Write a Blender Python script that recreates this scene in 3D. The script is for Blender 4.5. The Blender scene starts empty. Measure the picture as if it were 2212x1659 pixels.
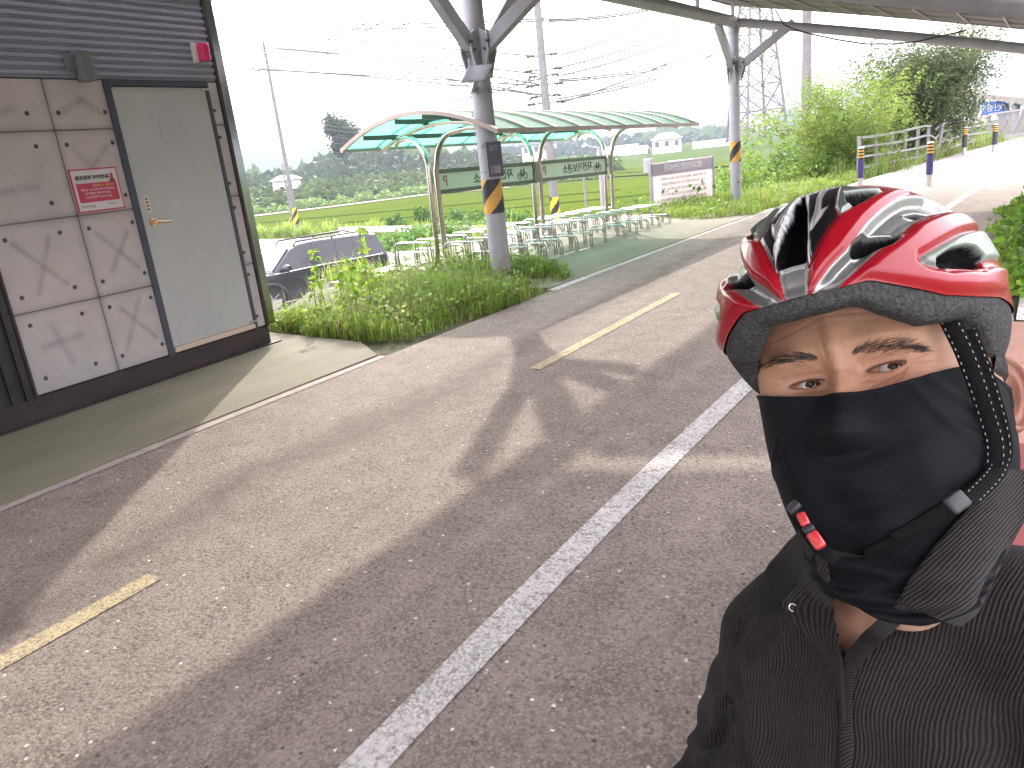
import bpy, bmesh, math, random
import numpy as np
from mathutils import Vector, Matrix
random.seed(7); rng = np.random.default_rng(7)
R_ = math.radians
SC = bpy.context.scene
COL = SC.collection

# ------------------------------------------------------------------ camera, sky, sun, exposure
F_, CX, CY, HC = 1640.0, 1106.0, 829.5, 1.5
def _rot():
    d = np.array([1700-CX, 6200-CY, F_]); d /= np.linalg.norm(d)
    r = np.array([2145-CX, 218-CY, F_]); r /= np.linalg.norm(r)
    up = -d; fw = r-up*(r@up); fw /= np.linalg.norm(fw)
    return np.array([np.cross(fw, up), fw, up])
RW = _rot()
cam_d = bpy.data.cameras.new('camera'); cam = bpy.data.objects.new('camera', cam_d); COL.objects.link(cam)
cam_d.sensor_width = 36; cam_d.lens = 36*F_/2212; cam_d.clip_start = 0.02; cam_d.clip_end = 6000
m4 = Matrix.Identity(4)
for i in range(3):
    m4[i][0] = RW[i, 0]; m4[i][1] = -RW[i, 1]; m4[i][2] = -RW[i, 2]
m4[2][3] = HC
cam.matrix_world = m4
SC.camera = cam

SUN_EL, SUN_AZ = R_(33), math.atan2(-.577, .816)
world = bpy.data.worlds.new('World'); SC.world = world; world.use_nodes = True
wn = world.node_tree; wn.nodes.clear()
o_ = wn.nodes.new('ShaderNodeOutputWorld'); b_ = wn.nodes.new('ShaderNodeBackground')
s_ = wn.nodes.new('ShaderNodeTexSky'); s_.sky_type = 'NISHITA'; s_.sun_disc = False
s_.sun_elevation = SUN_EL; s_.sun_rotation = SUN_AZ; s_.dust_density = 4.0; s_.air_density = 1.0
mx = wn.nodes.new('ShaderNodeMix'); mx.data_type = 'RGBA'; mx.inputs[0].default_value = 0.80
mx.inputs[7].default_value = (7.6, 7.25, 7.7, 1)
wn.links.new(s_.outputs[0], mx.inputs[6])
tc_ = wn.nodes.new('ShaderNodeTexCoord'); sx_ = wn.nodes.new('ShaderNodeSeparateXYZ'); wn.links.new(tc_.outputs['Generated'], sx_.inputs[0])
mr_ = wn.nodes.new('ShaderNodeMapRange'); mr_.inputs[1].default_value = 0; mr_.inputs[2].default_value = .85; mr_.inputs[3].default_value = 1.3; mr_.inputs[4].default_value = 1.9
wn.links.new(sx_.outputs[2], mr_.inputs[0]); vm_ = wn.nodes.new('ShaderNodeVectorMath'); vm_.operation = 'SCALE'   # hazy sky: brighter overhead than at the horizon
wn.links.new(mx.outputs[2], vm_.inputs[0]); wn.links.new(mr_.outputs[0], vm_.inputs[3]); wn.links.new(vm_.outputs[0], b_.inputs[0])
wn.links.new(b_.outputs[0], o_.inputs[0]); b_.inputs[1].default_value = 0.15
sun_d = bpy.data.lights.new('sun', 'SUN'); sun_d.energy = 1.45; sun_d.angle = R_(.8); sun_d.color = (1.0, .93, .82)
sun = bpy.data.objects.new('sun', sun_d); COL.objects.link(sun)
sdir = Vector((math.sin(SUN_AZ)*math.cos(SUN_EL), math.cos(SUN_AZ)*math.cos(SUN_EL), math.sin(SUN_EL)))
sun.rotation_euler = sdir.to_track_quat('Z', 'Y').to_euler()
vs = SC.view_settings; vs.view_transform = 'Standard'; vs.look = 'None'; vs.exposure = 1.87; vs.gamma = 1
SC.cycles.max_bounces = 6; SC.cycles.diffuse_bounces = 3; SC.cycles.glossy_bounces = 3
SC.cycles.transmission_bounces = 4; SC.cycles.volume_bounces = 0; SC.cycles.transparent_max_bounces = 8

# ------------------------------------------------------------------ helpers
def G(px, py, z=0.0):
    "ground point of the survey photo at height z"
    v = RW @ np.array([px-CX, py-CY, F_]); t = (z-HC)/v[2]
    return Vector((v[0]*t, v[1]*t, z))
def D(px, py, dist):
    "point at horizontal distance dist in the direction of a survey pixel"
    v = RW @ np.array([px-CX, py-CY, F_]); v = v/math.hypot(v[0], v[1])*dist
    return Vector((v[0], v[1], HC+v[2]))

def tag(o, label=None, cat=None, group=None, kind=None):
    if label: o['label'] = label
    if cat: o['category'] = cat
    if group: o['group'] = group
    if kind: o['kind'] = kind
    return o
def empty(name, loc=(0, 0, 0), rz=0.0, label=None, cat=None, group=None):
    o = bpy.data.objects.new(name, None); COL.objects.link(o); o.location = loc; o.rotation_euler = (0, 0, rz)
    o.empty_display_size = .1
    return tag(o, label, cat, group)
def copy_tree(o, parent=None):
    c = o.copy(); COL.objects.link(c); c.parent = parent
    for ch in [x for x in list(bpy.data.objects) if x.parent == o]: copy_tree(ch, c)
    return c

class MB:
    def __init__(s): s.v = []; s.f = []; s.mi = []
    def add(s, V, Fc, mi=0):
        n = len(s.v); s.v.extend([tuple(map(float, p)) for p in V])
        s.f.extend([tuple(i+n for i in q) for q in Fc]); s.mi.extend([mi]*len(Fc)); return s
    def box(s, a, b, mi=0):
        x0, y0, z0 = a; x1, y1, z1 = b
        V = [(x0,y0,z0),(x1,y0,z0),(x1,y1,z0),(x0,y1,z0),(x0,y0,z1),(x1,y0,z1),(x1,y1,z1),(x0,y1,z1)]
        return s.add(V, [(3,2,1,0),(4,5,6,7),(0,1,5,4),(1,2,6,5),(2,3,7,6),(3,0,4,7)], mi)
    def obox(s, p, q, w, h, mi=0, up=(0, 0, 1)):
        "box bar from p to q, width w, height h"
        p = Vector(p); q = Vector(q); d = (q-p).normalized(); u = Vector(up)
        a = d.cross(u)
        if a.length < 1e-4: a = d.cross(Vector((0, 1, 0)))
        a.normalize(); b = a.cross(d)
        V = [c+a*(i*w/2)+b*(j*h/2) for c in (p, q) for i, j in ((-1,-1),(1,-1),(1,1),(-1,1))]
        return s.add(V, [(0,1,2,3),(7,6,5,4),(4,5,1,0),(5,6,2,1),(6,7,3,2),(7,4,0,3)], mi)
    def tube(s, pts, r, n=10, mi=0, caps=True):
        pts = [Vector(p) for p in pts]; m = len(pts)
        rr = r if isinstance(r, (list, tuple)) else [r]*m
        V = []; prev = None
        for i, p in enumerate(pts):
            t = (pts[min(i+1, m-1)]-pts[max(i-1, 0)]).normalized()
            if prev is None:
                a = t.cross(Vector((0, 0, 1)))
                if a.length < .05: a = t.cross(Vector((1, 0, 0)))
            else: a = prev-t*prev.dot(t)
            a.normalize(); prev = a.copy(); b = t.cross(a)
            for k in range(n):
                an = 2*math.pi*k/n; V.append(p+(a*math.cos(an)+b*math.sin(an))*rr[i])
        Fc = [(i*n+k, i*n+(k+1) % n, (i+1)*n+(k+1) % n, (i+1)*n+k) for i in range(m-1) for k in range(n)]
        if caps: Fc += [tuple(range(n-1, -1, -1)), tuple(range((m-1)*n, m*n))]
        return s.add(V, Fc, mi)
    def build(s, name, mats, parent=None, smooth=False, bevel=0):
        me = bpy.data.meshes.new(name); me.from_pydata(s.v, [], s.f)
        for m_ in (mats if isinstance(mats, (list, tuple)) else [mats]): me.materials.append(m_)
        me.polygons.foreach_set('material_index', s.mi)
        if smooth: me.polygons.foreach_set('use_smooth', [True]*len(s.f))
        me.update()
        o = bpy.data.objects.new(name, me); COL.objects.link(o); o.parent = parent
        if smooth and smooth != 'all':
            try: me.set_sharp_from_angle(angle=R_(40))
            except Exception: pass
        if bevel:
            b = o.modifiers.new('bevel', 'BEVEL'); b.width = bevel; b.segments = 2; b.limit_method = 'ANGLE'; b.angle_limit = R_(35)
        return o
def npmesh(name, V, Fq, mat, parent=None, col=None, smooth=True, mi=None):
    me = bpy.data.meshes.new(name); V = np.asarray(V, np.float32); Fq = np.asarray(Fq, np.int32)
    k = Fq.shape[1]
    me.vertices.add(len(V)); me.vertices.foreach_set('co', V.ravel())
    me.loops.add(Fq.size); me.loops.foreach_set('vertex_index', Fq.ravel())
    me.polygons.add(len(Fq)); me.polygons.foreach_set('loop_start', np.arange(0, Fq.size, k, dtype=np.int32))
    me.polygons.foreach_set('loop_total', np.full(len(Fq), k, np.int32))
    if smooth: me.polygons.foreach_set('use_smooth', np.ones(len(Fq), bool))
    for m_ in (mat if isinstance(mat, (list, tuple)) else [mat]): me.materials.append(m_)
    if mi is not None: me.polygons.foreach_set('material_index', mi)
    me.update(calc_edges=True)
    if col is not None:
        at = me.color_attributes.new('col', 'FLOAT_COLOR', 'POINT')
        c4 = np.ones((len(V), 4), np.float32); c4[:, :col.shape[1]] = col
        at.data.foreach_set('color', c4.ravel())
    o = bpy.data.objects.new(name, me); COL.objects.link(o); o.parent = parent
    return o
def arc(c, a0, a1, r, u, v, n=8):
    "arc points about c in the plane of unit vectors u, v"
    c = Vector(c); u = Vector(u); v = Vector(v)
    return [c+u*(r*math.cos(a0+(a1-a0)*i/n))+v*(r*math.sin(a0+(a1-a0)*i/n)) for i in range(n+1)]

# ------------------------------------------------------------------ materials
def M(name, c1, c2=None, scale=5.0, rough=.6, metal=0.0, bump=0.0, bscale=None, detail=4.0, stretch=None, spec=.5,
      lo=.35, hi=.65, coat=0.0, rvar=0.0, trans=0.0, emit=None):
    m = bpy.data.materials.new(name); m.use_nodes = True; N = m.node_tree.nodes; L = m.node_tree.links
    p = N['Principled BSDF']; p.inputs['Roughness'].default_value = rough; p.inputs['Metallic'].default_value = metal
    p.inputs['Base Color'].default_value = (*c1, 1); p.inputs['Specular IOR Level'].default_value = spec
    p.inputs['Coat Weight'].default_value = coat; p.inputs['Coat Roughness'].default_value = .08
    p.inputs['Transmission Weight'].default_value = trans
    tc = N.new('ShaderNodeTexCoord'); mp = N.new('ShaderNodeMapping'); L.new(tc.outputs['Object'], mp.inputs[0])
    if stretch: mp.inputs['Scale'].default_value = stretch
    if c2 is not None:
        n = N.new('ShaderNodeTexNoise'); n.inputs['Scale'].default_value = scale; n.inputs['Detail'].default_value = detail
        n.inputs['Roughness'].default_value = .62
        L.new(mp.outputs[0], n.inputs[0]); r = N.new('ShaderNodeMapRange'); r.inputs[1].default_value = lo; r.inputs[2].default_value = hi
        L.new(n.outputs[0], r.inputs[0]); x = N.new('ShaderNodeMix'); x.data_type = 'RGBA'
        x.inputs[6].default_value = (*c1, 1); x.inputs[7].default_value = (*c2, 1)
        L.new(r.outputs[0], x.inputs[0]); L.new(x.outputs[2], p.inputs['Base Color'])
        if rvar:
            r2 = N.new('ShaderNodeMapRange'); r2.inputs[3].default_value = rough-rvar; r2.inputs[4].default_value = rough+rvar
            L.new(n.outputs[0], r2.inputs[0]); L.new(r2.outputs[0], p.inputs['Roughness'])
    if bump:
        n2 = N.new('ShaderNodeTexNoise'); n2.inputs['Scale'].default_value = bscale or scale*6; n2.inputs['Detail'].default_value = 3
        L.new(mp.outputs[0], n2.inputs[0]); bn = N.new('ShaderNodeBump'); bn.inputs['Strength'].default_value = bump
        bn.inputs['Distance'].default_value = .01
        L.new(n2.outputs[0], bn.inputs['Height']); L.new(bn.outputs[0], p.inputs['Normal'])
    if emit: p.inputs['Emission Color'].default_value = (*emit[0], 1); p.inputs['Emission Strength'].default_value = emit[1]
    return m
def leafmat(name, tr=.4, rough=.55, spec=.3):
    "leaf: reflected and transmitted light, tint from the per-leaf colour"
    m = bpy.data.materials.new(name); m.use_nodes = True; N = m.node_tree.nodes; L = m.node_tree.links
    p = N['Principled BSDF']; p.inputs['Roughness'].default_value = rough; p.inputs['Specular IOR Level'].default_value = spec
    a = N.new('ShaderNodeVertexColor'); a.layer_name = 'col'; L.new(a.outputs[0], p.inputs['Base Color'])
    t = N.new('ShaderNodeBsdfTranslucent'); g = N.new('ShaderNodeGamma'); g.inputs[1].default_value = .85
    L.new(a.outputs[0], g.inputs[0]); L.new(g.outputs[0], t.inputs[0])
    mxs = N.new('ShaderNodeMixShader'); mxs.inputs[0].default_value = tr
    L.new(p.outputs[0], mxs.inputs[1]); L.new(t.outputs[0], mxs.inputs[2]); L.new(mxs.outputs[0], N['Material Output'].inputs[0])
    return m

STEEL = M('galvanised steel', (.30, .30, .325), (.25, .25, .27), 3, .45, .3, .05, 30)
POLEPAINT = M('grey pole paint', (.36, .355, .385), (.30, .295, .325), 4, .5, 0, .05, 60)
STAIN = M('polished stainless', (.62, .58, .53), (.5, .46, .42), 2, .16, 1.0, rvar=.05)
CONCPOLE = M('pole concrete', (.20, .19, .19), (.15, .145, .145), 6, .85, 0, .2, 40)
BLACKM = M('black paint', (.018, .018, .024), rough=.45)
YEL = M('faded yellow band', (.62, .33, .05), (.52, .27, .05), 20, .5)
NAVY = M('dark navy metal', (.030, .032, .045), (.045, .045, .06), 6, .5, 0, .1, 30)
WHITE = M('white paint', (.72, .70, .70), rough=.5)
LEAF = leafmat('leaf'); GRASS = leafmat('grass blade', .45, .45, .5)
BARK = M('bark', (.10, .075, .055), (.06, .045, .035), 20, .9, 0, .5, 60)
# ------------------------------------------------------------------ ground, road, pads
def strip(name, Ln, Rn, z, mat, thick=0):
    mb = MB(); n = len(Ln)
    V = [(x, y, z) for x, y in Ln]+[(x, y, z) for x, y in Rn]
    mb.add(V, [(i, n+i, n+i+1, i+1) for i in range(n-1)])
    return mb.build(name, mat)
def smooth_line(P, step=.5):
    P = np.array(P, float); t = np.concatenate([[0], np.cumsum(np.hypot(*np.diff(P, axis=0).T))])
    k = np.arange(0, t[-1], step); k = np.append(k, t[-1])
    q = np.stack([np.interp(k, t, P[:, 0]), np.interp(k, t, P[:, 1])], 1)
    for _ in range(6): q[1:-1] = .5*q[1:-1]+.25*(q[:-2]+q[2:])
    return q
def asphalt(name, base, dark, pebble, wear=None):
    m = bpy.data.materials.new(name); m.use_nodes = True; N = m.node_tree.nodes; L = m.node_tree.links
    p = N['Principled BSDF']; p.inputs['Roughness'].default_value = .82; p.inputs['Specular IOR Level'].default_value = .35
    tc = N.new('ShaderNodeTexCoord')
    def noise(s, d=3, st=None, r=.6):
        n = N.new('ShaderNodeTexNoise'); n.inputs['Scale'].default_value = s; n.inputs['Detail'].default_value = d; n.inputs['Roughness'].default_value = r
        if st:
            mp = N.new('ShaderNodeMapping'); mp.inputs['Scale'].default_value = st; L.new(tc.outputs['Object'], mp.inputs[0]); L.new(mp.outputs[0], n.inputs[0])
        else: L.new(tc.outputs['Object'], n.inputs[0])
        return n
    def rng_(s, a, b, c=0, d=1):
        r = N.new('ShaderNodeMapRange'); L.new(s, r.inputs[0]); r.inputs[1].default_value = a; r.inputs[2].default_value = b
        r.inputs[3].default_value = c; r.inputs[4].default_value = d; return r.outputs[0]
    def mix(f, a, b):
        x = N.new('ShaderNodeMix'); x.data_type = 'RGBA'
        if isinstance(f, float): x.inputs[0].default_value = f
        else: L.new(f, x.inputs[0])
        for k, c in ((6, a), (7, b)):
            if isinstance(c, tuple): x.inputs[k].default_value = (*c, 1)
            else: L.new(c, x.inputs[k])
        return x.outputs[2]
    v = N.new('ShaderNodeTexVoronoi'); v.inputs['Scale'].default_value = 95; L.new(tc.outputs['Object'], v.inputs[0])
    v2 = N.new('ShaderNodeTexVoronoi'); v2.inputs['Scale'].default_value = 260; L.new(tc.outputs['Object'], v2.inputs[0])
    c = mix(rng_(noise(1.1, 4, (1, .35, 1)).outputs[0], .35, .68), base, dark)          # broad wear running along the road
    c = mix(rng_(noise(7, 5).outputs[0], .40, .66, 0, .38), c, tuple(x*.62 for x in base))
    c = mix(rng_(noise(2.3, 5, (1, .25, 1)).outputs[0], .45, .62, 0, .30), c, tuple(x*1.18 for x in base))
    c = mix(rng_(noise(38, 4).outputs[0], .42, .72, 0, .55), c, pebble)
    sep = N.new('ShaderNodeSeparateColor'); L.new(v.outputs['Color'], sep.inputs[0])
    c = mix(rng_(sep.outputs[0], .55, 1, 0, .5), c, pebble)
    c = mix(rng_(sep.outputs[1], .72, .9, 0, .55), c, tuple(x*.35 for x in base))
    spk = rng_(sep.outputs[2], .9965, .999); c = mix(spk, c, (.75, .73, .7))
    pm = N.new('ShaderNodeMath'); pm.operation = 'MULTIPLY'; L.new(rng_(v.outputs['Distance'], .36, .72), pm.inputs[0]); L.new(rng_(noise(5, 5).outputs[0], .40, .66, .10, .75), pm.inputs[1])
    c = mix(pm.outputs[0], c, tuple(x*.40 for x in base))
    v3 = N.new('ShaderNodeTexVoronoi'); v3.inputs['Scale'].default_value = 48; L.new(tc.outputs['Object'], v3.inputs[0]); s3 = N.new('ShaderNodeSeparateColor'); L.new(v3.outputs['Color'], s3.inputs[0])
    hm = N.new('ShaderNodeMath'); hm.operation = 'MULTIPLY'; L.new(rng_(s3.outputs[0], .955, .965), hm.inputs[0]); L.new(rng_(v3.outputs['Distance'], .42, .15), hm.inputs[1]); c = mix(hm.outputs[0], c, tuple(x*.25 for x in base))
    if wear is not None: c = mix(rng_(noise(24, 6, None, .75).outputs[0], .54, .60, 0, .85), c, wear)
    L.new(c, p.inputs['Base Color'])
    ad = N.new('ShaderNodeMath'); ad.operation = 'MULTIPLY_ADD'; L.new(v.outputs['Distance'], ad.inputs[0]); ad.inputs[1].default_value = -1
    L.new(noise(60, 4).outputs[0], ad.inputs[2])
    ad2 = N.new('ShaderNodeMath'); ad2.operation = 'MULTIPLY_ADD'; L.new(v2.outputs['Distance'], ad2.inputs[0]); ad2.inputs[1].default_value = -.35; L.new(ad.outputs[0], ad2.inputs[2])
    bn = N.new('ShaderNodeBump'); bn.inputs['Strength'].default_value = .9; bn.inputs['Distance'].default_value = .006
    L.new(ad2.outputs[0], bn.inputs['Height']); L.new(bn.outputs[0], p.inputs['Normal'])
    return m, N, L, tc, c, p, mix, rng_, noise
ASPH, aN, aL, atc, ac, ap, amix, arng, anoise = asphalt('worn asphalt', (.305, .250, .214), (.220, .182, .156), (.41, .355, .315))
# darker wheel line along the left lane (worn bitumen)
gx = aN.new('ShaderNodeSeparateXYZ'); aL.new(atc.outputs['Object'], gx.inputs[0])
mm = aN.new('ShaderNodeMath'); mm.operation = 'ADD'; aL.new(gx.outputs[0], mm.inputs[0]); mm.inputs[1].default_value = 3.12
wob = aN.new('ShaderNodeMath'); wob.operation = 'MULTIPLY_ADD'; aL.new(anoise(.7, 3).outputs[0], wob.inputs[0]); wob.inputs[1].default_value = .8; wob.inputs[2].default_value = -.4
mm2 = aN.new('ShaderNodeMath'); mm2.operation = 'ADD'; aL.new(mm.outputs[0], mm2.inputs[0]); aL.new(wob.outputs[0], mm2.inputs[1])
mm3 = aN.new('ShaderNodeMath'); mm3.operation = 'ABSOLUTE'; aL.new(mm2.outputs[0], mm3.inputs[0])
fac = arng(mm3.outputs[0], .02, .26, .62, 0)
nzf = aN.new('ShaderNodeMath'); nzf.operation = 'MULTIPLY'; aL.new(fac, nzf.inputs[0]); aL.new(arng(anoise(6, 4).outputs[0], .3, .6, .35, 1), nzf.inputs[1])
aL.new(amix(nzf.outputs[0], ac, (.10, .082, .074)), ap.inputs['Base Color'])
LINEW, *_q = asphalt('worn white road paint', (.70, .67, .66), (.58, .55, .53), (.78, .76, .75), (.30, .25, .22))
LINEY, *_q = asphalt('worn yellow road paint', (.62, .50, .30), (.48, .40, .26), (.70, .58, .38), (.28, .23, .19))
CONC = M('pale path concrete', (.36, .31, .29), (.29, .25, .235), 1.2, .85, 0, .25, 60)
LOT = M('parking lot concrete', (.42, .37, .37), (.33, .29, .29), .35, .85, 0, .2, 30)
PADM = M('mossy concrete', (.225, .205, .145), (.15, .145, .095), 1.4, .85, 0, .3, 70, 6, stretch=(1, .45, 1))
SOIL = M('soil and low weeds', (.085, .10, .035), (.06, .055, .03), 3, .95, 0, .6, 30)
TILE = M('terracotta paving', (.36, .19, .145), (.28, .155, .12), 5, .8, 0, .2, 50)
REDP = M('dark red painted concrete', (.21, .035, .030), (.17, .03, .028), 8, .55, 0, .15, 60)

LE = smooth_line([(-4.35,-8),(-4.32,0),(-4.28,2.8),(-4.15,4.9),(-4.02,7.6),(-3.62,12.3),(-3.2,16),(-2.3,21),(-1.05,28),(1.1,36),(4.2,46),(8,60)])
RE = smooth_line([(.35,-8),(.30,0),(.25,3),(.22,6.3),(.22,9),(.45,13),(1.0,18),(1.9,23),(3.2,30),(5.6,38),(9,47),(13,60)])
def at_y(Ln, y): return float(np.interp(y, Ln[:, 1], Ln[:, 0]))
ys = np.arange(-8, 58.01, .5)
def curve_line(fn, y0, y1, w, z, mat, name):
    yy = np.arange(y0, y1+.01, .25); a = [(fn(y)-w/2, y) for y in yy]; b = [(fn(y)+w/2, y) for y in yy]
    return strip(name, a, b, z, mat)
road_y = [y for y in ys if y <= 19.01]
tag(strip('road', [(at_y(LE, y), y) for y in road_y], [(at_y(RE, y), y) for y in road_y], 0, ASPH), kind='structure')
path_y = [y for y in ys if y >= 18.99]
tag(strip('path', [(at_y(LE, y), y) for y in path_y], [(at_y(RE, y), y) for y in path_y], .003, CONC), kind='structure')
mk = MB()
def mark(x0, x1, y0, y1, off=0):
    yy = np.linspace(y0, y1, max(2, int((y1-y0)/.5)+1)); n = len(yy)
    c = [at_y(LE, y)+4.30 for y in yy]
    mk.add([(x0+q, y, .004) for q, y in zip(c, yy)]+[(x1+q, y, .004) for q, y in zip(c, yy)], [(i, n+i, n+i+1, i+1) for i in range(n-1)])
mark(-4.36, -4.24, 7.3, 15.5)
mark(-1.36, -1.235, -6, 18.4)
tag(mk.build('lane_marking_white', LINEW), kind='structure')
mk = MB(); mark(-4.355, -4.27, -6, 4.6); tag(mk.build('kerb_line', M('dusty kerb line', (.40, .34, .32), (.30, .25, .23), 14, .85, 0, .3, 90)), kind='structure')
mk2 = MB(); mk = mk2
for a, b in ((-2.0, 1.52), (4.5, 7.15), (10.4, 13.2)): mark(-2.86, -2.76, a, b)
tag(mk2.build('lane_marking_yellow', LINEY), kind='structure')
mk = MB(); mark(.02, .14, 6.25, 12.5); tag(mk.build('edge_marking_white', LINEW), kind='structure')
# left-hand concrete strip by the hut and the rack pad
pad = MB()
def poly(mb, P, z0, z1):
    n = len(P); mb.add([(x, y, z1) for x, y in P]+[(x, y, z0) for x, y in P], [tuple(range(n))]+[(i, i+n, (i+1) % n+n, (i+1) % n) for i in range(n)])
poly(pad, [(-4.37,-8),(-4.33,2.8),(-4.25,4.6),(-4.75,4.95),(-6.2,5.15),(-9.5,5.2),(-9.5,-8)], -.3, .012)
tag(pad.build('pavement', PADM), kind='structure')
pad = MB(); poly(pad, [(-4.10,7.4),(-3.64,12.3),(-3.45,14.0),(-4.6,14.6),(-8.0,15.0),(-7.9,7.8),(-5.6,7.3)], -.3, .012)
tag(pad.build('rack_pad_pavement', PADM), kind='structure')
tl = MB()
for i in range(5):
    for j in range(3):
        tl.box((.16+j*.62, 1.05+i*1.02, -.06), (.16+j*.62+.61, 1.05+i*1.02+1.01, .018))
tag(tl.build('terracotta_pavement', TILE), kind='structure')
# terrain: bank beside the road falling to the parking lot and the rice fields
def terr_z(x, y):
    e = np.interp(y, LE[:, 1], LE[:, 0])
    d = e-x                                    # distance left of the road edge
    top = np.where(y < 15, 4.2-1.1*np.clip((8.2-y)/1.5, 0, 1)*(y > 5.2), 2.3+0*y); top = np.where((y >= 13) & (y < 18), 4.2-(y-13)/5*1.9, top)
    w = np.clip((d-top)/3.2, 0, 1); w = w*w*(3-2*w)
    z = -.02-2.04*w
    return z
_az = np.degrees(np.arctan2(1, 1)); gx_, gy_ = np.meshgrid(np.concatenate([np.arange(-60, -14, 1.5), np.arange(-14, -1, .3), np.arange(-1, 8.01, .6), np.arange(10, 60, 4)]), np.concatenate([np.arange(-12, 30, .5), np.arange(30, 62, 1.5)]))
e_l = np.interp(gy_, LE[:, 1], LE[:, 0]); e_r = np.interp(gy_, RE[:, 1], RE[:, 0])
Z = terr_z(gx_, gy_)
_pe = [G(x, y, -2.02) for x, y in ((440, 520), (556, 517), (700, 514.5), (835, 519), (900, 524), (960, 529), (1100, 545))]
_ea = [math.degrees(math.atan2(-p.x, p.y)) for p in _pe]; _er = [math.hypot(p.x, p.y) for p in _pe]
_a = np.degrees(np.arctan2(-gx_, gy_)); _r = np.hypot(gx_, gy_); _edge = np.interp(_a, [-10, 8]+_ea[::-1], [70, 34]+_er[::-1])
Z = np.where((_r > _edge+2.0) & (gx_ < e_l-7), -3.3, Z)
Z = np.where(gx_ > e_l-.05, -.03, Z)
Z = np.where(gx_ > e_r, -.03+np.clip((gx_-e_r-.2)/1.5, 0, 1)*.28, Z)
nx = gx_.shape[1]; ny = gx_.shape[0]
ids = np.arange(nx*ny).reshape(ny, nx)
Fq = np.stack([ids[:-1, :-1], ids[:-1, 1:], ids[1:, 1:], ids[1:, :-1]], -1).reshape(-1, 4)
tag(npmesh('ground', np.stack([gx_, gy_, Z], -1).reshape(-1, 3), Fq, SOIL), kind='structure')
# parking lot sheet
lot = MB(); P = [G(556, 517, -2.02), G(700, 514.5, -2.02), G(835, 519, -2.02), G(900, 524, -2.02), G(960, 529, -2.02), G(1100, 545, -2.02), Vector((-9.6, 24, -2.02)), Vector((-9.4, 12, -2.02)), Vector((-10.4, 3, -2.02)), Vector((-60, 3, -2.02)), G(440, 520, -2.02)]
lot.add(P, [tuple(range(len(P)))]); tag(lot.build('parking_lot', LOT), kind='structure')
# far ground: one big sheet to the horizon, rice bands above it
def fieldmat(name, c1, c2, stripe):
    m = M(name, c1, c2, .06, .8, 0, .4, 6, 6)
    return m
FAR = M('far meadow', (.06, .085, .03), (.075, .105, .035), .02, 1, spec=0)
RICE = M('rice field', (.068, .094, .012), (.054, .078, .010), .12, .75, 0, .6, 4, 8, stretch=(1, .3, 1), spec=0)
RICE2 = M('rice field pale', (.072, .098, .018), (.058, .082, .015), .1, 1, 0, .5, 3, 8, spec=0)
DIKE = M('dike', (.30, .26, .21), (.22, .20, .15), .3, 1, spec=0)
fg = MB(); fg.add([(-2500, -60, -3.0), (2500, -60, -3.0), (2500, 3000, -3.0), (-2500, 3000, -3.0)], [(0, 1, 2, 3)])
tag(fg.build('far_ground', FAR), kind='structure')
def field(name, pix, z, mat, label=None):
    f = MB(); P = [G(x, y, z) for x, y in pix]; f.add(P, [tuple(range(len(P)))]); o = f.build(name, mat)
    tag(o, kind='structure'); return o
field('rice_field', [(430,486),(554,466),(700,449),(923,421),(1100,405),(1320,387),(1440,376),(1560,371),(1700,362),(1640,420),(1500,470),(1300,520),(1000,530),(700,524),(420,530)], -2.90, RICE)
field('rice_field_far', [(420,456),(550,442),(700,427),(911,401),(1100,388),(1310,376),(1560,362),(1560,366),(1330,381),(1110,399),(920,414),(700,441),(554,456),(420,474)], -2.86, RICE2)
field('rice_field_beyond', [(1200,376),(1320,366),(1440,357),(1570,349),(1600,350),(1600,356),(1440,368),(1320,374),(1200,384)], -2.84, RICE2)
field('rice_field_right', [(2045,275),(2130,262),(2300,236),(2300,262),(2130,290),(2030,302)], -1.2, RICE)
field('farm_track', [(430,484),(554,463.5),(700,446.5),(923,418.5),(1100,403),(1100,405),(923,421),(700,449.5),(554,467),(430,488)], -2.82, DIKE)
for k, (a, b) in enumerate([((300,600),(1320,428)), ((300,560),(1330,410)), ((300,640),(1330,452))]): pass
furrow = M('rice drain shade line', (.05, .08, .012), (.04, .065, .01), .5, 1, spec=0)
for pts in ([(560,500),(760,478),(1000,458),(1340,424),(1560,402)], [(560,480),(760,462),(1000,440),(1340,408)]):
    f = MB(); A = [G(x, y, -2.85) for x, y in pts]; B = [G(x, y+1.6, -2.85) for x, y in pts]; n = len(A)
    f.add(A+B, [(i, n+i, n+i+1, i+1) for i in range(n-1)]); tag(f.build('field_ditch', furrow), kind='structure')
# ------------------------------------------------------------------ lettering
def text_obj(body, size, mat, parent, origin, xdir, ydir, name='lettering', align='CENTER', thick=.002, sx=1.0, bold=0.0):
    "flat letters; local x runs along xdir, y along ydir"
    cu = bpy.data.curves.new('t', 'FONT'); cu.body = body; cu.size = size; cu.align_x = align; cu.align_y = 'CENTER'
    cu.extrude = thick; cu.resolution_u = 2; cu.offset = bold
    to = bpy.data.objects.new('t', cu); COL.objects.link(to)
    dg = bpy.context.evaluated_depsgraph_get(); me = bpy.data.meshes.new_from_object(to.evaluated_get(dg))
    bpy.data.objects.remove(to); bpy.data.curves.remove(cu)
    X = Vector(xdir).normalized(); Y = Vector(ydir).normalized(); Z = X.cross(Y)
    me.transform(Matrix(((X.x*sx, Y.x, Z.x, origin[0]), (X.y*sx, Y.y, Z.y, origin[1]), (X.z*sx, Y.z, Z.z, origin[2]), (0, 0, 0, 1))))
    me.materials.clear(); me.materials.append(mat); me.name = name
    o = bpy.data.objects.new(name, me); COL.objects.link(o); o.parent = parent; return o

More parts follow.
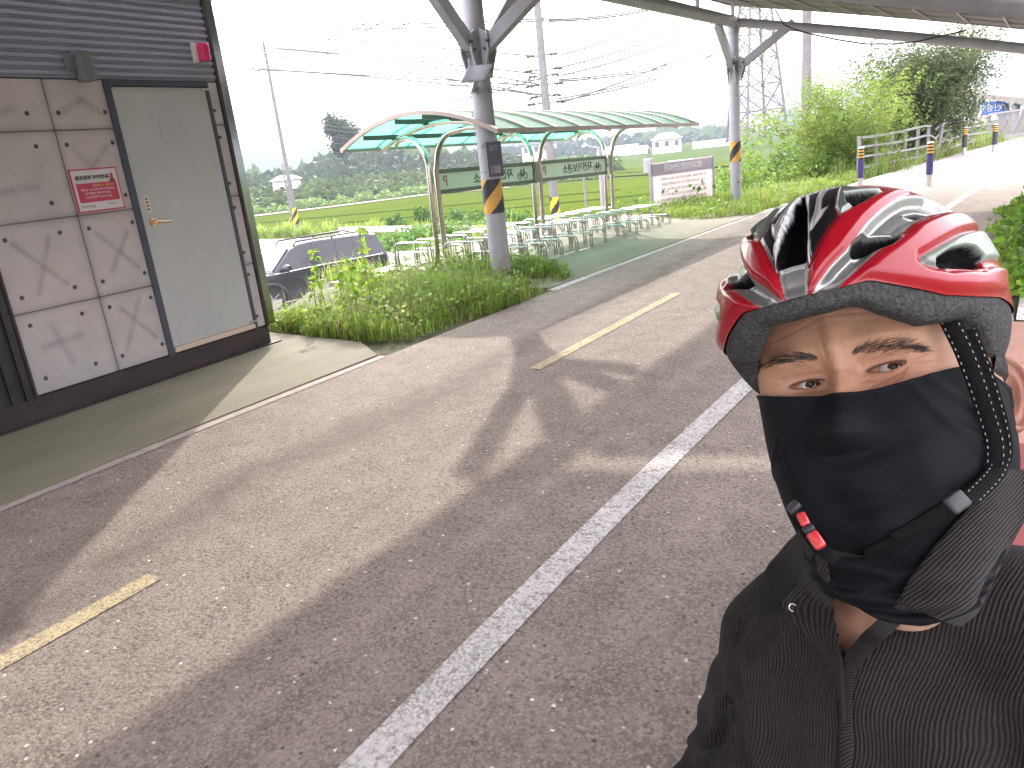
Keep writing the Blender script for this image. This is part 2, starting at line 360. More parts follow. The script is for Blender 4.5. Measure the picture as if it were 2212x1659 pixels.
# ------------------------------------------------------------------ toilet hut on the left
WX = -5.73
hut = empty('restroom_building', (WX-1.6, 1.0, 0), 0, 'dark restroom hut with concrete panel front, grey steel door and corrugated cladding above', 'building')
def P0(o):
    o.matrix_parent_inverse = Matrix.Translation(hut.location).inverted(); return o
SIDING = M('dark corrugated cladding', (.29, .31, .385), (.26, .28, .35), 3, .45, 0, .05, 40)
SLAT = M('dark brown metal slats', (.035, .03, .032), (.02, .018, .02), 8, .45, .2)
PLIN = M('dark red brown plinth', (.045, .026, .026), (.022, .018, .02), 5, .6)
DOORM = M('grey green door paint', (.43, .43, .42), (.40, .40, .395), 2.5, .42, 0, .04, 90)
DFRAME = M('navy door frame', (.055, .062, .085), (.04, .045, .06), 6, .45)
MIRR = M('polished steel corner', (.46, .47, .45), (.36, .38, .36), 1, .18, 1.0, 0)
BRASS = M('brass', (.70, .50, .33), rough=.22, metal=1)
# panelled concrete with joints, tie holes and stains, one fine mesh
def panel_wall(y0, y1, z0, z1, ny_, nz_):
    yy, zz = np.meshgrid(np.linspace(y0, y1, ny_), np.linspace(z0, z1, nz_))
    dx = np.zeros_like(yy); base = np.array([.47, .425, .41]); col = np.ones(yy.shape+(3,))*base
    def nz(f, s):
        r = np.random.default_rng(s); o = 0*yy
        for k in range(14):
            a, b, p = r.uniform(-1, 1)*f*(1+k*.35), r.uniform(-1, 1)*f*(1+k*.35), r.uniform(0, 6.28); o += np.sin(a*yy*6.28+b*zz*6.28+p)/(1+k*.25)
        return o/4
    cloud = np.clip(nz(.9, 3)*.5+nz(3.2, 4)*.28+nz(9, 5)*.12, -1, 1)
    col *= (1+cloud*.20)[..., None]; col[..., 0] *= 1+.05*nz(.6, 8)
    joints = [('y', 3.25)]+[('z', k) for k in (.78, 1.39, 1.99)]
    for ax, v in joints:
        d = np.abs((yy if ax == 'y' else zz)-v); g = np.clip(1-d/.007, 0, 1); dx -= g*.008
        col *= (1-.72*np.clip(1-d/.008, 0, 1))[..., None]; col *= (1-.22*np.exp(-(d/.035)**2))[..., None]
    rows = [.30, .69, .89, 1.29, 1.50, 1.89, 2.11]
    for cy_ in (2.71, 3.09, 3.31, 3.665, 4.665):
        for cz_ in rows:
            d = np.hypot(yy-cy_, zz-cz_); col *= (1-.85*np.clip((.0175-d)/.004, 0, 1))[..., None]; dx -= np.clip((.017-d)/.003, 0, 1)*.008
    def strokes(S, w, k, tint=(1, .93, .92)):
        for (a, b, c, d_) in S:
            L_ = math.hypot(c-a, d_-b); t = np.clip(((yy-a)*(c-a)+(zz-b)*(d_-b))/L_**2, 0, 1)
            d = np.hypot(yy-(a+t*(c-a)), zz-(b+t*(d_-b)))
            f = np.exp(-(d/w)**2)*k*(.7+.3*nz(5, 11)); col[...] *= (1-np.clip(f, 0, .8)[..., None]*np.array(tint))
    strokes([(2.75,1.26,3.04,.93),(3.0,1.27,2.83,.90),(3.35,1.25,3.62,.95),(3.6,1.22,3.40,.95),(3.40,.66,3.62,.38),(3.56,.70,3.36,.34)], .02, .34)
    strokes([(2.85,.66,2.93,.36),(2.76,.52,3.04,.54),(3.35,1.86,3.46,1.72),(3.46,1.72,3.60,1.86),(3.31,2.1,3.5,2.2),(3.5,2.2,3.62,2.12),(2.70,2.05,3.0,2.14),(2.72,1.6,3.02,1.62)], .028, .30)
    edge = np.minimum(np.abs(zz-z0), .12)/.12; col *= (.88+.12*edge)[..., None]
    V = np.stack([WX+.02+dx, yy, zz], -1).reshape(-1, 3); ii = np.arange(ny_*nz_).reshape(nz_, ny_)
    return V, np.stack([ii[:-1, :-1], ii[:-1, 1:], ii[1:, 1:], ii[1:, :-1]], -1).reshape(-1, 4), col.reshape(-1, 3)
PANEL = M('cast concrete panel', (.3, .3, .3), rough=.8, bump=.25, bscale=70)
va = PANEL.node_tree.nodes.new('ShaderNodeVertexColor'); va.layer_name = 'col'
PANEL.node_tree.links.new(va.outputs[0], PANEL.node_tree.nodes['Principled BSDF'].inputs['Base Color'])
V, Q, C_ = panel_wall(2.62, 3.70, .20, 2.335, 330, 560); P0(npmesh('wall_panel', V, Q, PANEL, hut, C_))
V, Q, C_ = panel_wall(4.635, 4.735, .20, 2.335, 40, 560); P0(npmesh('wall_panel', V, Q, PANEL, hut, C_))
mb = MB(); mb.box((WX-3.2, -3.5, .0), (WX-.002, 4.78, 3.0)); P0(mb.build('wall', SLAT, hut))
# corrugated cladding
mb = MB(); prof = []; z = 2.345; n = 0
while z < 3.02:
    prof += [(WX+.010, z), (WX+.010, z+.018), (WX+.026, z+.026), (WX+.026, z+.046)]; z += .054
n = len(prof); V = [(x, y, z) for y in (-3.5, 4.765) for x, z in prof]
mb.add(V, [(i, i+1, n+i+1, n+i) for i in range(n-1)]); P0(mb.build('cladding', SIDING, hut))
mb = MB()
for k in range(60):
    y = 2.60-k*.10; mb.box((WX-.001, y-.055, .14), (WX+.024, y-.005, 2.335))
P0(mb.build('slat_cladding', SLAT, hut))
mb = MB(); mb.box((WX-.003, -3.5, .012), (WX+.016, 4.765, .185)); mb.box((WX-.004, -3.5, .012), (WX+.06, 4.86, .024)); P0(mb.build('plinth', PLIN, hut, bevel=.003))
for q_ in (((WX+.001, 4.742, .18), (WX+.034, 4.772, 3.0)), ((WX+.001, 2.60, .18), (WX+.034, 2.618, 2.34))):
    mb = MB(); mb.box(*q_); P0(mb.build('frame_trim', PLIN, hut))
mb = MB(); mb.box((WX-.05, 4.775, .19), (WX+.012, 4.87, 3.0)); P0(mb.build('steel_corner', MIRR, hut, bevel=.004))
mb = MB(); mb.box((WX-3.25, -3.55, 3.001), (WX+.06, 4.92, 3.06)); P0(mb.build('roof', SIDING, hut, bevel=.004))
# door
mb = MB(); fx0, fx1 = WX+.001, WX+.045
mb.box((fx0, 3.695, .185), (fx1, 3.745, 2.335)); mb.box((fx0, 4.60, .185), (fx1, 4.632, 2.335)); mb.box((fx0, 3.746, 2.295), (fx1-.001, 4.599, 2.334))
P0(mb.build('door_frame', DFRAME, hut, bevel=.003))
dr = MB(); dr.box((WX+.004, 3.748, .25), (WX+.036, 4.597, 2.29)); door = P0(dr.build('door', DOORM, hut, bevel=.003))
def sub(mb, name, mat, par, **k):
    o = mb.build(name, mat, par, **k); return o
d1 = MB(); d1.box((WX+.0365, 4.085, 1.885), (WX+.0405, 4.21, 2.025)); sub(d1, 'cover_plate', DOORM, door, bevel=.002)
d1 = MB(); d1.box((WX+.004, 3.75, .205), (WX+.052, 4.598, .248)); sub(d1, 'threshold', M('pale threshold', (.55, .43, .34), rough=.4), door, bevel=.003)
d1 = MB(); d1.box((WX+.0367, 3.795, 1.345), (WX+.039, 3.84, 1.475)); np_ = sub(d1, 'push_label', M('cream label', (.60, .52, .38), rough=.5), door)
INK = M('dark ink', (.03, .03, .035), rough=.6)
for k, ch in enumerate('당기시오'): pass
d1 = MB(); d1.tube([(WX+.037, 3.83, 1.27), (WX+.055, 3.83, 1.27)], .034, 18); d1.tube([(WX+.05, 3.83, 1.27), (WX+.09, 3.83, 1.27)], .013, 12)
d1.tube([(WX+.085, 3.825, 1.27), (WX+.088, 3.86, 1.268), (WX+.086, 3.90, 1.262), (WX+.080, 3.955, 1.258)], [.012, .011, .010, .008], 10)
sub(d1, 'handle', BRASS, door, smooth=True)
HNG = M('hinge steel', (.5, .5, .5), rough=.35, metal=.8)
for z_ in (2.268, .262):
    d1 = MB(); d1.box((WX+.037, 4.55, z_), (WX+.058, 4.62, z_+.015)); sub(d1, 'hinge', HNG, door, bevel=.002)
# wall lamp, alarm and notice board
LMP = M('grey lamp housing', (.15, .16, .175), rough=.5, bump=.05, bscale=90)
mb = MB(); mb.box((WX+.027, 3.505, 2.315), (WX+.125, 3.60, 2.525)); wl = P0(mb.build('wall_lamp', LMP, hut, bevel=.006))
mb = MB(); mb.box((WX+.027, 3.44, 2.39), (WX+.06, 3.504, 2.50)); sub(mb, 'bracket', LMP, wl, bevel=.003)
mb = MB(); mb.box((WX+.027, 4.545, 2.485), (WX+.06, 4.585, 2.635)); al = P0(mb.build('alarm_beacon', M('alarm base cream', (.6, .57, .52), rough=.5), hut, bevel=.003))
mb = MB(); mb.box((WX+.028, 4.587, 2.49), (WX+.13, 4.655, 2.63)); sub(mb, 'alarm_lens', M('magenta red lens', (.62, .02, .12), rough=.2, coat=.6), al, bevel=.012)
sx = WX+.030
RIM = M('sign red rim', (.45, .045, .07), rough=.45); SW = M('sign white', (.62, .58, .58), (.56, .53, .53), 4, .45); SRED = M('sign crimson field', (.48, .035, .085), rough=.45)
mb = MB(); mb.box((WX+.012, 3.262, 1.405), (sx, 3.632, 1.715)); sg = P0(mb.build('notice_sign', RIM, hut))
mb = MB(); mb.box((sx+.0002, 3.272, 1.415), (sx+.002, 3.622, 1.705)); sub(mb, 'sign_face', SW, sg)
mb = MB(); mb.box((sx+.0022, 3.29, 1.475), (sx+.0035, 3.605, 1.612)); mb.box((sx+.0022, 3.555, 1.612), (sx+.0034, 3.60, 1.622)); sub(mb, 'crimson_field', SRED, sg)
mb = MB(); mb.add([(sx+.004, 3.562, 1.622), (sx+.004, 3.594, 1.622), (sx+.004, 3.588, 1.672), (sx+.004, 3.568, 1.672)], [(0, 1, 2, 3)]); mb.box((sx+.003, 3.556, 1.616), (sx+.0045, 3.60, 1.626), 1); sub(mb, 'beacon_emblem', [SRED, INK], sg)
mxd = (0, -1, 0); up = (0, 0, 1)
text_obj('음성인식 비상호출', .0345, INK, sg, (sx+.004, 3.425, 1.650), mxd, up, bold=.0006)
TW = M('sign white ink', (.72, .62, .62), rough=.5); TY = M('sign yellow ink', (.75, .48, .16), rough=.5)
for k, (t, yc, m_) in enumerate([('위급상황 시 비상벨을', 3.50, TY), ('사람살려 도와주세요 라고 외치면', 3.45, TW), ('경찰서와 자동 연결됩니다', 3.44, TW), ('장난 신고시 처벌받습니다', 3.44, TW)]):
    text_obj(t, .0195, m_, sg, (sx+.0042, yc, 1.590-k*.027), mxd, up)
text_obj('아산경찰서', .017, M('grey ink', (.42, .4, .4), rough=.6), sg, (sx+.0042, 3.33, 1.445), mxd, up)
text_obj('긴급신고', .018, M('grey ink', (.40, .39, .39), rough=.6), sg, (sx+.0042, 3.53, 1.450), mxd, up)
mb = MB(); mb.tube([(sx+.0022, 3.385, 1.445), (sx+.0035, 3.385, 1.445)], .013, 16); sub(mb, 'emblem', M('emblem ochre', (.45, .33, .26), rough=.5), sg)
mb = MB()
for k in range(4): mb.box((WX+.0392, 3.808, 1.365+k*.027), (WX+.0402, 3.826, 1.378+k*.027))
sub(mb, 'label_ink', INK, door)

# ------------------------------------------------------------------ canopy of solar modules over the bike path
can = empty('solar_canopy', (-4.8, 12, 0), 0, 'long canopy of solar modules on grey tubular columns along the bike path', 'canopy')
def PC(o): o.matrix_parent_inverse = Matrix.Translation(can.location).inverted(); return o
COLS = [(-5.38, -.55), (-5.08, 7.95), (-4.52, 16.6)]
SLP = -.235
def line_x(y):
    return float(np.interp(y, [-3, 18], [-5.45, -4.43]))
def band(c, r, z0, z1, n=48, m=40, pitch=.36, phase=0, hand=1):
    "diagonally striped sleeve as one mesh with two materials"
    V = []; Fc = []; mi = []
    for j in range(m+1):
        for i in range(n):
            a = 2*math.pi*i/n; V.append((c[0]+r*math.cos(a), c[1]+r*math.sin(a), z0+(z1-z0)*j/m))
    for j in range(m):
        for i in range(n):
            Fc.append((j*n+i, j*n+(i+1) % n, (j+1)*n+(i+1) % n, (j+1)*n+i))
            z = (z1-z0)*(j+.5)/m; s = ((hand*(i+.5)/n*pitch*2+z+phase)/pitch) % 1.0
            mi.append(1 if s < .5 else 0)
    return V, Fc, mi
def column(c, top=3.44, r=.12, bz=(.82, 1.22), phase=0, bands=True):
    mb = MB(); mb.tube([(c[0], c[1], 0), (c[0], c[1], top)], r, 32)
    mb.tube([(c[0], c[1], .0), (c[0], c[1], .02)], r+.09, 24)
    o = PC(mb.build('column', POLEPAINT, can, smooth=True))
    if bands:
        V, Fc, mi = band(c, r+.003, bz[0], bz[1], n=96, m=80, pitch=.40, phase=phase, hand=-1); b = MB(); b.v = V; b.f = Fc; b.mi = mi
        b.build('warning_band', [YEL, BLACKM], o, smooth='all')
    mb = MB(); mb.tube([(c[0], c[1], top-.14), (c[0], c[1], top+.12)], r+.012, 28); mb.build('column_collar', POLEPAINT, o, smooth=True)
    return o
def lerp(a, b, t): return a+(b-a)*t
T_ = Vector((1.02/21, 1, 0)).normalized(); S2 = Vector((T_.y, -T_.x, 0))
for k, c in enumerate(COLS):
    column(c, r=.122 if k < 2 else .112, phase=(.02 if k == 1 else .1))
    base = Vector((c[0], c[1], 0))
    for d, L_, zt in ((T_, .98, 3.42), (-T_, .92, 3.42), (S2, 1.18, 3.30)):
        if d == T_ and k == 2: continue
        a = base+d*.06+Vector((0, 0, 2.62)); e = base+d*L_+Vector((0, 0, zt))
        mb = MB(); mb.obox(a, e, .12, .15)
        arm = PC(mb.build('arm', POLEPAINT, can, bevel=.008))
        gp = MB(); w = d.cross(Vector((0, 0, 1)))*.012
        pts = [base+d*.115+Vector((0, 0, 2.34)), base+d*.22+Vector((0, 0, 2.62)), base+d*.22+Vector((0, 0, 2.80)), base+d*.115+Vector((0, 0, 2.86))]
        n = len(pts); w2 = w*6.1
        for sg_ in (-1, 1):
            V = [p+w2*sg_+w for p in pts]+[p+w2*sg_-w for p in pts]
            gp.add(V, [(3, 2, 1, 0), (4, 5, 6, 7)]+[(i, (i+1) % n, n+(i+1) % n, n+i) for i in range(n)])
        for q in ((.17, 2.64), (.21, 2.72)):
            pc = base+d*q[0]+Vector((0, 0, q[1])); gp.tube([pc-w2*1.35, pc+w2*1.35], .017, 10, 1)
        gp.build('gusset', [POLEPAINT, DFRAME], arm)
    cb = MB(); cb.tube([base+S2*u+Vector((0, 0, 3.50+SLP*u-.004*u*u)) for u in np.linspace(0, 5.9, 14)], .085, 18); PC(cb.build('cross_beam', POLEPAINT, can, smooth=True))
    column(tuple(base+S2*5.8)[:2], top=1.98, r=.10, bands=False)
mb = MB(); mb.tube([(line_x(y), y, 3.50) for y in np.linspace(-2, 16.62, 20)], .108, 20); PC(mb.build('longitudinal_beam', POLEPAINT, can, smooth=True))
BACK = M('module backsheet', (.21, .19, .18), (.16, .145, .14), 3, .6); MFR = M('module frame', (.33, .32, .32), rough=.45, metal=.4)
for k, (ya, yb) in enumerate(((-8.8, -.68), (-.42, 7.80), (8.06, 16.98))):
    a = Vector((line_x(ya), ya, 0)); Ln = (Vector((line_x(yb), yb, 0))-a).length; d = T_; s = S2
    g0, g1 = 0, Ln; ncol = 5; cw = 1.20
    P_ = lambda u, v, h: a+d*u+s*v+Vector((0, 0, 3.83+h+v*SLP-.004*v*v))
    nrow = max(1, int(round((g1-g0)/2.06))); rl = (g1-g0)/nrow; mb = MB(); vs_ = [-.14+cw*ncol*i/10 for i in range(11)]
    mb.add([P_(u, v, h) for h in (0, .035) for u in (g0, g1) for v in vs_], [(i, i+1, 12+i, 11+i) for i in range(10)]+[(22+i, 33+i, 34+i, 23+i) for i in range(10)]+[(i, 22+i, 23+i, i+1) for i in range(10)]+[(11+i, 12+i, 34+i, 33+i) for i in range(10)]+[(0, 11, 33, 22), (10, 32, 43, 21)])
    arr = PC(mb.build('module_array', BACK, can)); fr = MB()
    for i in range(ncol*2+1):
        v = vs_[i]; fr.obox(P_(g0, v, -.014), P_(g1, v, -.014), .03, .028)
    for i in range(nrow*2+1):
        for j in range(10): fr.obox(P_(g0+i*rl/2, vs_[j], -.012), P_(g0+i*rl/2, vs_[j+1], -.012), .022, .024)
    fr.build('module_frame', MFR, arr)
    for u in np.linspace(g0+.6, g1-.6, 5):
        st = MB(); st.obox(P_(u, .05, -.30), P_(u, .05, -.0), .06, .06); PC(st.build('stub_post', POLEPAINT, can))
mb = MB(); pix = [(1675, 22, 16.6), (1693, 53, 16.4), (1712, 62, 16.3), (1750, 73, 16.3), (1810, 86, 16.3), (1870, 95, 16.3), (1930, 95, 16.3), (1980, 90, 16.3), (2040, 76, 16.3), (2085, 66, 16.3)]
mb.tube([D(*p) for p in pix], .013, 6); PC(mb.build('sagging_cable', BLACKM, can))

# small solar lamp panel and display box on the near column
c1 = COLS[1]
sp = empty('solar_light_panel', (c1[0]-.15, c1[1]-.1, 2.25), 0, 'small tilted solar panel clamped high on the near canopy column', 'solar panel')
CELL = M('solar cells', (.16, .16, .18), (.13, .13, .15), 14, .3)
mb = MB(); A = [G(1, 1)]*0
def pl(px, py, y): v = RW @ np.array([px-CX, py-CY, F_]); t = y/v[1]; return Vector((v[0]*t, y, HC+v[2]*t))
q = [pl(997, 178, 7.20), pl(1045, 173, 7.27), pl(1061, 139, 7.47), pl(1015, 145, 7.40)]; nrm = (q[1]-q[0]).cross(q[3]-q[0]).normalized()
V = [p+nrm*.012 for p in q]+[p-nrm*.012 for p in q]
mb.add(V, [(0, 1, 2, 3), (7, 6, 5, 4)]+[(i, i+4, (i+1) % 4+4, (i+1) % 4) for i in range(4)]); 
o = mb.build('cell_panel', CELL, sp); o.matrix_parent_inverse = Matrix.Translation(sp.location).inverted()
fr = MB()
for i in range(4): fr.obox(q[i], q[(i+1) % 4], .03, .012)
o2 = fr.build('panel_frame', STEEL, sp); o2.matrix_parent_inverse = Matrix.Translation(sp.location).inverted()
ct = (q[0]+q[1]+q[2]+q[3])/4; fr = MB(); fr.obox(ct-Vector((0, 0, .02)), Vector((c1[0]-.11, c1[1]-.02, ct.z-.12)), .05, .06); fr.tube([(c1[0], c1[1], ct.z-.16), (c1[0], c1[1], ct.z-.10)], .127, 28)
fr.tube([(c1[0]-.118, c1[1]-.06, ct.z-.12), (c1[0]-.121, c1[1]-.06, 1.9), (c1[0]-.116, c1[1]-.07, 1.62), (c1[0]+.0, c1[1]-.13, 1.60), (c1[0]+.10, c1[1]-.13, 1.68)], .005, 5)
o3 = fr.build('bracket', STEEL, sp); o3.matrix_parent_inverse = Matrix.Translation(sp.location).inverted()
ib = empty('display_box', (c1[0]+.2, c1[1]-.1, 1.28), 0, 'narrow navy display box strapped to the near canopy column above its striped band', 'display box')
def PB(o): o.matrix_parent_inverse = Matrix.Translation(ib.location).inverted(); return o
ux = Vector((.93, .37, 0)).normalized(); nx_ = Vector((ux.y, -ux.x, 0)); oc = Vector((c1[0]+.165, c1[1]-.12, 1.43))
def bx(mb, u0, u1, z0, z1, d0, d1):
    V = [oc+ux*u+nx_*d+Vector((0, 0, z-1.43)) for z in (z0, z1) for u, d in ((u0, d0), (u1, d0), (u1, d1), (u0, d1))]
    mb.add(V, [(3, 2, 1, 0), (4, 5, 6, 7), (0, 1, 5, 4), (1, 2, 6, 5), (2, 3, 7, 6), (3, 0, 4, 7)])
mb = MB(); bx(mb, -.085, .085, 1.25, 1.64, .0, .055); PB(mb.build('housing', NAVY, ib, bevel=.004))
mb = MB(); bx(mb, -.055, .062, 1.285, 1.37, .0555, .058); PB(mb.build('status_screen', M('dim pink screen', (.17, .13, .135), (.12, .10, .105), 8, .3), ib))
mb = MB(); bx(mb, -.045, -.012, 1.292, 1.362, .0582, .0595); PB(mb.build('screen_mark', M('screen dark mark', (.07, .07, .07), rough=.4), ib))
o = text_obj('705', .085, M('faded digits', (.20, .185, .18), rough=.6), ib, oc+nx_*.0565+ux*.0+Vector((0, 0, .135)), -ux, up, sx=.8); PB(o)
mb = MB()
for zz in (1.30, 1.58): mb.tube([(c1[0], c1[1], zz), (c1[0], c1[1], zz+.014)], .1245, 28)
PB(mb.build('strap', STEEL, ib, smooth=True))

# ------------------------------------------------------------------ bicycle shelter
SA = R_(6); ST = Vector((math.sin(SA), math.cos(SA), 0)); SS = Vector((ST.y, -ST.x, 0)); SO = Vector((-6.40, 8.42, 0))
sh = empty('bicycle_shelter', SO, 0, 'curved stainless bicycle shelter with green translucent roof over the racks', 'shelter')
def PS(o): o.matrix_parent_inverse = Matrix.Translation(SO).inverted(); return o
def S_(s, a, z): return SO+SS*s+ST*a+Vector((0, 0, z-.026*max(a, 0)))
POSTS = (.10, 2.50, 4.76)
def roofz(s): return 2.08-.33*((s-.30)/1.34)**2
for a in POSTS:
    for sg_ in (-1, 1):
        mb = MB()
        path = [S_(sg_*1.15, a, .03), S_(sg_*.42, a, .03)]
        path += arc(S_(sg_*.42, a, .23), -math.pi/2, 0, .20, -SS*sg_, Vector((0, 0, 1)), 6)[0:0]
        c = S_(sg_*.34, a, .30); path = [S_(sg_*1.15, a, .035), S_(sg_*.34, a, .035)]
        path += [c+SS*(-sg_)*(.27*math.sin(th))+Vector((0, 0, -.265*math.cos(th))) for th in np.linspace(.2, math.pi/2, 6)]
        path += [S_(sg_*.065+.03, a, 1.38)]
        c2 = S_(sg_*(.065+.40)+.05, a, 1.42)
        path += [c2+SS*(-sg_)*(.385*math.cos(th))+Vector((0, 0, .42*math.sin(th))) for th in np.linspace(.15, 1.45, 9)]
        path += [S_(sg_*.62+.12, a, 1.82 if sg_ < 0 else 1.86), S_(-.58 if sg_ < 0 else .98, a, 1.76 if sg_ < 0 else 1.84)]
        mb.tube(path, .038, 12); PS(mb.build('bent_post', STAIN, sh, smooth=True))
    mb = MB(); mb.tube([S_(s, a, roofz(s)-.115) for s in np.linspace(-.84, 1.42, 14)], .034, 12); PS(mb.build('roof_rib', STAIN, sh, smooth=True))
GREEN = bpy.data.materials.new('green translucent sheet'); GREEN.use_nodes = True
gn = GREEN.node_tree.nodes; gl = GREEN.node_tree.links; gp_ = gn['Principled BSDF']
gp_.inputs['Base Color'].default_value = (.30, .40, .33, 1); gp_.inputs['Roughness'].default_value = .25
gt = gn.new('ShaderNodeBsdfTranslucent'); gt.inputs[0].default_value = (.40, .82, .68, 1)
g2 = gn.new('ShaderNodeBsdfTransparent'); g2.inputs[0].default_value = (.50, .86, .76, 1)
gm = gn.new('ShaderNodeMixShader'); gm.inputs[0].default_value = .62; gl.new(gp_.outputs[0], gm.inputs[1]); gl.new(gt.outputs[0], gm.inputs[2])
gm2 = gn.new('ShaderNodeMixShader'); gm2.inputs[0].default_value = .42; gl.new(gm.outputs[0], gm2.inputs[1]); gl.new(g2.outputs[0], gm2.inputs[2]); gl.new(gm2.outputs[0], gn['Material Output'].inputs[0])
A0, A1 = -.48, 5.05; S0, S1 = -1.02, 1.64
ss = np.linspace(S0, S1, 22); mb = MB()
V = [S_(s, a, roofz(s)+h) for h in (0, .006) for a in (A0, A1) for s in ss]; n = len(ss)
mb.add(V, [(i, i+1, n+i+1, n+i) for i in range(n-1)]+[(2*n+i, 3*n+i, 3*n+i+1, 2*n+i+1) for i in range(n-1)]); PS(mb.build('roof_sheet', GREEN, sh, smooth=True))
TRIM = M('aged aluminium trim', (.40, .33, .29), (.32, .27, .24), 5, .4, .5)
for s in (S0, S1):
    mb = MB(); mb.obox(S_(s, A0-.02, roofz(s)), S_(s, A1+.02, roofz(s)), .05, .05); PS(mb.build('roof_trim', TRIM, sh))
for a in (A0, A1):
    mb = MB()
    for i in range(n-1): mb.obox(S_(ss[i], a, roofz(ss[i])+.004), S_(ss[i+1], a, roofz(ss[i+1])+.004), .045, .05)
    PS(mb.build('roof_trim', TRIM, sh))
for a in np.linspace(A0, A1, 10)[1:-1]:
    mb = MB()
    for i in range(n-1): mb.obox(S_(ss[i], a, roofz(ss[i])+.010), S_(ss[i+1], a, roofz(ss[i+1])+.010), .04, .022)
    PS(mb.build('roof_strip', TRIM, sh))
PUR = M('dark purlin', (.10, .09, .085), rough=.5, metal=.3)
for s in (-.62, .0, .48, .95, 1.32):
    mb = MB(); mb.obox(S_(s, A0+.06, roofz(s)-.045), S_(s, A1-.06, roofz(s)-.045), .05, .06); PS(mb.build('purlin', PUR, sh))
BOARD = M('pale green sign panel', (.62, .61, .50), (.57, .56, .46), 2, .5); BFR = M('olive grey sign frame', (.13, .13, .10), rough=.5, metal=.3)
CHAR = M('sign black letters', (.035, .04, .045), rough=.6); PRED = M('sign red letter', (.45, .08, .07), rough=.5)
for k in range(2):
    a0, a1 = POSTS[k]+.07, POSTS[k+1]-.07
    mb = MB(); mb.obox(S_(0, a0, 1.225), S_(0, a1, 1.225), .05, .26); bd = PS(mb.build('sign_board', BOARD, sh))
    mb = MB()
    for z in (1.09, 1.36): mb.obox(S_(0, a0, z), S_(0, a1, z), .075, .055)
    for a in (a0, a1-.02): mb.obox(S_(0, a-.0, 1.225), S_(0, a+.03, 1.225), .08, .32)
    f = mb.build('sign_frame', BFR, bd)
    nn = SS*.028
    text_obj('자전거보관소', .155, CHAR, bd, S_(0, lerp(a0, a1, .55), 1.222)+nn, -ST, up, sx=1.12, bold=.002)
    text_obj('P', .21, PRED, bd, S_(0, a0+.17, 1.222)+nn, -ST, up, sx=.9)
    ic = MB(); c0 = S_(0, a1-.30, 1.19)+nn; R1 = .048
    def W_(u, z): return c0+ST*u+Vector((0, 0, z))
    for u in (-.075, .075):
        ic.tube([W_(u+R1*math.cos(t), R1*math.sin(t)) for t in np.linspace(0, 2*math.pi, 19)], .006, 5)
    for p, q_ in (((-.075, 0), (-.035, .07)), ((-.035, .07), (.045, .075)), ((.045, .075), (.075, 0)), ((-.035, .07), (0, 0)), ((0, 0), (.045, .075)), ((.045, .075), (.035, .10)), ((.035, .10), (.06, .105)), ((-.035, .07), (-.04, .09)), ((-.055, .092), (-.022, .092)), ((-.075, 0), (0, 0))):
        ic.tube([W_(*p), W_(*q_)], .006, 5)
    ic.build('bicycle_icon', CHAR, bd)

# bicycle racks: hoops on ground rails
RACKS = M('bright rack steel', (.46, .45, .43), (.38, .37, .35), 3, .26, 1.0)
def rack(side, a0, nh, label):
    sgn = side; r = empty('bicycle_rack', S_(sgn*.6+.12, a0, 0), 0, label, 'bicycle rack', 'bicycle racks under the shelter')
    def PR(o): o.matrix_parent_inverse = Matrix.Translation(r.location).inverted(); return o
    for s in (.18, 1.02):
        mb = MB(); mb.tube([S_(sgn*s+.12, a0-.12, .045), S_(sgn*s+.12, a0+nh*.205, .045)], .026, 10); PR(mb.build('ground_rail', RACKS, r, smooth=True))
    for i in range(nh):
        hi = i % 2 == 0; a = a0+i*.205; h = .45 if hi else .29
        s0, s1 = (.16, .80) if hi else (.42, 1.04)
        for da in (0, .06):
            mb = MB(); aa = a+da; rr = .085; z0 = .05
            P1 = S_(sgn*s0+.12, aa, z0); pts = [P1, S_(sgn*s0+.12, aa, h-rr)]
            pts += [S_(sgn*(s0+rr-rr*math.cos(t))+.12, aa, h-rr+rr*math.sin(t)) for t in np.linspace(.3, math.pi/2, 5)]
            pts += [S_(sgn*(s1-rr+rr*math.sin(t))+.12, aa, h-rr+rr*math.cos(t)-.0) for t in np.linspace(0, math.pi/2-.3, 5)]
            pts += [S_(sgn*s1+.12, aa, h-rr), S_(sgn*s1+.12, aa, z0)]
            mb.tube(pts, .0105, 8); PR(mb.build('hoop', RACKS, r, smooth=True))
rack(1, -.12, 14, 'long bicycle rack nearest the road, under the near half of the shelter')
rack(1, 2.95, 11, 'bicycle rack nearest the road, under the far half of the shelter')
rack(-1, -.12, 14, 'bicycle rack on the parking lot side, under the near half of the shelter')
rack(-1, 2.95, 11, 'bicycle rack on the parking lot side, under the far half of the shelter')

# ------------------------------------------------------------------ billboard beyond the racks
bb = empty('notice_billboard', D(1473, 440, 17.6), 0, 'faded white notice billboard with pink footer on two grey posts in the weeds', 'billboard')
def PBB(o): o.matrix_parent_inverse = Matrix.Translation(bb.location).inverted(); return o
tl_, tr_, br_, bl_ = D(1407, 350, 17.2), D(1540, 341, 18.2), D(1538, 438, 18.2), D(1409, 459, 17.2)
tr_.x, tr_.y = (tr_.x+br_.x)/2, (tr_.y+br_.y)/2; tl_.x, tl_.y = (tl_.x+bl_.x)/2, (tl_.y+bl_.y)/2
ux2 = (tr_-tl_); ux2.z = 0; Wb = ux2.length; ux2.normalize(); zt, zb = (tl_.z+tr_.z)/2, (bl_.z+br_.z)/2; nb = Vector((ux2.y, -ux2.x, 0))
def B_(u, z, d=0): return Vector((tl_.x, tl_.y, 0))+ux2*(u*Wb)+nb*d+Vector((0, 0, zb+(zt-zb)*z))
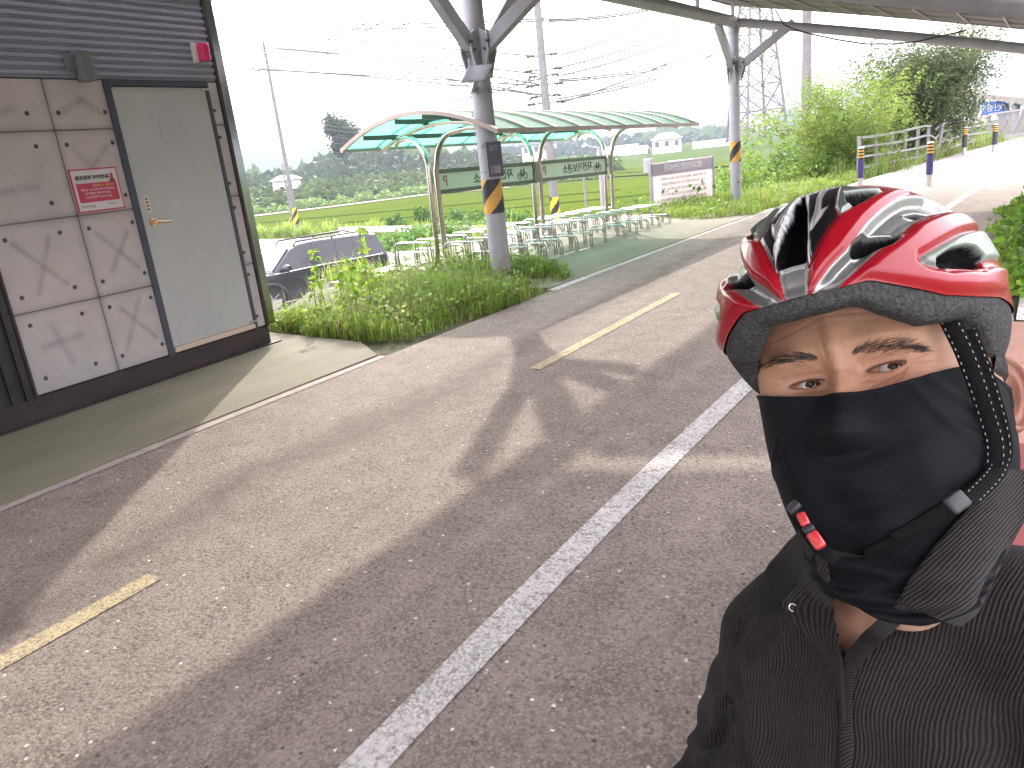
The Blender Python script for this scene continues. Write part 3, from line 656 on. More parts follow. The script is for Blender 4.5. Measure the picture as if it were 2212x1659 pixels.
def bplate(u0, u1, z0, z1, d, mat, name, par):
    mb = MB(); V = [B_(u0, z0, d), B_(u1, z0, d), B_(u1, z1, d), B_(u0, z1, d), B_(u0, z0, d-.01), B_(u1, z0, d-.01), B_(u1, z1, d-.01), B_(u0, z1, d-.01)]
    mb.add(V, [(0, 1, 2, 3), (7, 6, 5, 4), (0, 4, 5, 1), (1, 5, 6, 2), (2, 6, 7, 3), (3, 7, 4, 0)]); o = mb.build(name, mat, par); return o
def banner(name, c):
    m = M(name, c, tuple(x*.93 for x in c), 1, .6); N = m.node_tree.nodes; L = m.node_tree.links; t = N.new('ShaderNodeBsdfTranslucent'); t.inputs[0].default_value = (*c, 1)
    x = N.new('ShaderNodeMixShader'); x.inputs[0].default_value = .7; L.new(N['Principled BSDF'].outputs[0], x.inputs[1]); L.new(t.outputs[0], x.inputs[2]); L.new(x.outputs[0], N['Material Output'].inputs[0]); return m
fc = PBB(bplate(0, 1, 0, 1, .02, banner('faded white sheet', (.66, .62, .62)), 'panel', bb))
bplate(0, 1, .74, .985, .026, banner('faded lavender header', (.55, .52, .58)), 'header_band', fc)
bplate(0, 1, .03, .135, .026, banner('faded pink footer', (.68, .28, .33)), 'footer_band', fc)
for u in (-.012, 1.012):
    mb = MB(); mb.obox(B_(u, -.62), B_(u, 1.03), .06, .05); PBB(mb.build('post', STEEL, bb))
FI = M('faded brown ink', (.09, .07, .065), rough=.6); FW = M('faded header ink', (.55, .53, .54), rough=.6)
rows = [('본 지역 일대는 계룡건설산업(주)에서 시행하는', .655), ('아산 신창일반산업단지 조성사업에 편입됨을', .545), ('알려드리며, 지역 내 분묘 연고자께서는 아래', .435), ('연락처로 연고자신고 및 이장안내를 받으시기', .325), ('(연고자 신고시 분묘이장을 신속히 진행합니다)', .215)]
for t, z in rows: text_obj(t, .066, FI, fc, B_(.5, z, .033), -ux2, up, sx=.98)
text_obj('분묘이장 안내문', .155, FW, fc, B_(.5, .865, .033), -ux2, up, sx=1.0, bold=.004)

# ------------------------------------------------------------------ bollards and fence on the path
PURP = M('purple bollard sleeve', (.055, .035, .16), rough=.45); SILV = M('bollard steel', (.55, .52, .48), rough=.35, metal=.6)
def bollard(p, label, h=.84, r=.055, dark=False):
    b = empty('bollard', p, 0, label, 'bollard', 'bollards across the path')
    mb = MB(); mb.tube([(0, 0, 0), (0, 0, .26)], r*.95, 18); mb.build('foot', SILV, b, smooth=True)
    mb = MB(); mb.tube([(0, 0, .22), (0, 0, h-.24)], r*1.12, 18); mb.build('sleeve', PURP if not dark else NAVY, b, smooth=True)
    mb = MB()
    for i in range(7): mb.tube([(0, 0, h-.24+i*.03), (0, 0, h-.24+(i+1)*.03)], r*1.05, 18, 0 if i % 2 else 1)
    mb.build('reflective_bands', [M('bollard yellow', (.75, .42, .06), rough=.4), BLACKM], b)
    mb = MB(); mb.tube([(0, 0, h-.03), (0, 0, h-.01), (0, 0, h+.005)], [r*1.1, r*1.05, r*.6], 18); mb.build('cap', SILV, b, smooth=True)
    return b
bollard(G(1858, 408), 'purple bollard with yellow and black rings left of the path, beside the fence end')
bollard(G(2006, 402), 'purple bollard with yellow and black rings standing in the middle of the path')
bollard(G(2082, 335), 'dark bollard farther along the path at its left edge, before the baluster fence', .8, .06, True)
bollard(G(2147, 329), 'dark bollard farthest along the path, at the bend', .8, .06, True)
FST = M('fence grey steel', (.27, .26, .27), rough=.5, metal=.4)
fn = empty('rail_fence', G(1862, 384), 0, 'grey post and four rail fence with a dented span along the path edge', 'fence')
def PF(o): o.matrix_parent_inverse = Matrix.Translation(fn.location).inverted(); return o
FL = smooth_line([(-2.72, 21.0), (-2.25, 22.6), (-1.75, 24.6), (-1.25, 27.0), (-.75, 29.6), (-.1, 32.4)], .3)
def fpt(s): 
    t = np.concatenate([[0], np.cumsum(np.hypot(*np.diff(FL, axis=0).T))]); return Vector((np.interp(s*t[-1], t, FL[:, 0]), np.interp(s*t[-1], t, FL[:, 1]), 0))
for i in range(13):
    p = fpt(i/12); mb = MB(); ln = .10 if i == 6 else 0
    mb.obox(p, p+Vector((ln, -ln, .98)), .08, .08); PF(mb.build('post', FST, fn, bevel=.005))
for z in (.20, .46, .72, .96):
    mb = MB(); ks = np.linspace(0, 1, 25)
    for i in range(24):
        def dz(k): return (-.16*math.exp(-((k-.46)/.035)**2) if z > .3 else 0)+.03*math.sin(k*9+z*4)
        if z > .9 and i == 10: PF(mb.build('rail', FST, fn)); mb = MB(); continue
        mb.obox(fpt(ks[i])+Vector((.05, 0, z+dz(ks[i]))), fpt(ks[i+1])+Vector((.05, 0, z+dz(ks[i+1]))), .045, .05)
    PF(mb.build('rail', FST, fn))
bf = empty('baluster_fence', (0, 33, 0), 0, 'low fence of thin grey balusters continuing along the far bend of the path', 'fence')
def PFB(o): o.matrix_parent_inverse = Matrix.Translation(bf.location).inverted(); return o
BL = smooth_line([(-.1, 32.6), (.9, 36.0), (2.4, 40.5), (4.4, 46), (7.2, 53), (10, 59)], .3)
mb = MB(); rl = MB()
for i in range(0, len(BL)-1):
    a = Vector((*BL[i], 0)); b = Vector((*BL[i+1], 0))
    for z in (.12, 1.0): rl.obox(a+Vector((0, 0, z)), b+Vector((0, 0, z)), .05, .06)
    for f_ in (0, .5): p = a.lerp(b, f_); mb.obox(p+Vector((0, 0, .1)), p+Vector((0, 0, 1.0)), .03, .03)
PFB(mb.build('balusters', FST, bf)); PFB(rl.build('rails', FST, bf))

# far canopy with its blue sign
fc2 = empty('far_canopy', (8, 60, 0), 0, 'distant grey canopy on forked columns beyond the path bend', 'canopy')
def PF2(o): o.matrix_parent_inverse = Matrix.Translation(fc2.location).inverted(); return o
zr = lambda d: 3.0
A = D(2040, 204, 50); B = D(2330, 240, 36); Cc = D(2330, 214, 44); D0 = D(2040, 192, 60)
mb = MB(); mb.add([A, B, Cc, D0, A+Vector((0, 0, .25)), B+Vector((0, 0, .25)), Cc+Vector((0, 0, .25)), D0+Vector((0, 0, .25))], [(0, 1, 2, 3), (7, 6, 5, 4), (0, 4, 5, 1), (1, 5, 6, 2), (2, 6, 7, 3), (3, 7, 4, 0)]); PF2(mb.build('roof', BACK, fc2))
for (x, yt, yb, d) in ((2103, 214, 297, 47), (2172, 223, 279, 46), (2196, 226, 275, 42), (2250, 232, 272, 40)):
    t = D(x, yt, d); b = D(x-2, yb, d); b.x, b.y = t.x, t.y
    mb = MB(); mb.tube([b, t], .15, 12); PF2(mb.build('column', STEEL, fc2, smooth=True))
    for sgn in (-1, 1):
        mb = MB(); e = D(x+sgn*22, yt+3, d-sgn*1.5); mb.obox(t-Vector((0, 0, 1.1)), e, .14, .14); PF2(mb.build('arm', STEEL, fc2))
bs = empty('road_sign', D(2147, 236, 43.5), 0, 'blue rectangular direction sign with white writing on a pole under the far canopy', 'road sign')
def PBS(o): o.matrix_parent_inverse = Matrix.Translation(bs.location).inverted(); return o
BLUE = M('sign blue', (.06, .15, .50), (.05, .13, .44), 4, .4)
a, b = D(2120, 237, 43.5), D(2172, 231, 43.5); z0, z1 = a.z-.27, a.z+.30; a.z = b.z = 0; uu = (b-a).normalized(); nn2 = Vector((uu.y, -uu.x, 0))
mb = MB(); mb.obox(a+Vector((0, 0, (z0+z1)/2)), b+Vector((0, 0, (z0+z1)/2)), .05, z1-z0); pb = PBS(mb.build('plate', BLUE, bs))
text_obj('신창역', .36, WHITE, pb, a.lerp(b, .36)+nn2*.03+Vector((0, 0, (z0+z1)/2)), -uu, up, sx=.9)
text_obj('↑', .4, WHITE, pb, a.lerp(b, .86)+nn2*.03+Vector((0, 0, (z0+z1)/2)), -uu, up)
mb = MB(); pp = D(2134, 280, 43.6); pp2 = D(2134, 246, 43.6); pp2.x, pp2.y = pp.x, pp.y; mb.tube([pp, pp2], .09, 10); PBS(mb.build('pole', STEEL, bs))
rs = empty('round_sign', D(2072, 268, 42), 0, 'small round blue traffic sign on a thin post beside the far canopy', 'road sign')
c = Vector((0, 0, 0)); v_ = Vector((D(2072, 268, 42).x, D(2072, 268, 42).y, 0)).normalized()
mb = MB(); mb.tube([c, c-v_*.03], .26, 24); pr = mb.build('plate', BLUE, rs)
mb = MB(); sd_ = Vector((v_.y, -v_.x, 0)); mb.obox(c-v_*.034-sd_*.12, c-v_*.034+sd_*.12, .01, .08); mb.build('white_bar', WHITE, pr)
mb = MB(); mb.tube([c+v_*.03, c+v_*.03-Vector((0, 0, 1.4))], .03, 8); mb.build('pole', STEEL, rs)
# red bench behind the seated rider
bn_ = MB(); bn_.box((-.20, .42, .40), (.62, 2.72, .45)); 
bench = empty('bench', (.2, 1.5, 0), 0, 'dark red painted bench the rider sits on at the right edge', 'bench')
o = bn_.build('seat', REDP, bench, bevel=.008); o.matrix_parent_inverse = Matrix.Translation(bench.location).inverted()
for y in (.6, 1.6, 2.5):
    mb = MB(); mb.box((-.12, y-.08, .0), (.54, y+.08, .399)); o = mb.build('leg', REDP, bench, bevel=.006); o.matrix_parent_inverse = Matrix.Translation(bench.location).inverted()
# ------------------------------------------------------------------ vegetation builders (numpy leaf meshes)
def leaf_quads(P, size, cols, seed=0, asp=.55, droop=.25, nrm=None):
    "one folded leaf (two triangles-ish quad) per point"
    r = np.random.default_rng(seed); n = len(P)
    a = r.normal(size=(n, 3)); a[:, 2] *= .5; a[:, 2] -= droop; a /= np.linalg.norm(a, axis=1)[:, None]
    b = r.normal(size=(n, 3)); b -= a*(a*b).sum(1)[:, None]; b /= np.linalg.norm(b, axis=1)[:, None]
    s = (size*r.uniform(.6, 1.35, n))[:, None]
    V = np.stack([P, P+a*s*.5+b*s*asp*.5, P+a*s, P+a*s*.5-b*s*asp*.5], 1).reshape(-1, 3)
    Q = np.arange(4*n).reshape(n, 4); C = np.repeat(cols, 4, 0)
    return V, Q, C
def tint(base, n, seed, var=.25, hue=.12):
    r = np.random.default_rng(seed); c = np.array(base)[None]*(1+r.normal(size=(n, 1))*var).clip(.35, 1.9)
    return np.clip(c*(1+r.normal(size=(n, 3))*hue*np.array([1, .35, .8])), .004, .8)
def branch_tree(name, base, H, Wd, nleaf, lsize, col, seed, label, lean=(0, 0), low=.15, nb=26, group=None, cat='tree', wisp=.16):
    r = np.random.default_rng(seed); t = empty(name, base, 0, label, cat, group)
    tr = MB(); tips = []
    nst = 3
    for k in range(nst):
        a = r.uniform(0, 6.28); p = Vector((0, 0, -.3)); pts = [p]; d = Vector((math.cos(a)*.28, math.sin(a)*.28, 1)).normalized()
        for j in range(7):
            d = (d+Vector((r.normal()*.14+lean[0]*.1, r.normal()*.14+lean[1]*.1, .05))).normalized(); p = p+d*(H*.86/7); pts.append(p.copy())
        tr.tube(pts, [.05*H/4*(1-j/8.5) for j in range(8)], 7)
        for b in range(nb//nst):
            q = pts[int(r.integers(1, 7))].lerp(pts[7], r.uniform(0, .3)); az = r.uniform(0, 6.28); L_ = Wd*.5*r.uniform(.5, 1.05)*(1-.45*max(0, q.z/H-.5))
            dd = Vector((math.cos(az), math.sin(az), r.uniform(.1, .9))).normalized(); bp = [q]
            for j in range(5):
                dd = (dd+Vector(r.normal(size=3)*.13)+Vector((0, 0, .04))).normalized(); bp.append(bp[-1]+dd*L_/5)
            tr.tube(bp, [.016*H/4*(1-j/6) for j in range(6)], 5)
            for j in range(1, 6):
                for w in range(3): tips.append(bp[j]+Vector(r.normal(size=3)*.12))
        for j in range(3, 8): tips.append(pts[j])
    tr.build('trunk', BARK, t, smooth='all')
    tips = np.array([list(v) for v in tips]); tips = tips[tips[:, 2] > H*low]
    ns = nleaf//14; ii = r.integers(0, len(tips), ns); c = tips[ii]+r.normal(size=(ns, 3))*Wd*.05
    dr = r.normal(size=(ns, 3)); dr[:, 2] = np.abs(dr[:, 2])*.9+.1; dr /= np.linalg.norm(dr, axis=1)[:, None]
    out = c/ (np.linalg.norm(c, axis=1)[:, None]+1e-6); dr = dr*.6+out*.5
    tt = r.uniform(0, 1, (ns, 14)); P = c[:, None]+dr[:, None]*(tt[..., None]*Wd*wisp)+r.normal(size=(ns, 14, 3))*lsize*.6
    cc = np.repeat(tint(col, ns, seed+1, .26, .12), 14, 0)*tint((1, 1, 1), ns*14, seed+2, .16, .06)
    V, Q, C = leaf_quads(P.reshape(-1, 3), lsize, np.clip(cc, .004, .7), seed+3, .42)
    npmesh('crown', V, Q, LEAF, t, C, smooth=False); return t
def foliage_mass(name, pts_fn, n, lsize, col, seed, label, cat=None, kind=None, asp=.6, var=.28, group=None, loc=None):
    P = pts_fn(n, np.random.default_rng(seed)); m = len(P)
    cc = tint(col, m, seed+1, var, .13); V, Q, C = leaf_quads(P, lsize, cc, seed+3, asp)
    if loc is not None: V = V-np.array(loc)
    o = npmesh(name, V, Q, LEAF, None, C, smooth=False)
    if loc is not None: o.location = loc
    return tag(o, label, cat, group, kind)
def blades(P, h, w, cols, seed, bend=.45):
    r = np.random.default_rng(seed); n = len(P); az = r.uniform(0, 6.28, n); d = np.stack([np.cos(az), np.sin(az), 0*az], 1); sd = np.stack([-np.sin(az), np.cos(az), 0*az], 1)
    hh = (h*r.uniform(.45, 1.25, n))[:, None]; bb = (bend*r.uniform(.2, 1.6, n))[:, None]*hh; ww = (w*r.uniform(.6, 1.4, n))[:, None]
    up_ = np.array([0, 0, 1.0])
    lv = []
    for t, wf in ((0, 1), (.4, .9), (.75, .6), (1, .08)):
        c = P+up_*hh*(t-.22*t*t*bb/hh)+d*bb*t*t; lv += [c-sd*ww*wf*.5, c+sd*ww*wf*.5]
    V = np.stack(lv, 1).reshape(-1, 3); b = np.arange(n)[:, None]*8
    Q = np.concatenate([b+np.array([[0, 1, 3, 2]]), b+np.array([[2, 3, 5, 4]]), b+np.array([[4, 5, 7, 6]])], 0)
    return V, Q, np.repeat(cols, 8, 0)
def in_poly(P, poly):
    x, y = P[:, 0], P[:, 1]; c = np.zeros(len(P), bool); n = len(poly)
    for i in range(n):
        x0, y0 = poly[i]; x1, y1 = poly[(i+1) % n]
        c ^= ((y0 > y) != (y1 > y)) & (x < (x1-x0)*(y-y0)/((y1-y0) if y1 != y0 else 1e-9)+x0)
    return c
def scatter(poly, n, r):
    pl_ = np.array(poly); lo, hi = pl_.min(0), pl_.max(0); out = []
    while sum(map(len, out)) < n:
        q = r.uniform(lo, hi, (n*2, 2)); out.append(q[in_poly(q, poly)])
    return np.concatenate(out)[:n]
def clump_noise(q, s, seed):
    r = np.random.default_rng(seed); o = np.zeros(len(q))
    for k in range(6):
        a = r.normal(size=2)*s*(1+.5*k); o += np.sin(q@a+r.uniform(0, 6.28))/(1+.4*k)
    return o
def grass_patch(name, poly, n, h, w, col, seed, label, zf=lambda x, y: 0*x, hvar=.45, edge=True, broad=0, bs=.06, dry=.2):
    r = np.random.default_rng(seed); q = scatter(poly, n, r); cn = clump_noise(q, 2.6, seed)
    keep = r.uniform(0, 1, n) < .55+.25*cn; q = q[keep]; cn = cn[keep]
    P = np.column_stack([q, zf(q[:, 0], q[:, 1])-.01]); hh = h*(1+hvar*cn).clip(.25, 2)
    cc = tint(col, len(P), seed+1, .25, .14)*(1+.12*cn[:, None]); dm = r.uniform(0, 1, len(P)) < dry; cc[dm] = tint((.30, .25, .12), dm.sum(), seed+5, .2)
    V, Q, C = blades(P, hh, w, np.clip(cc, .01, .7), seed+2)
    if broad:
        q2 = scatter(poly, broad, r); c2 = clump_noise(q2, 2.6, seed); k2 = c2 > -.2; q2 = q2[k2]; c2 = c2[k2]
        P2 = np.column_stack([q2, zf(q2[:, 0], q2[:, 1])+r.uniform(.05, 1, len(q2))*h*.9*(1+hvar*c2)])
        V2, Q2, C2 = leaf_quads(P2, bs, tint(col, len(P2), seed+7, .3, .15), seed+8, .6)
        Q = np.concatenate([Q, Q2+len(V)]); V = np.concatenate([V, V2]); C = np.concatenate([C, C2])
    return tag(npmesh(name, V, Q, GRASS, None, C, smooth=False), label, 'grass', None, 'stuff')
tz = lambda x, y: terr_z(np.asarray(x, float), np.asarray(y, float))
GR = (.17, .27, .030); GL = (.24, .36, .045); DK = (.055, .105, .022)
wp = [(-6.15, 5.2), (-5.5, 5.02), (-4.75, 4.98), (-4.32, 5.15), (-4.12, 6.0), (-3.98, 7.35), (-4.25, 8.2), (-4.9, 8.6), (-6.0, 8.0), (-6.6, 7.2), (-6.6, 6.2), (-6.7, 5.3)]
grass_patch('weeds', wp, 20000, .17, .009, GR, 11, 'tangled green weeds and grass between the hut and the canopy column', zf=lambda x, y: 0*x, broad=9000, bs=.05)
grass_patch('weeds', [(-6.3, 5.2), (-5.2, 5.1), (-4.9, 5.6), (-5.4, 6.1), (-6.5, 5.9), (-6.8, 5.3)], 5000, .20, .010, GL, 12, 'tall sunlit grass beside the hut corner', broad=3500, bs=.06)
grass_patch('verge_grass', [(-4.75, 13.6), (-3.5, 13.3), (-3.25, 15.5), (-2.95, 18), (-2.35, 20.8), (-3.3, 21.2), (-4.6, 19), (-5.8, 17), (-6.2, 15.0)], 17000, .14, .012, GR, 13, 'grass verge between the road edge and the shrubs', zf=tz, broad=5000, bs=.06)
grass_patch('verge_grass', [(-5.6, 14.8), (-4.3, 14.1), (-4.2, 17.0), (-6.2, 18.5), (-9.5, 21), (-10, 18)], 9000, .10, .014, (.13, .22, .03), 14, 'rough grass around the billboard posts', zf=tz, broad=7000, bs=.08)
grass_patch('verge_grass', [(-8.2, 8.0), (-7.9, 14.5), (-9.6, 15.5), (-11, 22), (-13, 22), (-11.5, 12), (-10, 8.0)], 9000, .28, .014, GR, 15, 'grass on the bank behind the racks', zf=tz, broad=3000, bs=.07)
grass_patch('fence_grass', [(-2.5, 20.5), (-1.9, 22.4), (-1.3, 25), (-.8, 28), (.6, 34), (-1.5, 34), (-3.2, 28), (-4.2, 22)], 12000, .30, .016, (.14, .22, .035), 16, 'grass growing through the rail fence', zf=lambda x, y: 0*x-.03, broad=4000, bs=.09)
grass_patch('lot_edge_grass', [(G(x, y, -2.04).x, G(x, y, -2.04).y) for x, y in ((430, 520), (560, 515), (700, 511), (835, 516), (960, 525), (1090, 538), (1090, 528), (960, 516), (835, 508), (700, 505), (560, 509), (430, 513))], 14000, .5, .04, (.20, .30, .04), 17, 'tall grass along the far edge of the parking lot', zf=lambda x, y: 0*x-2.04, broad=6000, bs=.16)

grass_patch('weeds', [(-6.6, 6.9), (-5.2, 7.4), (-5.3, 8.5), (-7.0, 8.4), (-7.5, 7.6)], 5000, .20, .010, GR, 18, 'low grass around the foot of the near shelter post', broad=2500, bs=.06)
grass_patch('weeds', [(-6.2, 5.25), (-4.6, 5.1), (-4.2, 6.6), (-4.5, 8.0), (-6.2, 7.6)], 900, .30, .006, (.26, .34, .09), 19, 'sparse tall seeding grass standing out of the weed patch', broad=900, bs=.06, dry=.5)
# leafy stalks standing above the weeds
def stalk(p, h, seed, label, n=26, ls=.07):
    r = np.random.default_rng(seed); t = empty('leafy_weed', p, 0, label, 'plant', 'tall leafy weeds in the patch by the hut')
    pts = [Vector((0, 0, 0))]; d = Vector((r.normal()*.05, r.normal()*.05, 1)).normalized()
    for k in range(8): d = (d+Vector((r.normal()*.04, r.normal()*.04, 0))).normalized(); pts.append(pts[-1]+d*h/8)
    mb = MB(); mb.tube(pts, [.007*(1-k/10) for k in range(9)], 6); mb.build('stem', M('weed stem', (.16, .20, .06), rough=.7), t, smooth='all')
    P = np.array([list(pts[0].lerp(pts[8], 0)+(pts[min(7, int(f*8))].lerp(pts[min(8, int(f*8)+1)], (f*8) % 1))-pts[0]) for f in r.uniform(.22, 1, n)])
    V, Q, C = leaf_quads(P, ls, tint((.26, .40, .045), n, seed+1, .25, .1), seed+2, .5, droop=.35)
    npmesh('leaves', V, Q, LEAF, t, C, smooth=False)
def wp_(px, py, f=1.0): v = G(px, py); return v*f
stalk(G(806, 690), .98, 21, 'tallest leafy weed, with sparse stem rising in front of the parking lot', 46, .085)
stalk(G(717, 700), .80, 22, 'leafy weed standing in front of the car door', 60, .075)
stalk(G(750, 695), .62, 23, 'bushy pale green weed between the two taller stalks', 60, .075)
stalk(G(775, 690), .70, 24, 'leafy weed in front of the rear wheel of the car', 60, .075)
stalk(G(690, 690), .55, 25, 'short leafy weed just right of the hut corner', 34, .06)
stalk(G(840, 705), .55, 26, 'short leafy weed right of the tallest stalk', 34, .06)

# creeper and hedge on the right
def hedge_pts(n, r):
    y = r.uniform(6.3, 30, n)**1; y = 6.3+(y-6.3)*r.uniform(.35, 1, n); e = np.interp(y, RE[:, 1], RE[:, 0])
    d = r.uniform(0, 1, n)**.8*3.2; x = e+.02+.22*(y < 9)*(9-y)/2.5+d+.10*np.sin(y*3.1)+.08*np.sin(y*7.3); top = .10+np.clip(d, 0, 1.2)*1.05+.3*np.clip((y-9)/6, 0, 1)*np.clip(d, 0, 1)+.12*np.sin(y*2.2+1)+.08*np.sin(x*5+y*4)
    z = top*r.uniform(.55, 1.05, n)**.5; return np.stack([x, y, z], 1)
foliage_mass('creeper_hedge', hedge_pts, 26000, .085, (.13, .24, .03), 31, 'dense creeper covering the bank along the right edge of the path', 'hedge', 'stuff', asp=.85)
def cr_edge(n, r):
    y = r.uniform(6.6, 13, n); x = np.interp(y, RE[:, 1], RE[:, 0])-.04+.22*(y < 9)*(9-y)/2.5+r.normal(size=n)*.08+.12*np.sin(y*4); return np.stack([x, y, r.uniform(.01, .12, n)], 1)
foliage_mass('creeper_runners', cr_edge, 1200, .07, (.17, .30, .03), 32, 'loose creeper runners spilling onto the path edge', 'creeper', 'stuff', asp=.85)

# shrubs and trees left of the path
branch_tree('dark_tree', (*D(1950, 350, 28)[:2], -.4), 3.9, 3.9, 40000, .10, (.095, .13, .045), 41, 'tall dark green tree with feathery crown behind the rail fence', lean=(0, 0), low=.10, nb=60, wisp=.20)
branch_tree('light_tree', (*D(1856, 380, 23.2)[:2], -.4), 3.3, 3.3, 30000, .075, (.20, .29, .045), 42, 'yellow green bushy tree in front of the dark tree', low=.08, nb=54, wisp=.18)
def blob(c, rad, n, ls, col, seed, name, label, group):
    def f(n_, r):
        u = r.normal(size=(n_, 3)); u /= np.linalg.norm(u, axis=1)[:, None]; k = np.random.default_rng(seed+9); nl = 9
        cc = k.normal(size=(nl, 3))*.42; cc[:, 2] = np.abs(cc[:, 2])*.9; rr = k.uniform(.35, .62, nl); i = r.integers(0, nl, n_)
        P = (cc[i]+u*(rr[i]*r.uniform(.55, 1.08, n_))[:, None])*np.array(rad); P[:, 2] = np.maximum(P[:, 2], -.1); return P+np.array(c)
    t = foliage_mass(name, f, n, ls, col, seed, label, 'shrub', None, group=group, loc=c)
    mb = MB(); k = random.Random(seed)
    for i in range(5): mb.tube([Vector((0, 0, -.2)), Vector((k.uniform(-.3, .3)*rad[0], k.uniform(-.3, .3)*rad[1], .5*rad[2]))], [.02, .008], 5)
    mb.build('stems', BARK, t)
SG = 'shrubs between the canopy and the rail fence'
def SH(px, py, d, z0): v = D(px, py, d); return (v.x, v.y, z0)
blob(SH(1500, 400, 27, -1.3), (1.5, 1.4, 1.1), 5200, .12, (.19, .28, .035), 51, 'shrub', 'low bright shrub just right of the billboard', SG)
blob(SH(1555, 380, 26, -1.1), (1.3, 1.3, 1.3), 5200, .11, (.16, .26, .03), 52, 'shrub', 'shrub partly hidden by the striped far column', SG)
blob(SH(1640, 370, 26, -1.0), (1.6, 1.5, 1.7), 8000, .11, (.15, .24, .03), 53, 'shrub', 'tall shrub right of the far column', SG)
blob(SH(1705, 360, 25, -.8), (1.3, 1.3, 1.5), 7000, .11, (.10, .17, .03), 54, 'shrub', 'darker shrub at the foot of the round utility pole', SG)
blob(SH(1760, 370, 22.5, -.5), (1.2, 1.2, 1.0), 6500, .10, (.15, .23, .035), 55, 'shrub', 'broad leaved shrub left of the fence end', SG)
blob(SH(1810, 375, 22.5, -.3), (1.0, 1.0, .8), 5000, .09, (.17, .25, .05), 56, 'shrub', 'small shrub touching the first fence post', SG)
blob(SH(1590, 415, 21, -.6), (1.0, .9, .55), 3000, .09, (.12, .20, .03), 57, 'shrub', 'low dark shrub behind the far column', SG)
blob(SH(2020, 330, 34, -.3), (1.6, 1.3, 1.2), 5000, .13, (.12, .19, .03), 58, 'shrub', 'shrub behind the far end of the rail fence', SG)
VG = 'vine clumps on the guardrail'
for k, (px, d, s, l) in enumerate([(862, 43.5, .55, 'left of the near shelter post'), (944, 42, .95, 'second from the left'), (985, 41, .9, 'third from the left'), (1050, 39, 1.0, 'just left of the near canopy column'), (1110, 37, 1.4, 'right of the near canopy column')]):
    v = D(px, 505, d*.91); blob((v.x, v.y, -2.05), (1.0*s, 1.0*s, .95+.2*s), 2200, .17, (.06, .14, .025), 70+k, 'vine_clump', 'vine clump on the guardrail, '+l, VG)
def lotvine(n, r):
    i = r.uniform(0, 1, n); px = 840+i*320; P = np.array([list(D(float(x), 520, 34.5)) for x in px]); P[:, :2] += r.normal(size=(n, 2))*.9; P[:, 2] = -2.05+r.uniform(0, 1, n)**.7*.9*(.6+.4*np.sin(px*.07)); return P
foliage_mass('ground_vines', lotvine, 9000, .17, (.09, .18, .028), 79, 'low vines spread in front of the guardrail', 'vines', 'stuff', asp=.85)
def rackweeds(n, r):
    P = np.array([list(D(float(x), 470, 19.5)) for x in r.uniform(1225, 1420, n)]); P[:, :2] += r.normal(size=(n, 2))*.9; P[:, 2] = tz(P[:, 0], P[:, 1])+r.uniform(0, 1, n)*.45; return P
foliage_mass('bank_vines', rackweeds, 9000, .11, (.09, .17, .03), 80, 'leafy vines on the bank behind the far end of the racks', 'vines', 'stuff', asp=.8)

# ------------------------------------------------------------------ hills and far woods
def ridge(name, prof, dist, depth, mat, seed, rough=1.5, kind='structure', base=-3.2):
    "long hill whose crest follows (survey x, survey y) at a horizontal distance; real depth behind it"
    px = np.array([p[0] for p in prof], float); xs = np.arange(px[0], px[-1]+1, 5.0); r = np.random.default_rng(seed)
    y_ = np.interp(xs, px, [p[1] for p in prof]); n = len(xs); nz_ = np.zeros(n)
    for k in range(8): nz_ += np.sin(xs*(.02+.03*k)+r.uniform(0, 6.28))/(1+.5*k)
    ks = np.linspace(-.55, 1.0, 14); V = []
    for i in range(n):
        c = D(xs[i], y_[i], dist); u = np.array([c.x, c.y]); un = u/np.linalg.norm(u); hgt = c.z-base
        for k in ks:
            e = max(0, 1-abs(k)**1.5) if k > 0 else max(0, 1-abs(k/.55)**1.7)
            q = u+un*k*depth; V.append((q[0], q[1], base+hgt*e+rough*.35*nz_[i]*e+r.normal()*rough*.22*(e > .05)*(e < .999)))
    V = np.array(V); m = len(ks); ii = np.arange(n*m).reshape(n, m)
    Q = np.stack([ii[:-1, :-1], ii[1:, :-1], ii[1:, 1:], ii[:-1, 1:]], -1).reshape(-1, 4)
    o = npmesh(name, V, Q, mat); return tag(o, kind=kind)
HILL = M('wooded hill', (.040, .065, .028), (.075, .115, .04), .09, 1, 0, 1.0, .6, 6, spec=0)
HILL2 = M('hazy mountain', (.05, .075, .045), (.06, .09, .05), .01, 1, spec=0)
ridge('mountains', [(380,360),(430,350),(500,344),(530,334),(560,329),(590,333),(608,345),(625,350),(650,330),(690,322),(730,330),(790,345),(900,330),(1060,318),(1110,296),(1140,291),(1200,300),(1300,300)], 1500, 500, HILL2, 5, 6)
ridge('mountains', [(1560,300),(1610,278),(1650,262),(1680,238),(1700,231),(1722,236),(1745,250),(1800,256),(1900,250),(2000,245),(2060,231),(2110,222),(2150,232),(2190,226),(2260,220),(2330,230)], 1200, 420, HILL2, 6, 4)
ridge('hills', [(1040,330),(1100,318),(1200,312),(1250,300),(1306,297),(1351,291),(1364,296),(1400,284),(1433,279),(1491,277),(1540,277),(1570,271),(1610,274),(1680,283),(1750,282),(1850,272),(2000,262)], 520, 190, HILL, 7, 4)
ridge('hills', [(440,395),(500,385),(560,376),(600,378),(640,372),(680,348),(705,330),(740,322),(800,318),(870,322),(950,324),(1040,326),(1120,330),(1180,345),(1240,352),(1330,350)], 250, 70, HILL, 8, 3)
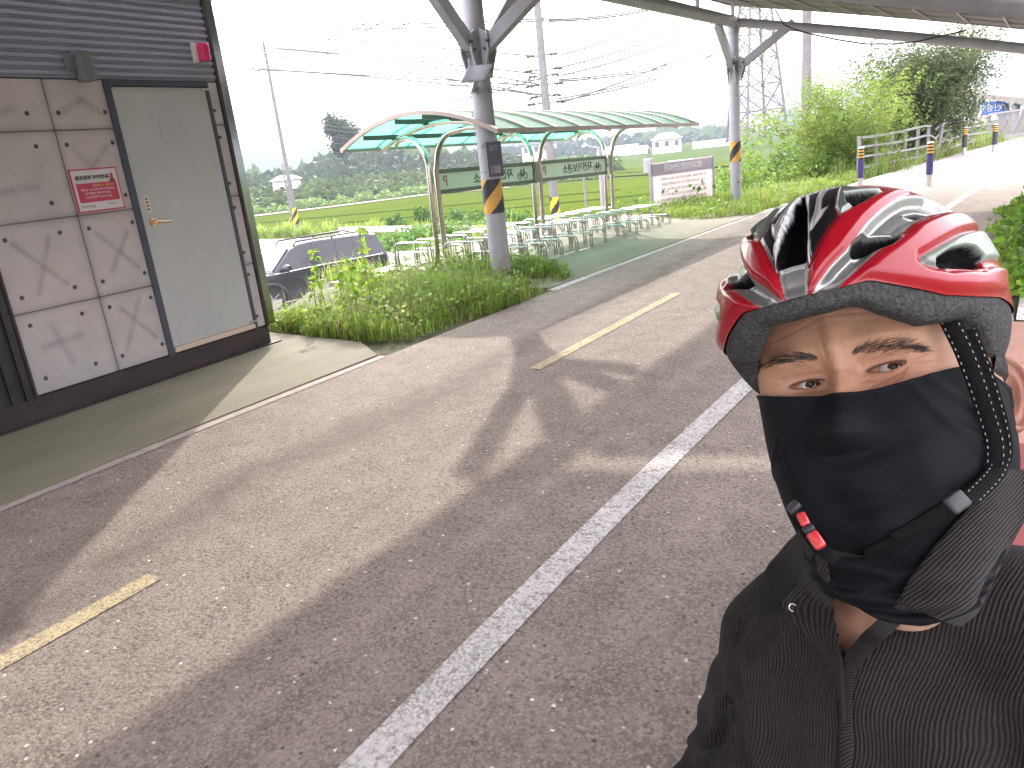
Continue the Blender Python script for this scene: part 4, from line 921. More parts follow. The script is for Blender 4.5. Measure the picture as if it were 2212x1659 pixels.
# tree crowns on the near hill: tree-sized clumps one by one would be far past a few hundred, the mass reads as one wood
def wood_mass(name, prof, d0, d1, n, size, col, seed, label, zb=-3.0, lo=0.0, leaf=1.1, per=46):
    r = np.random.default_rng(seed); px = r.uniform(prof[0][0], prof[-1][0], n); f = r.uniform(lo, 1, n)**.8
    crest = np.interp(px, [p[0] for p in prof], [p[1] for p in prof]); foot = np.interp(px, [p[0] for p in prof], [p[2] for p in prof])
    P = []; 
    for a, b, c, g in zip(px, crest, foot, f):
        d = d0+(d1-d0)*g; P.append(D(a, c+(b-c)*g, d))
    P = np.array([list(p) for p in P]); s = size*r.uniform(.6, 1.3, n)
    u = r.normal(size=(n, per, 3)); u /= np.linalg.norm(u, axis=2)[..., None]; u[..., 2] = np.abs(u[..., 2])*1.0-.25
    Q_ = P[:, None]+u*(s[:, None]*r.uniform(.75, 1.05, (n, per)))[..., None]-np.array([0, 0, 1.0])*(s*.75)[:, None, None]
    cc = np.repeat(tint(col, n, seed+1, .22, .1), per, 0)*tint((1, 1, 1), n*per, seed+2, .2, .05)
    V, Q, C = leaf_quads(Q_.reshape(-1, 3), leaf, np.clip(cc, .01, .5), seed+3, .9, droop=0)
    return tag(npmesh(name, V, Q, LEAF, None, C, smooth=False), label, 'woodland', None, 'stuff')
wood_mass('woodland', [(440,388,402),(560,372,398),(640,370,398),(690,342,395),(735,322,392),(800,316,388),(900,322,384),(1040,325,372),(1120,332,366),(1200,348,362),(1330,350,352)], 165, 245, 900, 4.2, (.040, .064, .022), 91, 'dark wood covering the low hill beyond the rice fields', leaf=1.5, per=44)
wood_mass('scrub', [(440,408,428),(560,398,428),(700,384,412),(850,372,404),(1000,366,396),(1120,362,388),(1300,352,372)], 130, 165, 520, 2.0, (.075, .115, .03), 92, 'lighter scrub and orchards at the foot of the hill', leaf=.8, per=34)
wood_mass('woodland', [(1040,320,346),(1130,312,346),(1250,302,338),(1351,292,330),(1433,281,325),(1491,279,322),(1570,274,316),(1680,285,310),(1850,275,300),(2000,265,290)], 330, 500, 900, 7.0, (.034, .056, .024), 93, 'wooded ridge beyond the shelter and billboard', leaf=2.8, per=34)
wood_mass('scrub', [(1240,352,366),(1330,344,362),(1440,334,352),(1560,324,345),(1700,312,345),(1850,300,320)], 170, 300, 240, 3.2, (.05, .08, .026), 94, 'hedgerow trees among the distant rice fields', leaf=1.6, per=34)
def dikeweeds(n, r):
    px = r.uniform(440, 1320, n); py = np.interp(px, [440, 554, 700, 923, 1100, 1320], [474, 458, 441.5, 414.5, 398, 380])+r.uniform(-2, 3, n)
    P = np.array([list(G(a, b, -2.85)) for a, b in zip(px, py)]); P[:, 2] += r.uniform(0, 1, n)*1.0*(.3+.7*(np.sin(px*.05)+np.sin(px*.13) > 0)); return P
foliage_mass('dike_weeds', dikeweeds, 7000, .55, (.13, .20, .05), 95, 'weeds along the dike between the rice fields', 'weeds', 'stuff')
def bank2(n, r):
    px = r.uniform(440, 1340, n); py = np.interp(px, [440, 550, 700, 911, 1100, 1340], [440, 431, 418, 398, 384, 368])+r.uniform(-3, 1, n)
    P = np.array([list(G(a, b, -2.85)) for a, b in zip(px, py)]); P[:, 2] += r.uniform(0, 1, n)*2.2; return P
foliage_mass('dike_weeds', bank2, 6000, .9, (.07, .12, .035), 96, 'dark weedy bank at the far side of the rice fields', 'weeds', 'stuff')
branch_tree('hill_tree', tuple(D(748, 352, 150)), 8.5, 7, 5000, .6, (.05, .085, .028), 43, 'round topped tree standing above the hill crest, left of the shelter roof', low=.2, nb=24)

# distant buildings
HW = M('far white wall', (.62, .60, .60), rough=.8); HRf = M('far grey roof', (.40, .39, .42), rough=.6); HD = M('far window', (.12, .12, .14), rough=.4); GHM = M('greenhouse film', (.72, .72, .73), rough=.4)
def house(px, py, d, w, h, dep, label, roof=.9, cat='house', wm=HW, rm=HRf, nw=3):
    p = D(px, py, d); t = empty('house', p, math.atan2(-p.x, p.y), label, cat)
    mb = MB(); mb.box((-w/2, -dep/2, -1.5), (w/2, dep/2, h)); mb.build('wall', wm, t)
    mb = MB(); e = .5; V = [(-w/2-e, -dep/2-e, h+.01), (w/2+e, -dep/2-e, h+.01), (w/2+e, dep/2+e, h+.01), (-w/2-e, dep/2+e, h+.01), (-w/4, 0, h+roof), (w/4, 0, h+roof)]
    mb.add(V, [(3, 2, 1, 0), (0, 1, 5, 4), (1, 2, 5), (2, 3, 4, 5), (3, 0, 4)]); mb.build('roof', rm, t)
    for i in range(nw):
        x = -w/2+w*(i+.5)/nw; mb = MB(); mb.box((x-.5, -dep/2-.03, h*.35), (x+.5, -dep/2+.01, h*.8)); mb.build('window', HD, t)
def shed(px, py, d, w, h, label):
    p = D(px, py, d); t = empty('greenhouse', p, math.atan2(-p.x, p.y), label, 'greenhouse'); mb = MB(); n = 8
    V = [(x, 3*math.cos(math.pi*i/n), h*math.sin(math.pi*i/n)) for x in (-w/2, w/2) for i in range(n+1)]
    mb.add(V, [(i, i+1, n+2+i, n+1+i) for i in range(n)]+[tuple(range(n+1)), tuple(range(2*n+1, n, -1))]); mb.build('film_cover', GHM, t, smooth=True)
    mb = MB()
    for x in np.linspace(-w/2, w/2, max(3, int(w/4))): mb.tube([(x, 3.03*math.cos(math.pi*i/n), h*1.01*math.sin(math.pi*i/n)) for i in range(n+1)], .06, 4)
    mb.build('arch_frame', STEEL, t)
house(1441, 324, 215, 7.5, 2.8, 6, 'pale house with hipped grey roof in the far fields above the billboard', 1.6)
house(618, 391, 150, 5, .2, 3, 'low building with a white roof at the foot of the hill by the utility poles', .8, rm=GHM)
house(1655, 283, 600, 16, 5, 8, 'white building with reddish roof on the distant hillside right of the far column', 2.0, rm=M('far red roof', (.45, .22, .18), rough=.8))
house(1190, 322, 420, 6, 2, 5, 'small pale farm building on the far ridge seen through the shelter', .5, nw=1)
house(1160, 336, 190, 7, 2.5, 6, 'dark roofed farmhouse seen between the shelter posts', 1.8, rm=M('far navy roof', (.05, .055, .08), rough=.7))
shed(1345, 336, 240, 15, 2.2, 'long white greenhouse nearest the shelter end')
shed(1340, 331, 265, 12, 2.4, 'second white greenhouse behind the first')
shed(1540, 317, 230, 11, 1.8, 'white greenhouse left of the far column')
shed(1478, 352, 120, 4.5, .5, 'low white film tunnel just above the billboard')
shed(2150, 262, 170, 30, 2.0, 'long white greenhouse under the far canopy')
for px, py, d in ((560, 452, 95), (640, 441, 100), (700, 436, 105)):
    pass

# ------------------------------------------------------------------ utility poles, pylon, wires
def insul(mb, p, d): mb.tube([p, p+d*.12, p+d*.24, p+d*.36], [.03, .07, .03, .06], 7)
def upole(px0, py0, px1, py1, d, r0, r1, zb, label, arms=(), stripes=True, steps=True, bands=(.9, 2.1), name='utility_pole'):
    b = D(px1, py1, d); t = D(px0, py0, d); e = empty(name, (b.x, b.y, zb), 0, label, 'utility pole'); H = t.z-zb
    mb = MB(); mb.tube([(0, 0, -.5), (0, 0, H)], [r0, r1], 20); sh_ = mb.build('shaft', CONCPOLE, e, smooth=True)
    if stripes:
        V, Fc, mi = band((0, 0), r0*(1-.1*bands[0]/H)+.012, bands[0], bands[1], n=40, m=24, pitch=.75, hand=-1); q = MB(); q.v = V; q.f = Fc; q.mi = mi; q.build('warning_band', [M('safety yellow', (.75, .45, .03), rough=.5), BLACKM], e, smooth='all')
    if steps:
        mb = MB(); z = 4.0; k = 0
        while z < H-.6:
            s = 1 if k % 2 else -1; rr = r0+(r1-r0)*z/H; v = Vector((b.y, -b.x, 0)).normalized()*s; mb.tube([v*rr+Vector((0, 0, z)), v*(rr+.16)+Vector((0, 0, z))], .015, 4); z += .9; k += 1
        st_ = mb.build('step_bolts', STEEL, e); st_['kind'] = 'stuff'
    lat = Vector((b.y, -b.x, 0)).normalized()
    for (zf, L0, L1) in arms:
        z = t.z-zf-zb; mb = MB(); mb.obox(Vector((0, 0, z))+lat*L0, Vector((0, 0, z))+lat*L1, .09, .09); am = mb.build('crossarm', STEEL, e)
        for L_ in ([L0, L1] if L0 < -.3 or L1 > .3 else [L1]):
            q = MB(); insul(q, Vector((0, 0, z+.04))+lat*L_, Vector((0, 0, 1.2))); q.build('insulator', M('insulator grey', (.12, .12, .13), rough=.4), am, smooth=True)
    return e
pA = upole(580, 88, 645, 503, 62, .20, .095, -2.9, 'tall slim utility pole with one crossarm standing in the rice field edge', arms=((1.9, -1.05, 1.45),))
upole(619, 354, 637, 503, 60.5, .09, .06, -2.9, 'short thin pole close beside the tall slim pole', steps=False, bands=(.6, 1.5))
pB = empty('utility_pole', (0, 0, 0)); bpy.data.objects.remove(pB)
pB = upole(1157, -130, 1204, 507, 34, .20, .14, -2.5, 'thick concrete utility pole crowded with insulators, behind the shelter', bands=(.75, 1.95))
db = D(1204, 507, 34); lat = Vector((db.y, -db.x, 0)).normalized()
for k, yy in enumerate((119, 150, 163, 183, 207, 222)):
    for s in (-1, 1):
        p = D(1172+.09*(yy-119), yy, 34); p = Vector((db.x, db.y, p.z)); mb = MB(); q = p+lat*s*(.30+.14*(k % 2))
        L_ = .35+.1*(k % 3); mb.obox(p, q, .05, .05); mb.tube([q, q+lat*s*.10, q+lat*s*.16, q+lat*s*.26, q+lat*s*.36-Vector((0, 0, .06*k % .15))], [.04, .075, .04, .07, .03], 7)
        o = mb.build('insulator', M('dark insulator', (.05, .05, .055), rough=.4), pB, smooth=True); o.matrix_parent_inverse = Matrix.Translation(pB.location).inverted()
upole(1727, -90, 1741, 385, 27, .165, .13, -1.5, 'round grey utility pole standing among the shrubs right of the far column', stripes=False)
upole(1396, 322, 1408, 462, 26, .045, .035, -1.6, 'thin galvanised post left of the billboard', stripes=False, steps=False, name='signal_post')
mb = MB(); p = D(1402, 358, 25.9); mb.box((p.x-.15, p.y-.12, p.z-.22), (p.x+.10, p.y+.12, p.z+.22)); tag(mb.build('junction_box', STEEL, bevel=.02), 'grey junction box strapped to the thin post left of the billboard', 'junction box')
upole(1262, 372, 1268, 468, 27, .045, .04, -2.4, 'thin grey marker post in the field behind the racks', stripes=False, steps=False, name='marker_post')
lp = D(1305, 470, 24); lt = D(1300, 316, 24); e = empty('street_lamp', (lp.x, lp.y, -2.0), 0, 'single arm street lamp seen through the far end of the shelter', 'street lamp')
mb = MB(); mb.tube([(0, 0, 0), (0, 0, lt.z+2.0)], [.09, .07], 14); mb.build('pole', STEEL, e, smooth=True)
la = D(1270, 317, 24)-Vector((lp.x, lp.y, -2.0)); mb = MB(); mb.tube([Vector((0, 0, lt.z+1.95)), la], .03, 8); mb.build('arm', STEEL, e, smooth=True)
lb = D(1256, 318, 24)-Vector((lp.x, lp.y, -2.0)); mb = MB(); mb.tube([la, la.lerp(lb, .3)+Vector((0, 0, .03)), lb], [.04, .09, .03], 10); mb.build('lamp_head', STEEL, e, smooth=True)
# lattice pylon
def pylon(px, py, d, Wb, H, label, r=.20, nseg=9):
    b = D(px, py, d); e = empty('power_pylon', (b.x, b.y, b.z), math.atan2(-b.x, b.y)+.5, label, 'pylon'); col = M('pylon pink grey', (.14, .11, .115), rough=.6)
    lv = [Wb/2*((1-i/nseg)**1.1*.86+.14) for i in range(nseg+1)]; zz = [H*(i/nseg)**.93 for i in range(nseg+1)]
    cn = [[Vector((sx*w, sy*w, z)) for sx, sy in ((-1, -1), (1, -1), (1, 1), (-1, 1))] for w, z in zip(lv, zz)]
    mb = MB()
    for k in range(4): mb.tube([c[k] for c in cn], r*1.3, 4)
    mb.build('legs', col, e); mb = MB()
    for i in range(nseg):
        for k in range(4):
            a, b2, c, d2 = cn[i][k], cn[i][(k+1) % 4], cn[i+1][k], cn[i+1][(k+1) % 4]
            mb.obox(a, d2, r, r); mb.obox(b2, c, r, r); mb.obox(c, d2, r, r); m1 = (a+d2)/2; mb.obox(m1, (a+c)/2, r*.6, r*.6); mb.obox(m1, (b2+d2)/2, r*.6, r*.6)
    mb.build('lattice', col, e)
    for f in (.70, .82, .94):
        mb = MB(); z = H*f; 
        for s in (-1, 1): mb.obox(Vector((0, 0, z)), Vector((s*Wb*.75, 0, z+.4)), r*2, r*2); mb.obox(Vector((0, 0, z+1.4)), Vector((s*Wb*.75, 0, z+.4)), r, r)
        mb.build('crossarm', col, e)
pylon(1634, 302, 175, 9.0, 44, 'large lattice power pylon behind the far striped column')
pylon(1716, 236, 900, 16, 42, 'tiny distant pylon on the hilltop right of the round pole', .3, 5)
WIRE = M('wire', (.10, .095, .10), rough=.6)
WG = 'overhead power lines'
def wire(a, b, sag=0, r=.016, mid=None, label='', n=26):
    P = []; a = Vector(a); b = Vector(b)
    for i in range(n+1):
        t = i/n; p = a.lerp(b, t); p.z -= sag*4*t*(1-t); P.append(p)
    c = P[0].copy(); mb = MB(); mb.tube([p-c for p in P], r, 4); o = mb.build('power_line', WIRE); o.location = c
    return tag(o, label, 'power line', WG)
def pw(x0, y0, x1, y1, d0, d1, sag, label, r=.034): return wire(D(x0, y0, d0), D(x1, y1, d1), sag, r, label=label)
pw(440, 34, 1175, 40, 60, 34, .35, 'upper wire of the highest pair crossing left of the thick pole')
pw(440, 37, 1175, 44, 60, 34, .50, 'lower wire of the highest pair crossing left of the thick pole')
pw(440, 62, 1170, 122, 60, 34, .0, 'wire from the top left down to the upper insulators of the thick pole')
pw(440, 92, 1165, 160, 60, 34, -.1, 'wire from the left to the second insulators of the thick pole')
pw(440, 100, 1165, 182, 60, 34, -.35, 'wire from the left sagging to the third insulators of the thick pole')
pw(440, 108, 1165, 205, 60, 34, -.3, 'wire from the left sagging to the fourth insulators of the thick pole')
pw(500, 150, 1170, 205, 60, 34, -.2, 'lower wire from beside the hut to the thick pole')
pw(500, 145, 1165, 185, 60, 34, 0, 'wire just above the spiral cable, from beside the hut to the thick pole')
pw(495, 163, 1185, 170, 60, 34, .55, 'drooping cable with small hanger loops left of the near canopy column', .02)
pw(505, 182, 1190, 161, 60, 34, 1.6, 'thick sagging spiral cable in mid sky left of the near canopy column', .028)
pw(500, 212, 1200, 202, 60, 34, .15, 'straight lowest cable crossing left of the near canopy column', .02)
pw(657, 103, 910, -15, 62, 40, .25, 'wire rising from the slim pole area to the top of the frame, left one')
pw(660, 106, 955, -12, 62, 40, .25, 'wire rising from the slim pole area to the top of the frame, middle one')
pw(690, 122, 1010, -15, 62, 40, .25, 'wire rising toward the top of the frame, right one')
pw(624, 118, 500, 178, 62, 55, .1, 'short wire from the slim pole crossarm down to the left')
pw(553, 120, 495, 160, 62, 55, .1, 'short wire from the left end of the crossarm down to the left')
for k, (y0, y1) in enumerate(((233, 130), (240, 150), (252, 172), (262, 196))):
    pw(600, y0, 1165, y1, 62, 34, 2.0, 'curving wire number %s from the lower slim pole up to the thick pole' % ('one', 'two', 'three', 'four')[k], .012)
for k, (ya, xb, yb) in enumerate(((119, 1460, 10), (145, 1530, 28), (163, 1560, 40), (222, 1600, 57))):
    pw(1212, ya, xb, yb, 34, 45, .25, ('first', 'second', 'third', 'fourth')[k]+' wire from the thick pole rising right toward the canopy beam')
pw(1185, 42, 1460, 2, 34, 45, .2, 'upper wire of the highest pair, right of the thick pole'); pw(1185, 46, 1460, 6, 34, 45, .2, 'lower wire of the highest pair, right of the thick pole')
for k, (ya, yb) in enumerate(((172, 100), (176, 106), (213, 104), (218, 110))): pw(1208, ya, 1572, yb, 34, 60, .35, ('upper', 'second', 'third', 'lowest')[k]+' of the four long wires from the thick pole to the far column')
pw(1205, 120, 1720, 195, 34, 170, 1.4, 'upper of two wires sweeping down from the thick pole toward the pylon', .02); pw(1205, 150, 1720, 212, 34, 170, 1.8, 'lower of two wires sweeping down from the thick pole toward the pylon', .02)
for k in range(4): pw(1640, 90+k*22, 2330, 175+k*20, 170, 260, 4, ('top', 'second', 'third', 'lowest')[k]+' transmission line running right from the pylon', .03)

# ------------------------------------------------------------------ guardrail
gr = empty('guardrail', D(900, 495, 44), 0, 'galvanised guardrail beyond the parking lot, partly overgrown with vines', 'guardrail')
def PG(o): o.matrix_parent_inverse = Matrix.Translation(gr.location).inverted(); return o
mb = MB(); pa = [G(731, 491, -1.32), G(830, 488, -1.32), G(935, 486.5, -1.32), G(1067, 487, -1.32), G(1150, 489, -1.32)]
for i in range(4):
    for dz, dd in ((-.06, 0), (-.15, .03), (-.24, 0)): mb.obox(pa[i]+Vector((dd, -dd, dz)), pa[i+1]+Vector((dd, -dd, dz)), .05, .10)
PG(mb.build('rail', M('bright guardrail steel', (.55, .55, .57), rough=.35, metal=.3), gr))
for i in range(4):
    for f in (.02, .5):
        p = pa[i].lerp(pa[i+1], f)+Vector((-.1, .1, 0)); mb = MB(); mb.tube([(p.x, p.y, -2.3), (p.x, p.y, -1.4)], .07, 8); PG(mb.build('post', STEEL, gr))
# ------------------------------------------------------------------ parked car beyond the weeds
CB = M('charcoal car paint', (.022, .023, .030), rough=.3, metal=.3, coat=.5); CG = M('car glass', (.02, .023, .026), rough=.08, spec=.5, coat=.2); CT = M('black car trim', (.015, .015, .017), rough=.5)
TYRE = M('tyre', (.02, .02, .02), rough=.8); ALLOY = M('alloy', (.45, .45, .47), rough=.3, metal=.9); CHR = M('bright trim', (.6, .6, .6), rough=.2, metal=1)
hx, hy = -.33, -.944
car = empty('parked_car', (-16.75, 15.65, -2.02), math.atan2(hy, hx), 'charcoal sport utility car with roof rails parked in the lot beyond the weeds', 'car')
def loft(secs, mat, name, par, bevel=.03):
    V = []; n = len(secs[0])
    for s in secs: V += s
    m = len(secs); mb = MB(); mb.add(V, [(j*n+i, j*n+(i+1) % n, (j+1)*n+(i+1) % n, (j+1)*n+i) for j in range(m-1) for i in range(n)]+[tuple(range(n-1, -1, -1)), tuple(range((m-1)*n, m*n))])
    return mb.build(name, mat, par, smooth=True, bevel=bevel)
def sec(x, zb, zt, wb, wt, wm): # lower body cross section
    return [(x, -wb, zb), (x, -wm, (zb+zt)*.5), (x, -wt, zt), (x, wt, zt), (x, wm, (zb+zt)*.5), (x, wb, zb)]
body = loft([sec(-2.38, .42, .98, .80, .80, .84), sec(-2.30, .30, 1.06, .90, .88, .93), sec(-1.6, .28, 1.09, .93, .90, .95), sec(0, .26, 1.08, .93, .90, .95), sec(.9, .26, 1.06, .93, .90, .95), sec(1.5, .28, 1.04, .93, .88, .95), sec(2.2, .30, .96, .90, .84, .92), sec(2.38, .42, .88, .80, .76, .83)], CB, 'body', car)
def gsec(x, z0, z1, w0, w1): return [(x, -w0, z0), (x, -w1, z1-.03), (x, -w1+.10, z1), (x, w1-.10, z1), (x, w1, z1-.03), (x, w0, z0)]
gh = [(-2.30, 1.05, 1.07, .88, .86), (-2.12, 1.06, 1.66, .88, .70), (-1.8, 1.06, 1.715, .885, .715), (-.2, 1.06, 1.745, .885, .72), (.35, 1.06, 1.72, .885, .71), (.62, 1.05, 1.62, .885, .70), (1.28, 1.03, 1.075, .87, .84)]
loft([gsec(*g) for g in gh], CB, 'cabin', car, .015)
def gw(x, f, s):  # point on the cabin side at height fraction f
    xs = [g[0] for g in gh]; z0, z1, w0, w1 = [float(np.interp(x, xs, [g[i] for g in gh])) for i in (1, 2, 3, 4)]
    z1 -= .03; return Vector((x, s*(w0+(w1-w0)*f+.006), z0+(z1-z0)*f))
for s in (-1, 1):
    for (a, b, c, d) in ((-2.02, -1.28, -1.96, -1.30), (-1.16, -.70, -1.18, -.74), (-.66, .02, -.70, -.02), (.08, .98, .04, .52)):
        mb = MB(); P = [gw(a, .08, s), gw(b, .08, s), gw(d, .93, s), gw(c, .93, s)]; mb.add(P+[p-Vector((0, s*.012, 0)) for p in P], [(0, 1, 2, 3), (7, 6, 5, 4), (0, 4, 5, 1), (1, 5, 6, 2), (2, 6, 7, 3), (3, 7, 4, 0)]); mb.build('side_window', CG, car)
    mb = MB(); mb.tube([gw(-2.15, .0, s)+Vector((0, s*.015, .01)), gw(0, .0, s)+Vector((0, s*.015, .01)), gw(1.25, .0, s)+Vector((0, s*.015, .01))], .014, 6); mb.build('belt_trim', CHR, car)
    mb = MB(); mb.tube([(.45, s*.60, 1.70), (.35, s*.60, 1.785), (-1.75, s*.60, 1.785), (-1.95, s*.60, 1.72)], .024, 8); mb.tube([(-.75, s*.60, 1.73), (-.75, s*.60, 1.785)], .03, 6); mb.build('roof_rail', CT, car, smooth=True)
    mb = MB(); mb.tube([(.92, s*.93, 1.12), (.92, s*1.04, 1.16)], .03, 8); mb.tube([(.97, s*1.02, 1.16), (.93, s*1.08, 1.17), (.90, s*1.17, 1.17)], [.09, .11, .07], 12); mb.build('mirror', CB, car, smooth=True)
    for x in (.05, -.95): mb = MB(); mb.box((x-.13, s*.945-.02, .93), (x+.10, s*.945+.02, .965)); mb.build('door_handle', CT, car)
    for x in (-1.45, 1.45):
        mb = MB(); mb.tube([(x, s*.70, .37), (x, s*.93, .37)], .37, 30); w = mb.build('wheel', TYRE, car, smooth=True, bevel=.02)
        mb = MB(); mb.tube([(x, s*.925, .37), (x, s*.935, .37)], .26, 24)
        for k in range(5): an = k*1.2566; mb.obox((x, s*.938, .37), (x+.25*math.cos(an), s*.942, .37+.25*math.sin(an)), .05, .02)
        mb.build('rim', ALLOY, w)
        mb = MB(); mb.tube([(x+.46*math.cos(t), s*.945, .34+.46*math.sin(t)) for t in np.linspace(-.1, math.pi+.1, 14)], .055, 8); mb.build('wheel_arch', CT, car, smooth=True)
    mb = MB(); mb.box((2.28, s*.55-.16, .78), (2.395, s*.55+.16, .86)); mb.build('headlight', M('lamp glass', (.7, .7, .7), rough=.1), car, bevel=.01)
    mb = MB(); mb.box((-2.395, s*.70-.1, .80), (-2.30, s*.70+.1, .98)); mb.build('tail_light', M('tail lamp red', (.35, .01, .01), rough=.2), car, bevel=.01)
mb = MB(); P = [Vector((1.24, -.78, 1.095)), Vector((1.24, .78, 1.095)), Vector((.63, .60, 1.62)), Vector((.63, -.60, 1.62))]; n_ = Vector((.02, 0, .02)); mb.add([p+n_ for p in P]+P, [(0, 1, 2, 3), (7, 6, 5, 4), (0, 4, 5, 1), (1, 5, 6, 2), (2, 6, 7, 3), (3, 7, 4, 0)]); mb.build('windscreen', CG, car)
mb = MB(); mb.box((2.36, -.55, .5), (2.40, .55, .74)); mb.build('grille', CT, car, bevel=.01)

# ------------------------------------------------------------------ the rider: body, clothes, helmet
from mathutils.bvhtree import BVHTree
rider = empty('person', (0, 0, 0), 0, 'seated rider in red helmet, black face mask and dark ribbed open collar shirt', 'person')
HO = np.array([-.066, .665, 1.282])
MH = np.array([[.943, -.225, -.244], [-.096, -.888, .449], [.318, .401, .859]])          # head axes: right in view, forward, up
MHH = np.array([[.959, -.146, -.244], [-.055, -.937, .345], [.279, .317, .907]])         # helmet sits slightly turned on the head
HA = np.array([.104, .157, .110]); HCn = np.array([0, .012, .052])
hl = lambda P: np.asarray(P) @ MH.T + HO
def pxray(px, py):
    v = RW @ np.array([px-CX, py-CY, F_]); return Vector(v/np.linalg.norm(v))
CAMP = Vector((0, 0, HC))
def gridq(n, m, wrap=False, flip=False):
    ii = np.arange(n*m).reshape(n, m)
    if wrap: ii = np.concatenate([ii, ii[:, :1]], 1)
    Q = np.stack([ii[:-1, :-1], ii[:-1, 1:], ii[1:, 1:], ii[1:, :-1]], -1).reshape(-1, 4)
    return Q[:, ::-1] if flip else Q
def bvh_of(V, Q): return BVHTree.FromPolygons([tuple(v) for v in V], [tuple(int(i) for i in q) for q in Q])
def ga(x, c, s): return np.exp(-((x-c)/s)**2)
def sms(x, a, b): t = np.clip((x-a)/(b-a), 0, 1); return t*t*(3-2*t)

# --- head surface, cylindrical grid about the head axis
zk = [-.215, -.17, -.145, -.128, -.115, -.095, -.07, -.045, -.02, 0, .02, .045, .07, .10, .125, .138]
ak = [.060, .057, .056, .062, .069, .075, .079, .083, .0855, .0862, .0862, .0850, .080, .066, .040, .010]
bk = [.030, .034, .042, .062, .078, .083, .083, .083, .084, .084, .090, .092, .088, .072, .045, .010]
ck = [.070, .070, .072, .078, .083, .090, .096, .100, .102, .104, .106, .106, .101, .086, .055, .010]
ph = np.concatenate([np.linspace(-180, -95, 30)[:-1], np.linspace(-95, -72, 20)[:-1], np.linspace(-72, 72, 260), np.linspace(72, 95, 20)[1:], np.linspace(95, 180, 30)[1:-1]])
zz_ = np.concatenate([np.linspace(-.132, -.06, 26)[:-1], np.linspace(-.06, .058, 170), np.linspace(.058, .138, 24)[1:]])
PH, ZZ = np.meshgrid(np.radians(ph), zz_)
def base_r(PH, ZZ, off=0):
    a = np.interp(ZZ, zk, ak)+off; b = np.interp(ZZ, zk, bk)+off; c = np.interp(ZZ, zk, ck)+off
    s, co = np.sin(PH), np.cos(PH); fb = np.where(co > 0, b, c); n = np.where(co > 0, 2.35+.75*np.clip((ZZ+.10)/.06, 0, 1)*np.clip((.075-ZZ)/.03, 0, 1), 2.1)
    return (np.abs(s/a)**n+np.abs(co/fb)**n)**(-1/n)
Rr = base_r(PH, ZZ)
for _ in range(6): Rr[1:-1] = .5*Rr[1:-1]+.25*(Rr[:-2]+Rr[2:])
x_ = Rr*np.sin(PH); fr_ = (np.cos(PH) > .25)
def neckshift(Z): d = np.clip(-.105-Z, 0, 1); return -.34*d, -.42*d
dsp = 0*Rr
nose_w = np.interp(ZZ, [-.06, -.048, -.03, -.01, .01], [.016, .0165, .012, .0085, .009])
nose_h = np.interp(ZZ, [-.062, -.052, -.045, -.03, -.012, .002, .016], [.0, .016, .024, .020, .0125, .0065, .004])
dsp += nose_h*np.exp(-(np.abs(x_)/nose_w)**2.0)*fr_
ax_ = np.abs(x_)
dsp += .0035*np.exp(-((ax_-.034)/.020)**2)*ga(ZZ, .019, .008)*fr_              # brow ridge
dsp += .0020*ga(x_, 0, .012)*ga(ZZ, .018, .010)*fr_
dsp -= .0080*np.exp(-((ax_-.030)/.017)**2)*ga(ZZ, -.002, .014)*fr_             # sockets
dsp -= .0040*np.exp(-((ax_-.014)/.007)**2)*ga(ZZ, .000, .012)*fr_
dsp += .0045*np.exp(-((ax_-.046)/.020)**2)*ga(ZZ, -.030, .014)*fr_             # cheek bones
dsp -= .0022*np.exp(-((ax_-.062)/.012)**2)*ga(ZZ, .022, .018)                  # temples
rn = np.random.default_rng(5)
for sx_s in (-1, 1):                                                           # frown lines and forehead creases
    dsp -= .0009*np.exp(-((x_-sx_s*(.0065+.10*(ZZ-.02)))/.0013)**2)*ga(ZZ, .020, .012)*fr_
dsp += .0010*np.exp(-(x_/.004)**2)*ga(ZZ, .022, .010)*fr_
for zc, amp in ((.040, .0004), (.047, .0003), (.034, .0002)):
    dsp -= amp*np.exp(-((ZZ-zc-.003*np.cos(x_*70))/.0011)**2)*fr_*(ax_ < .05)
EYE = {}
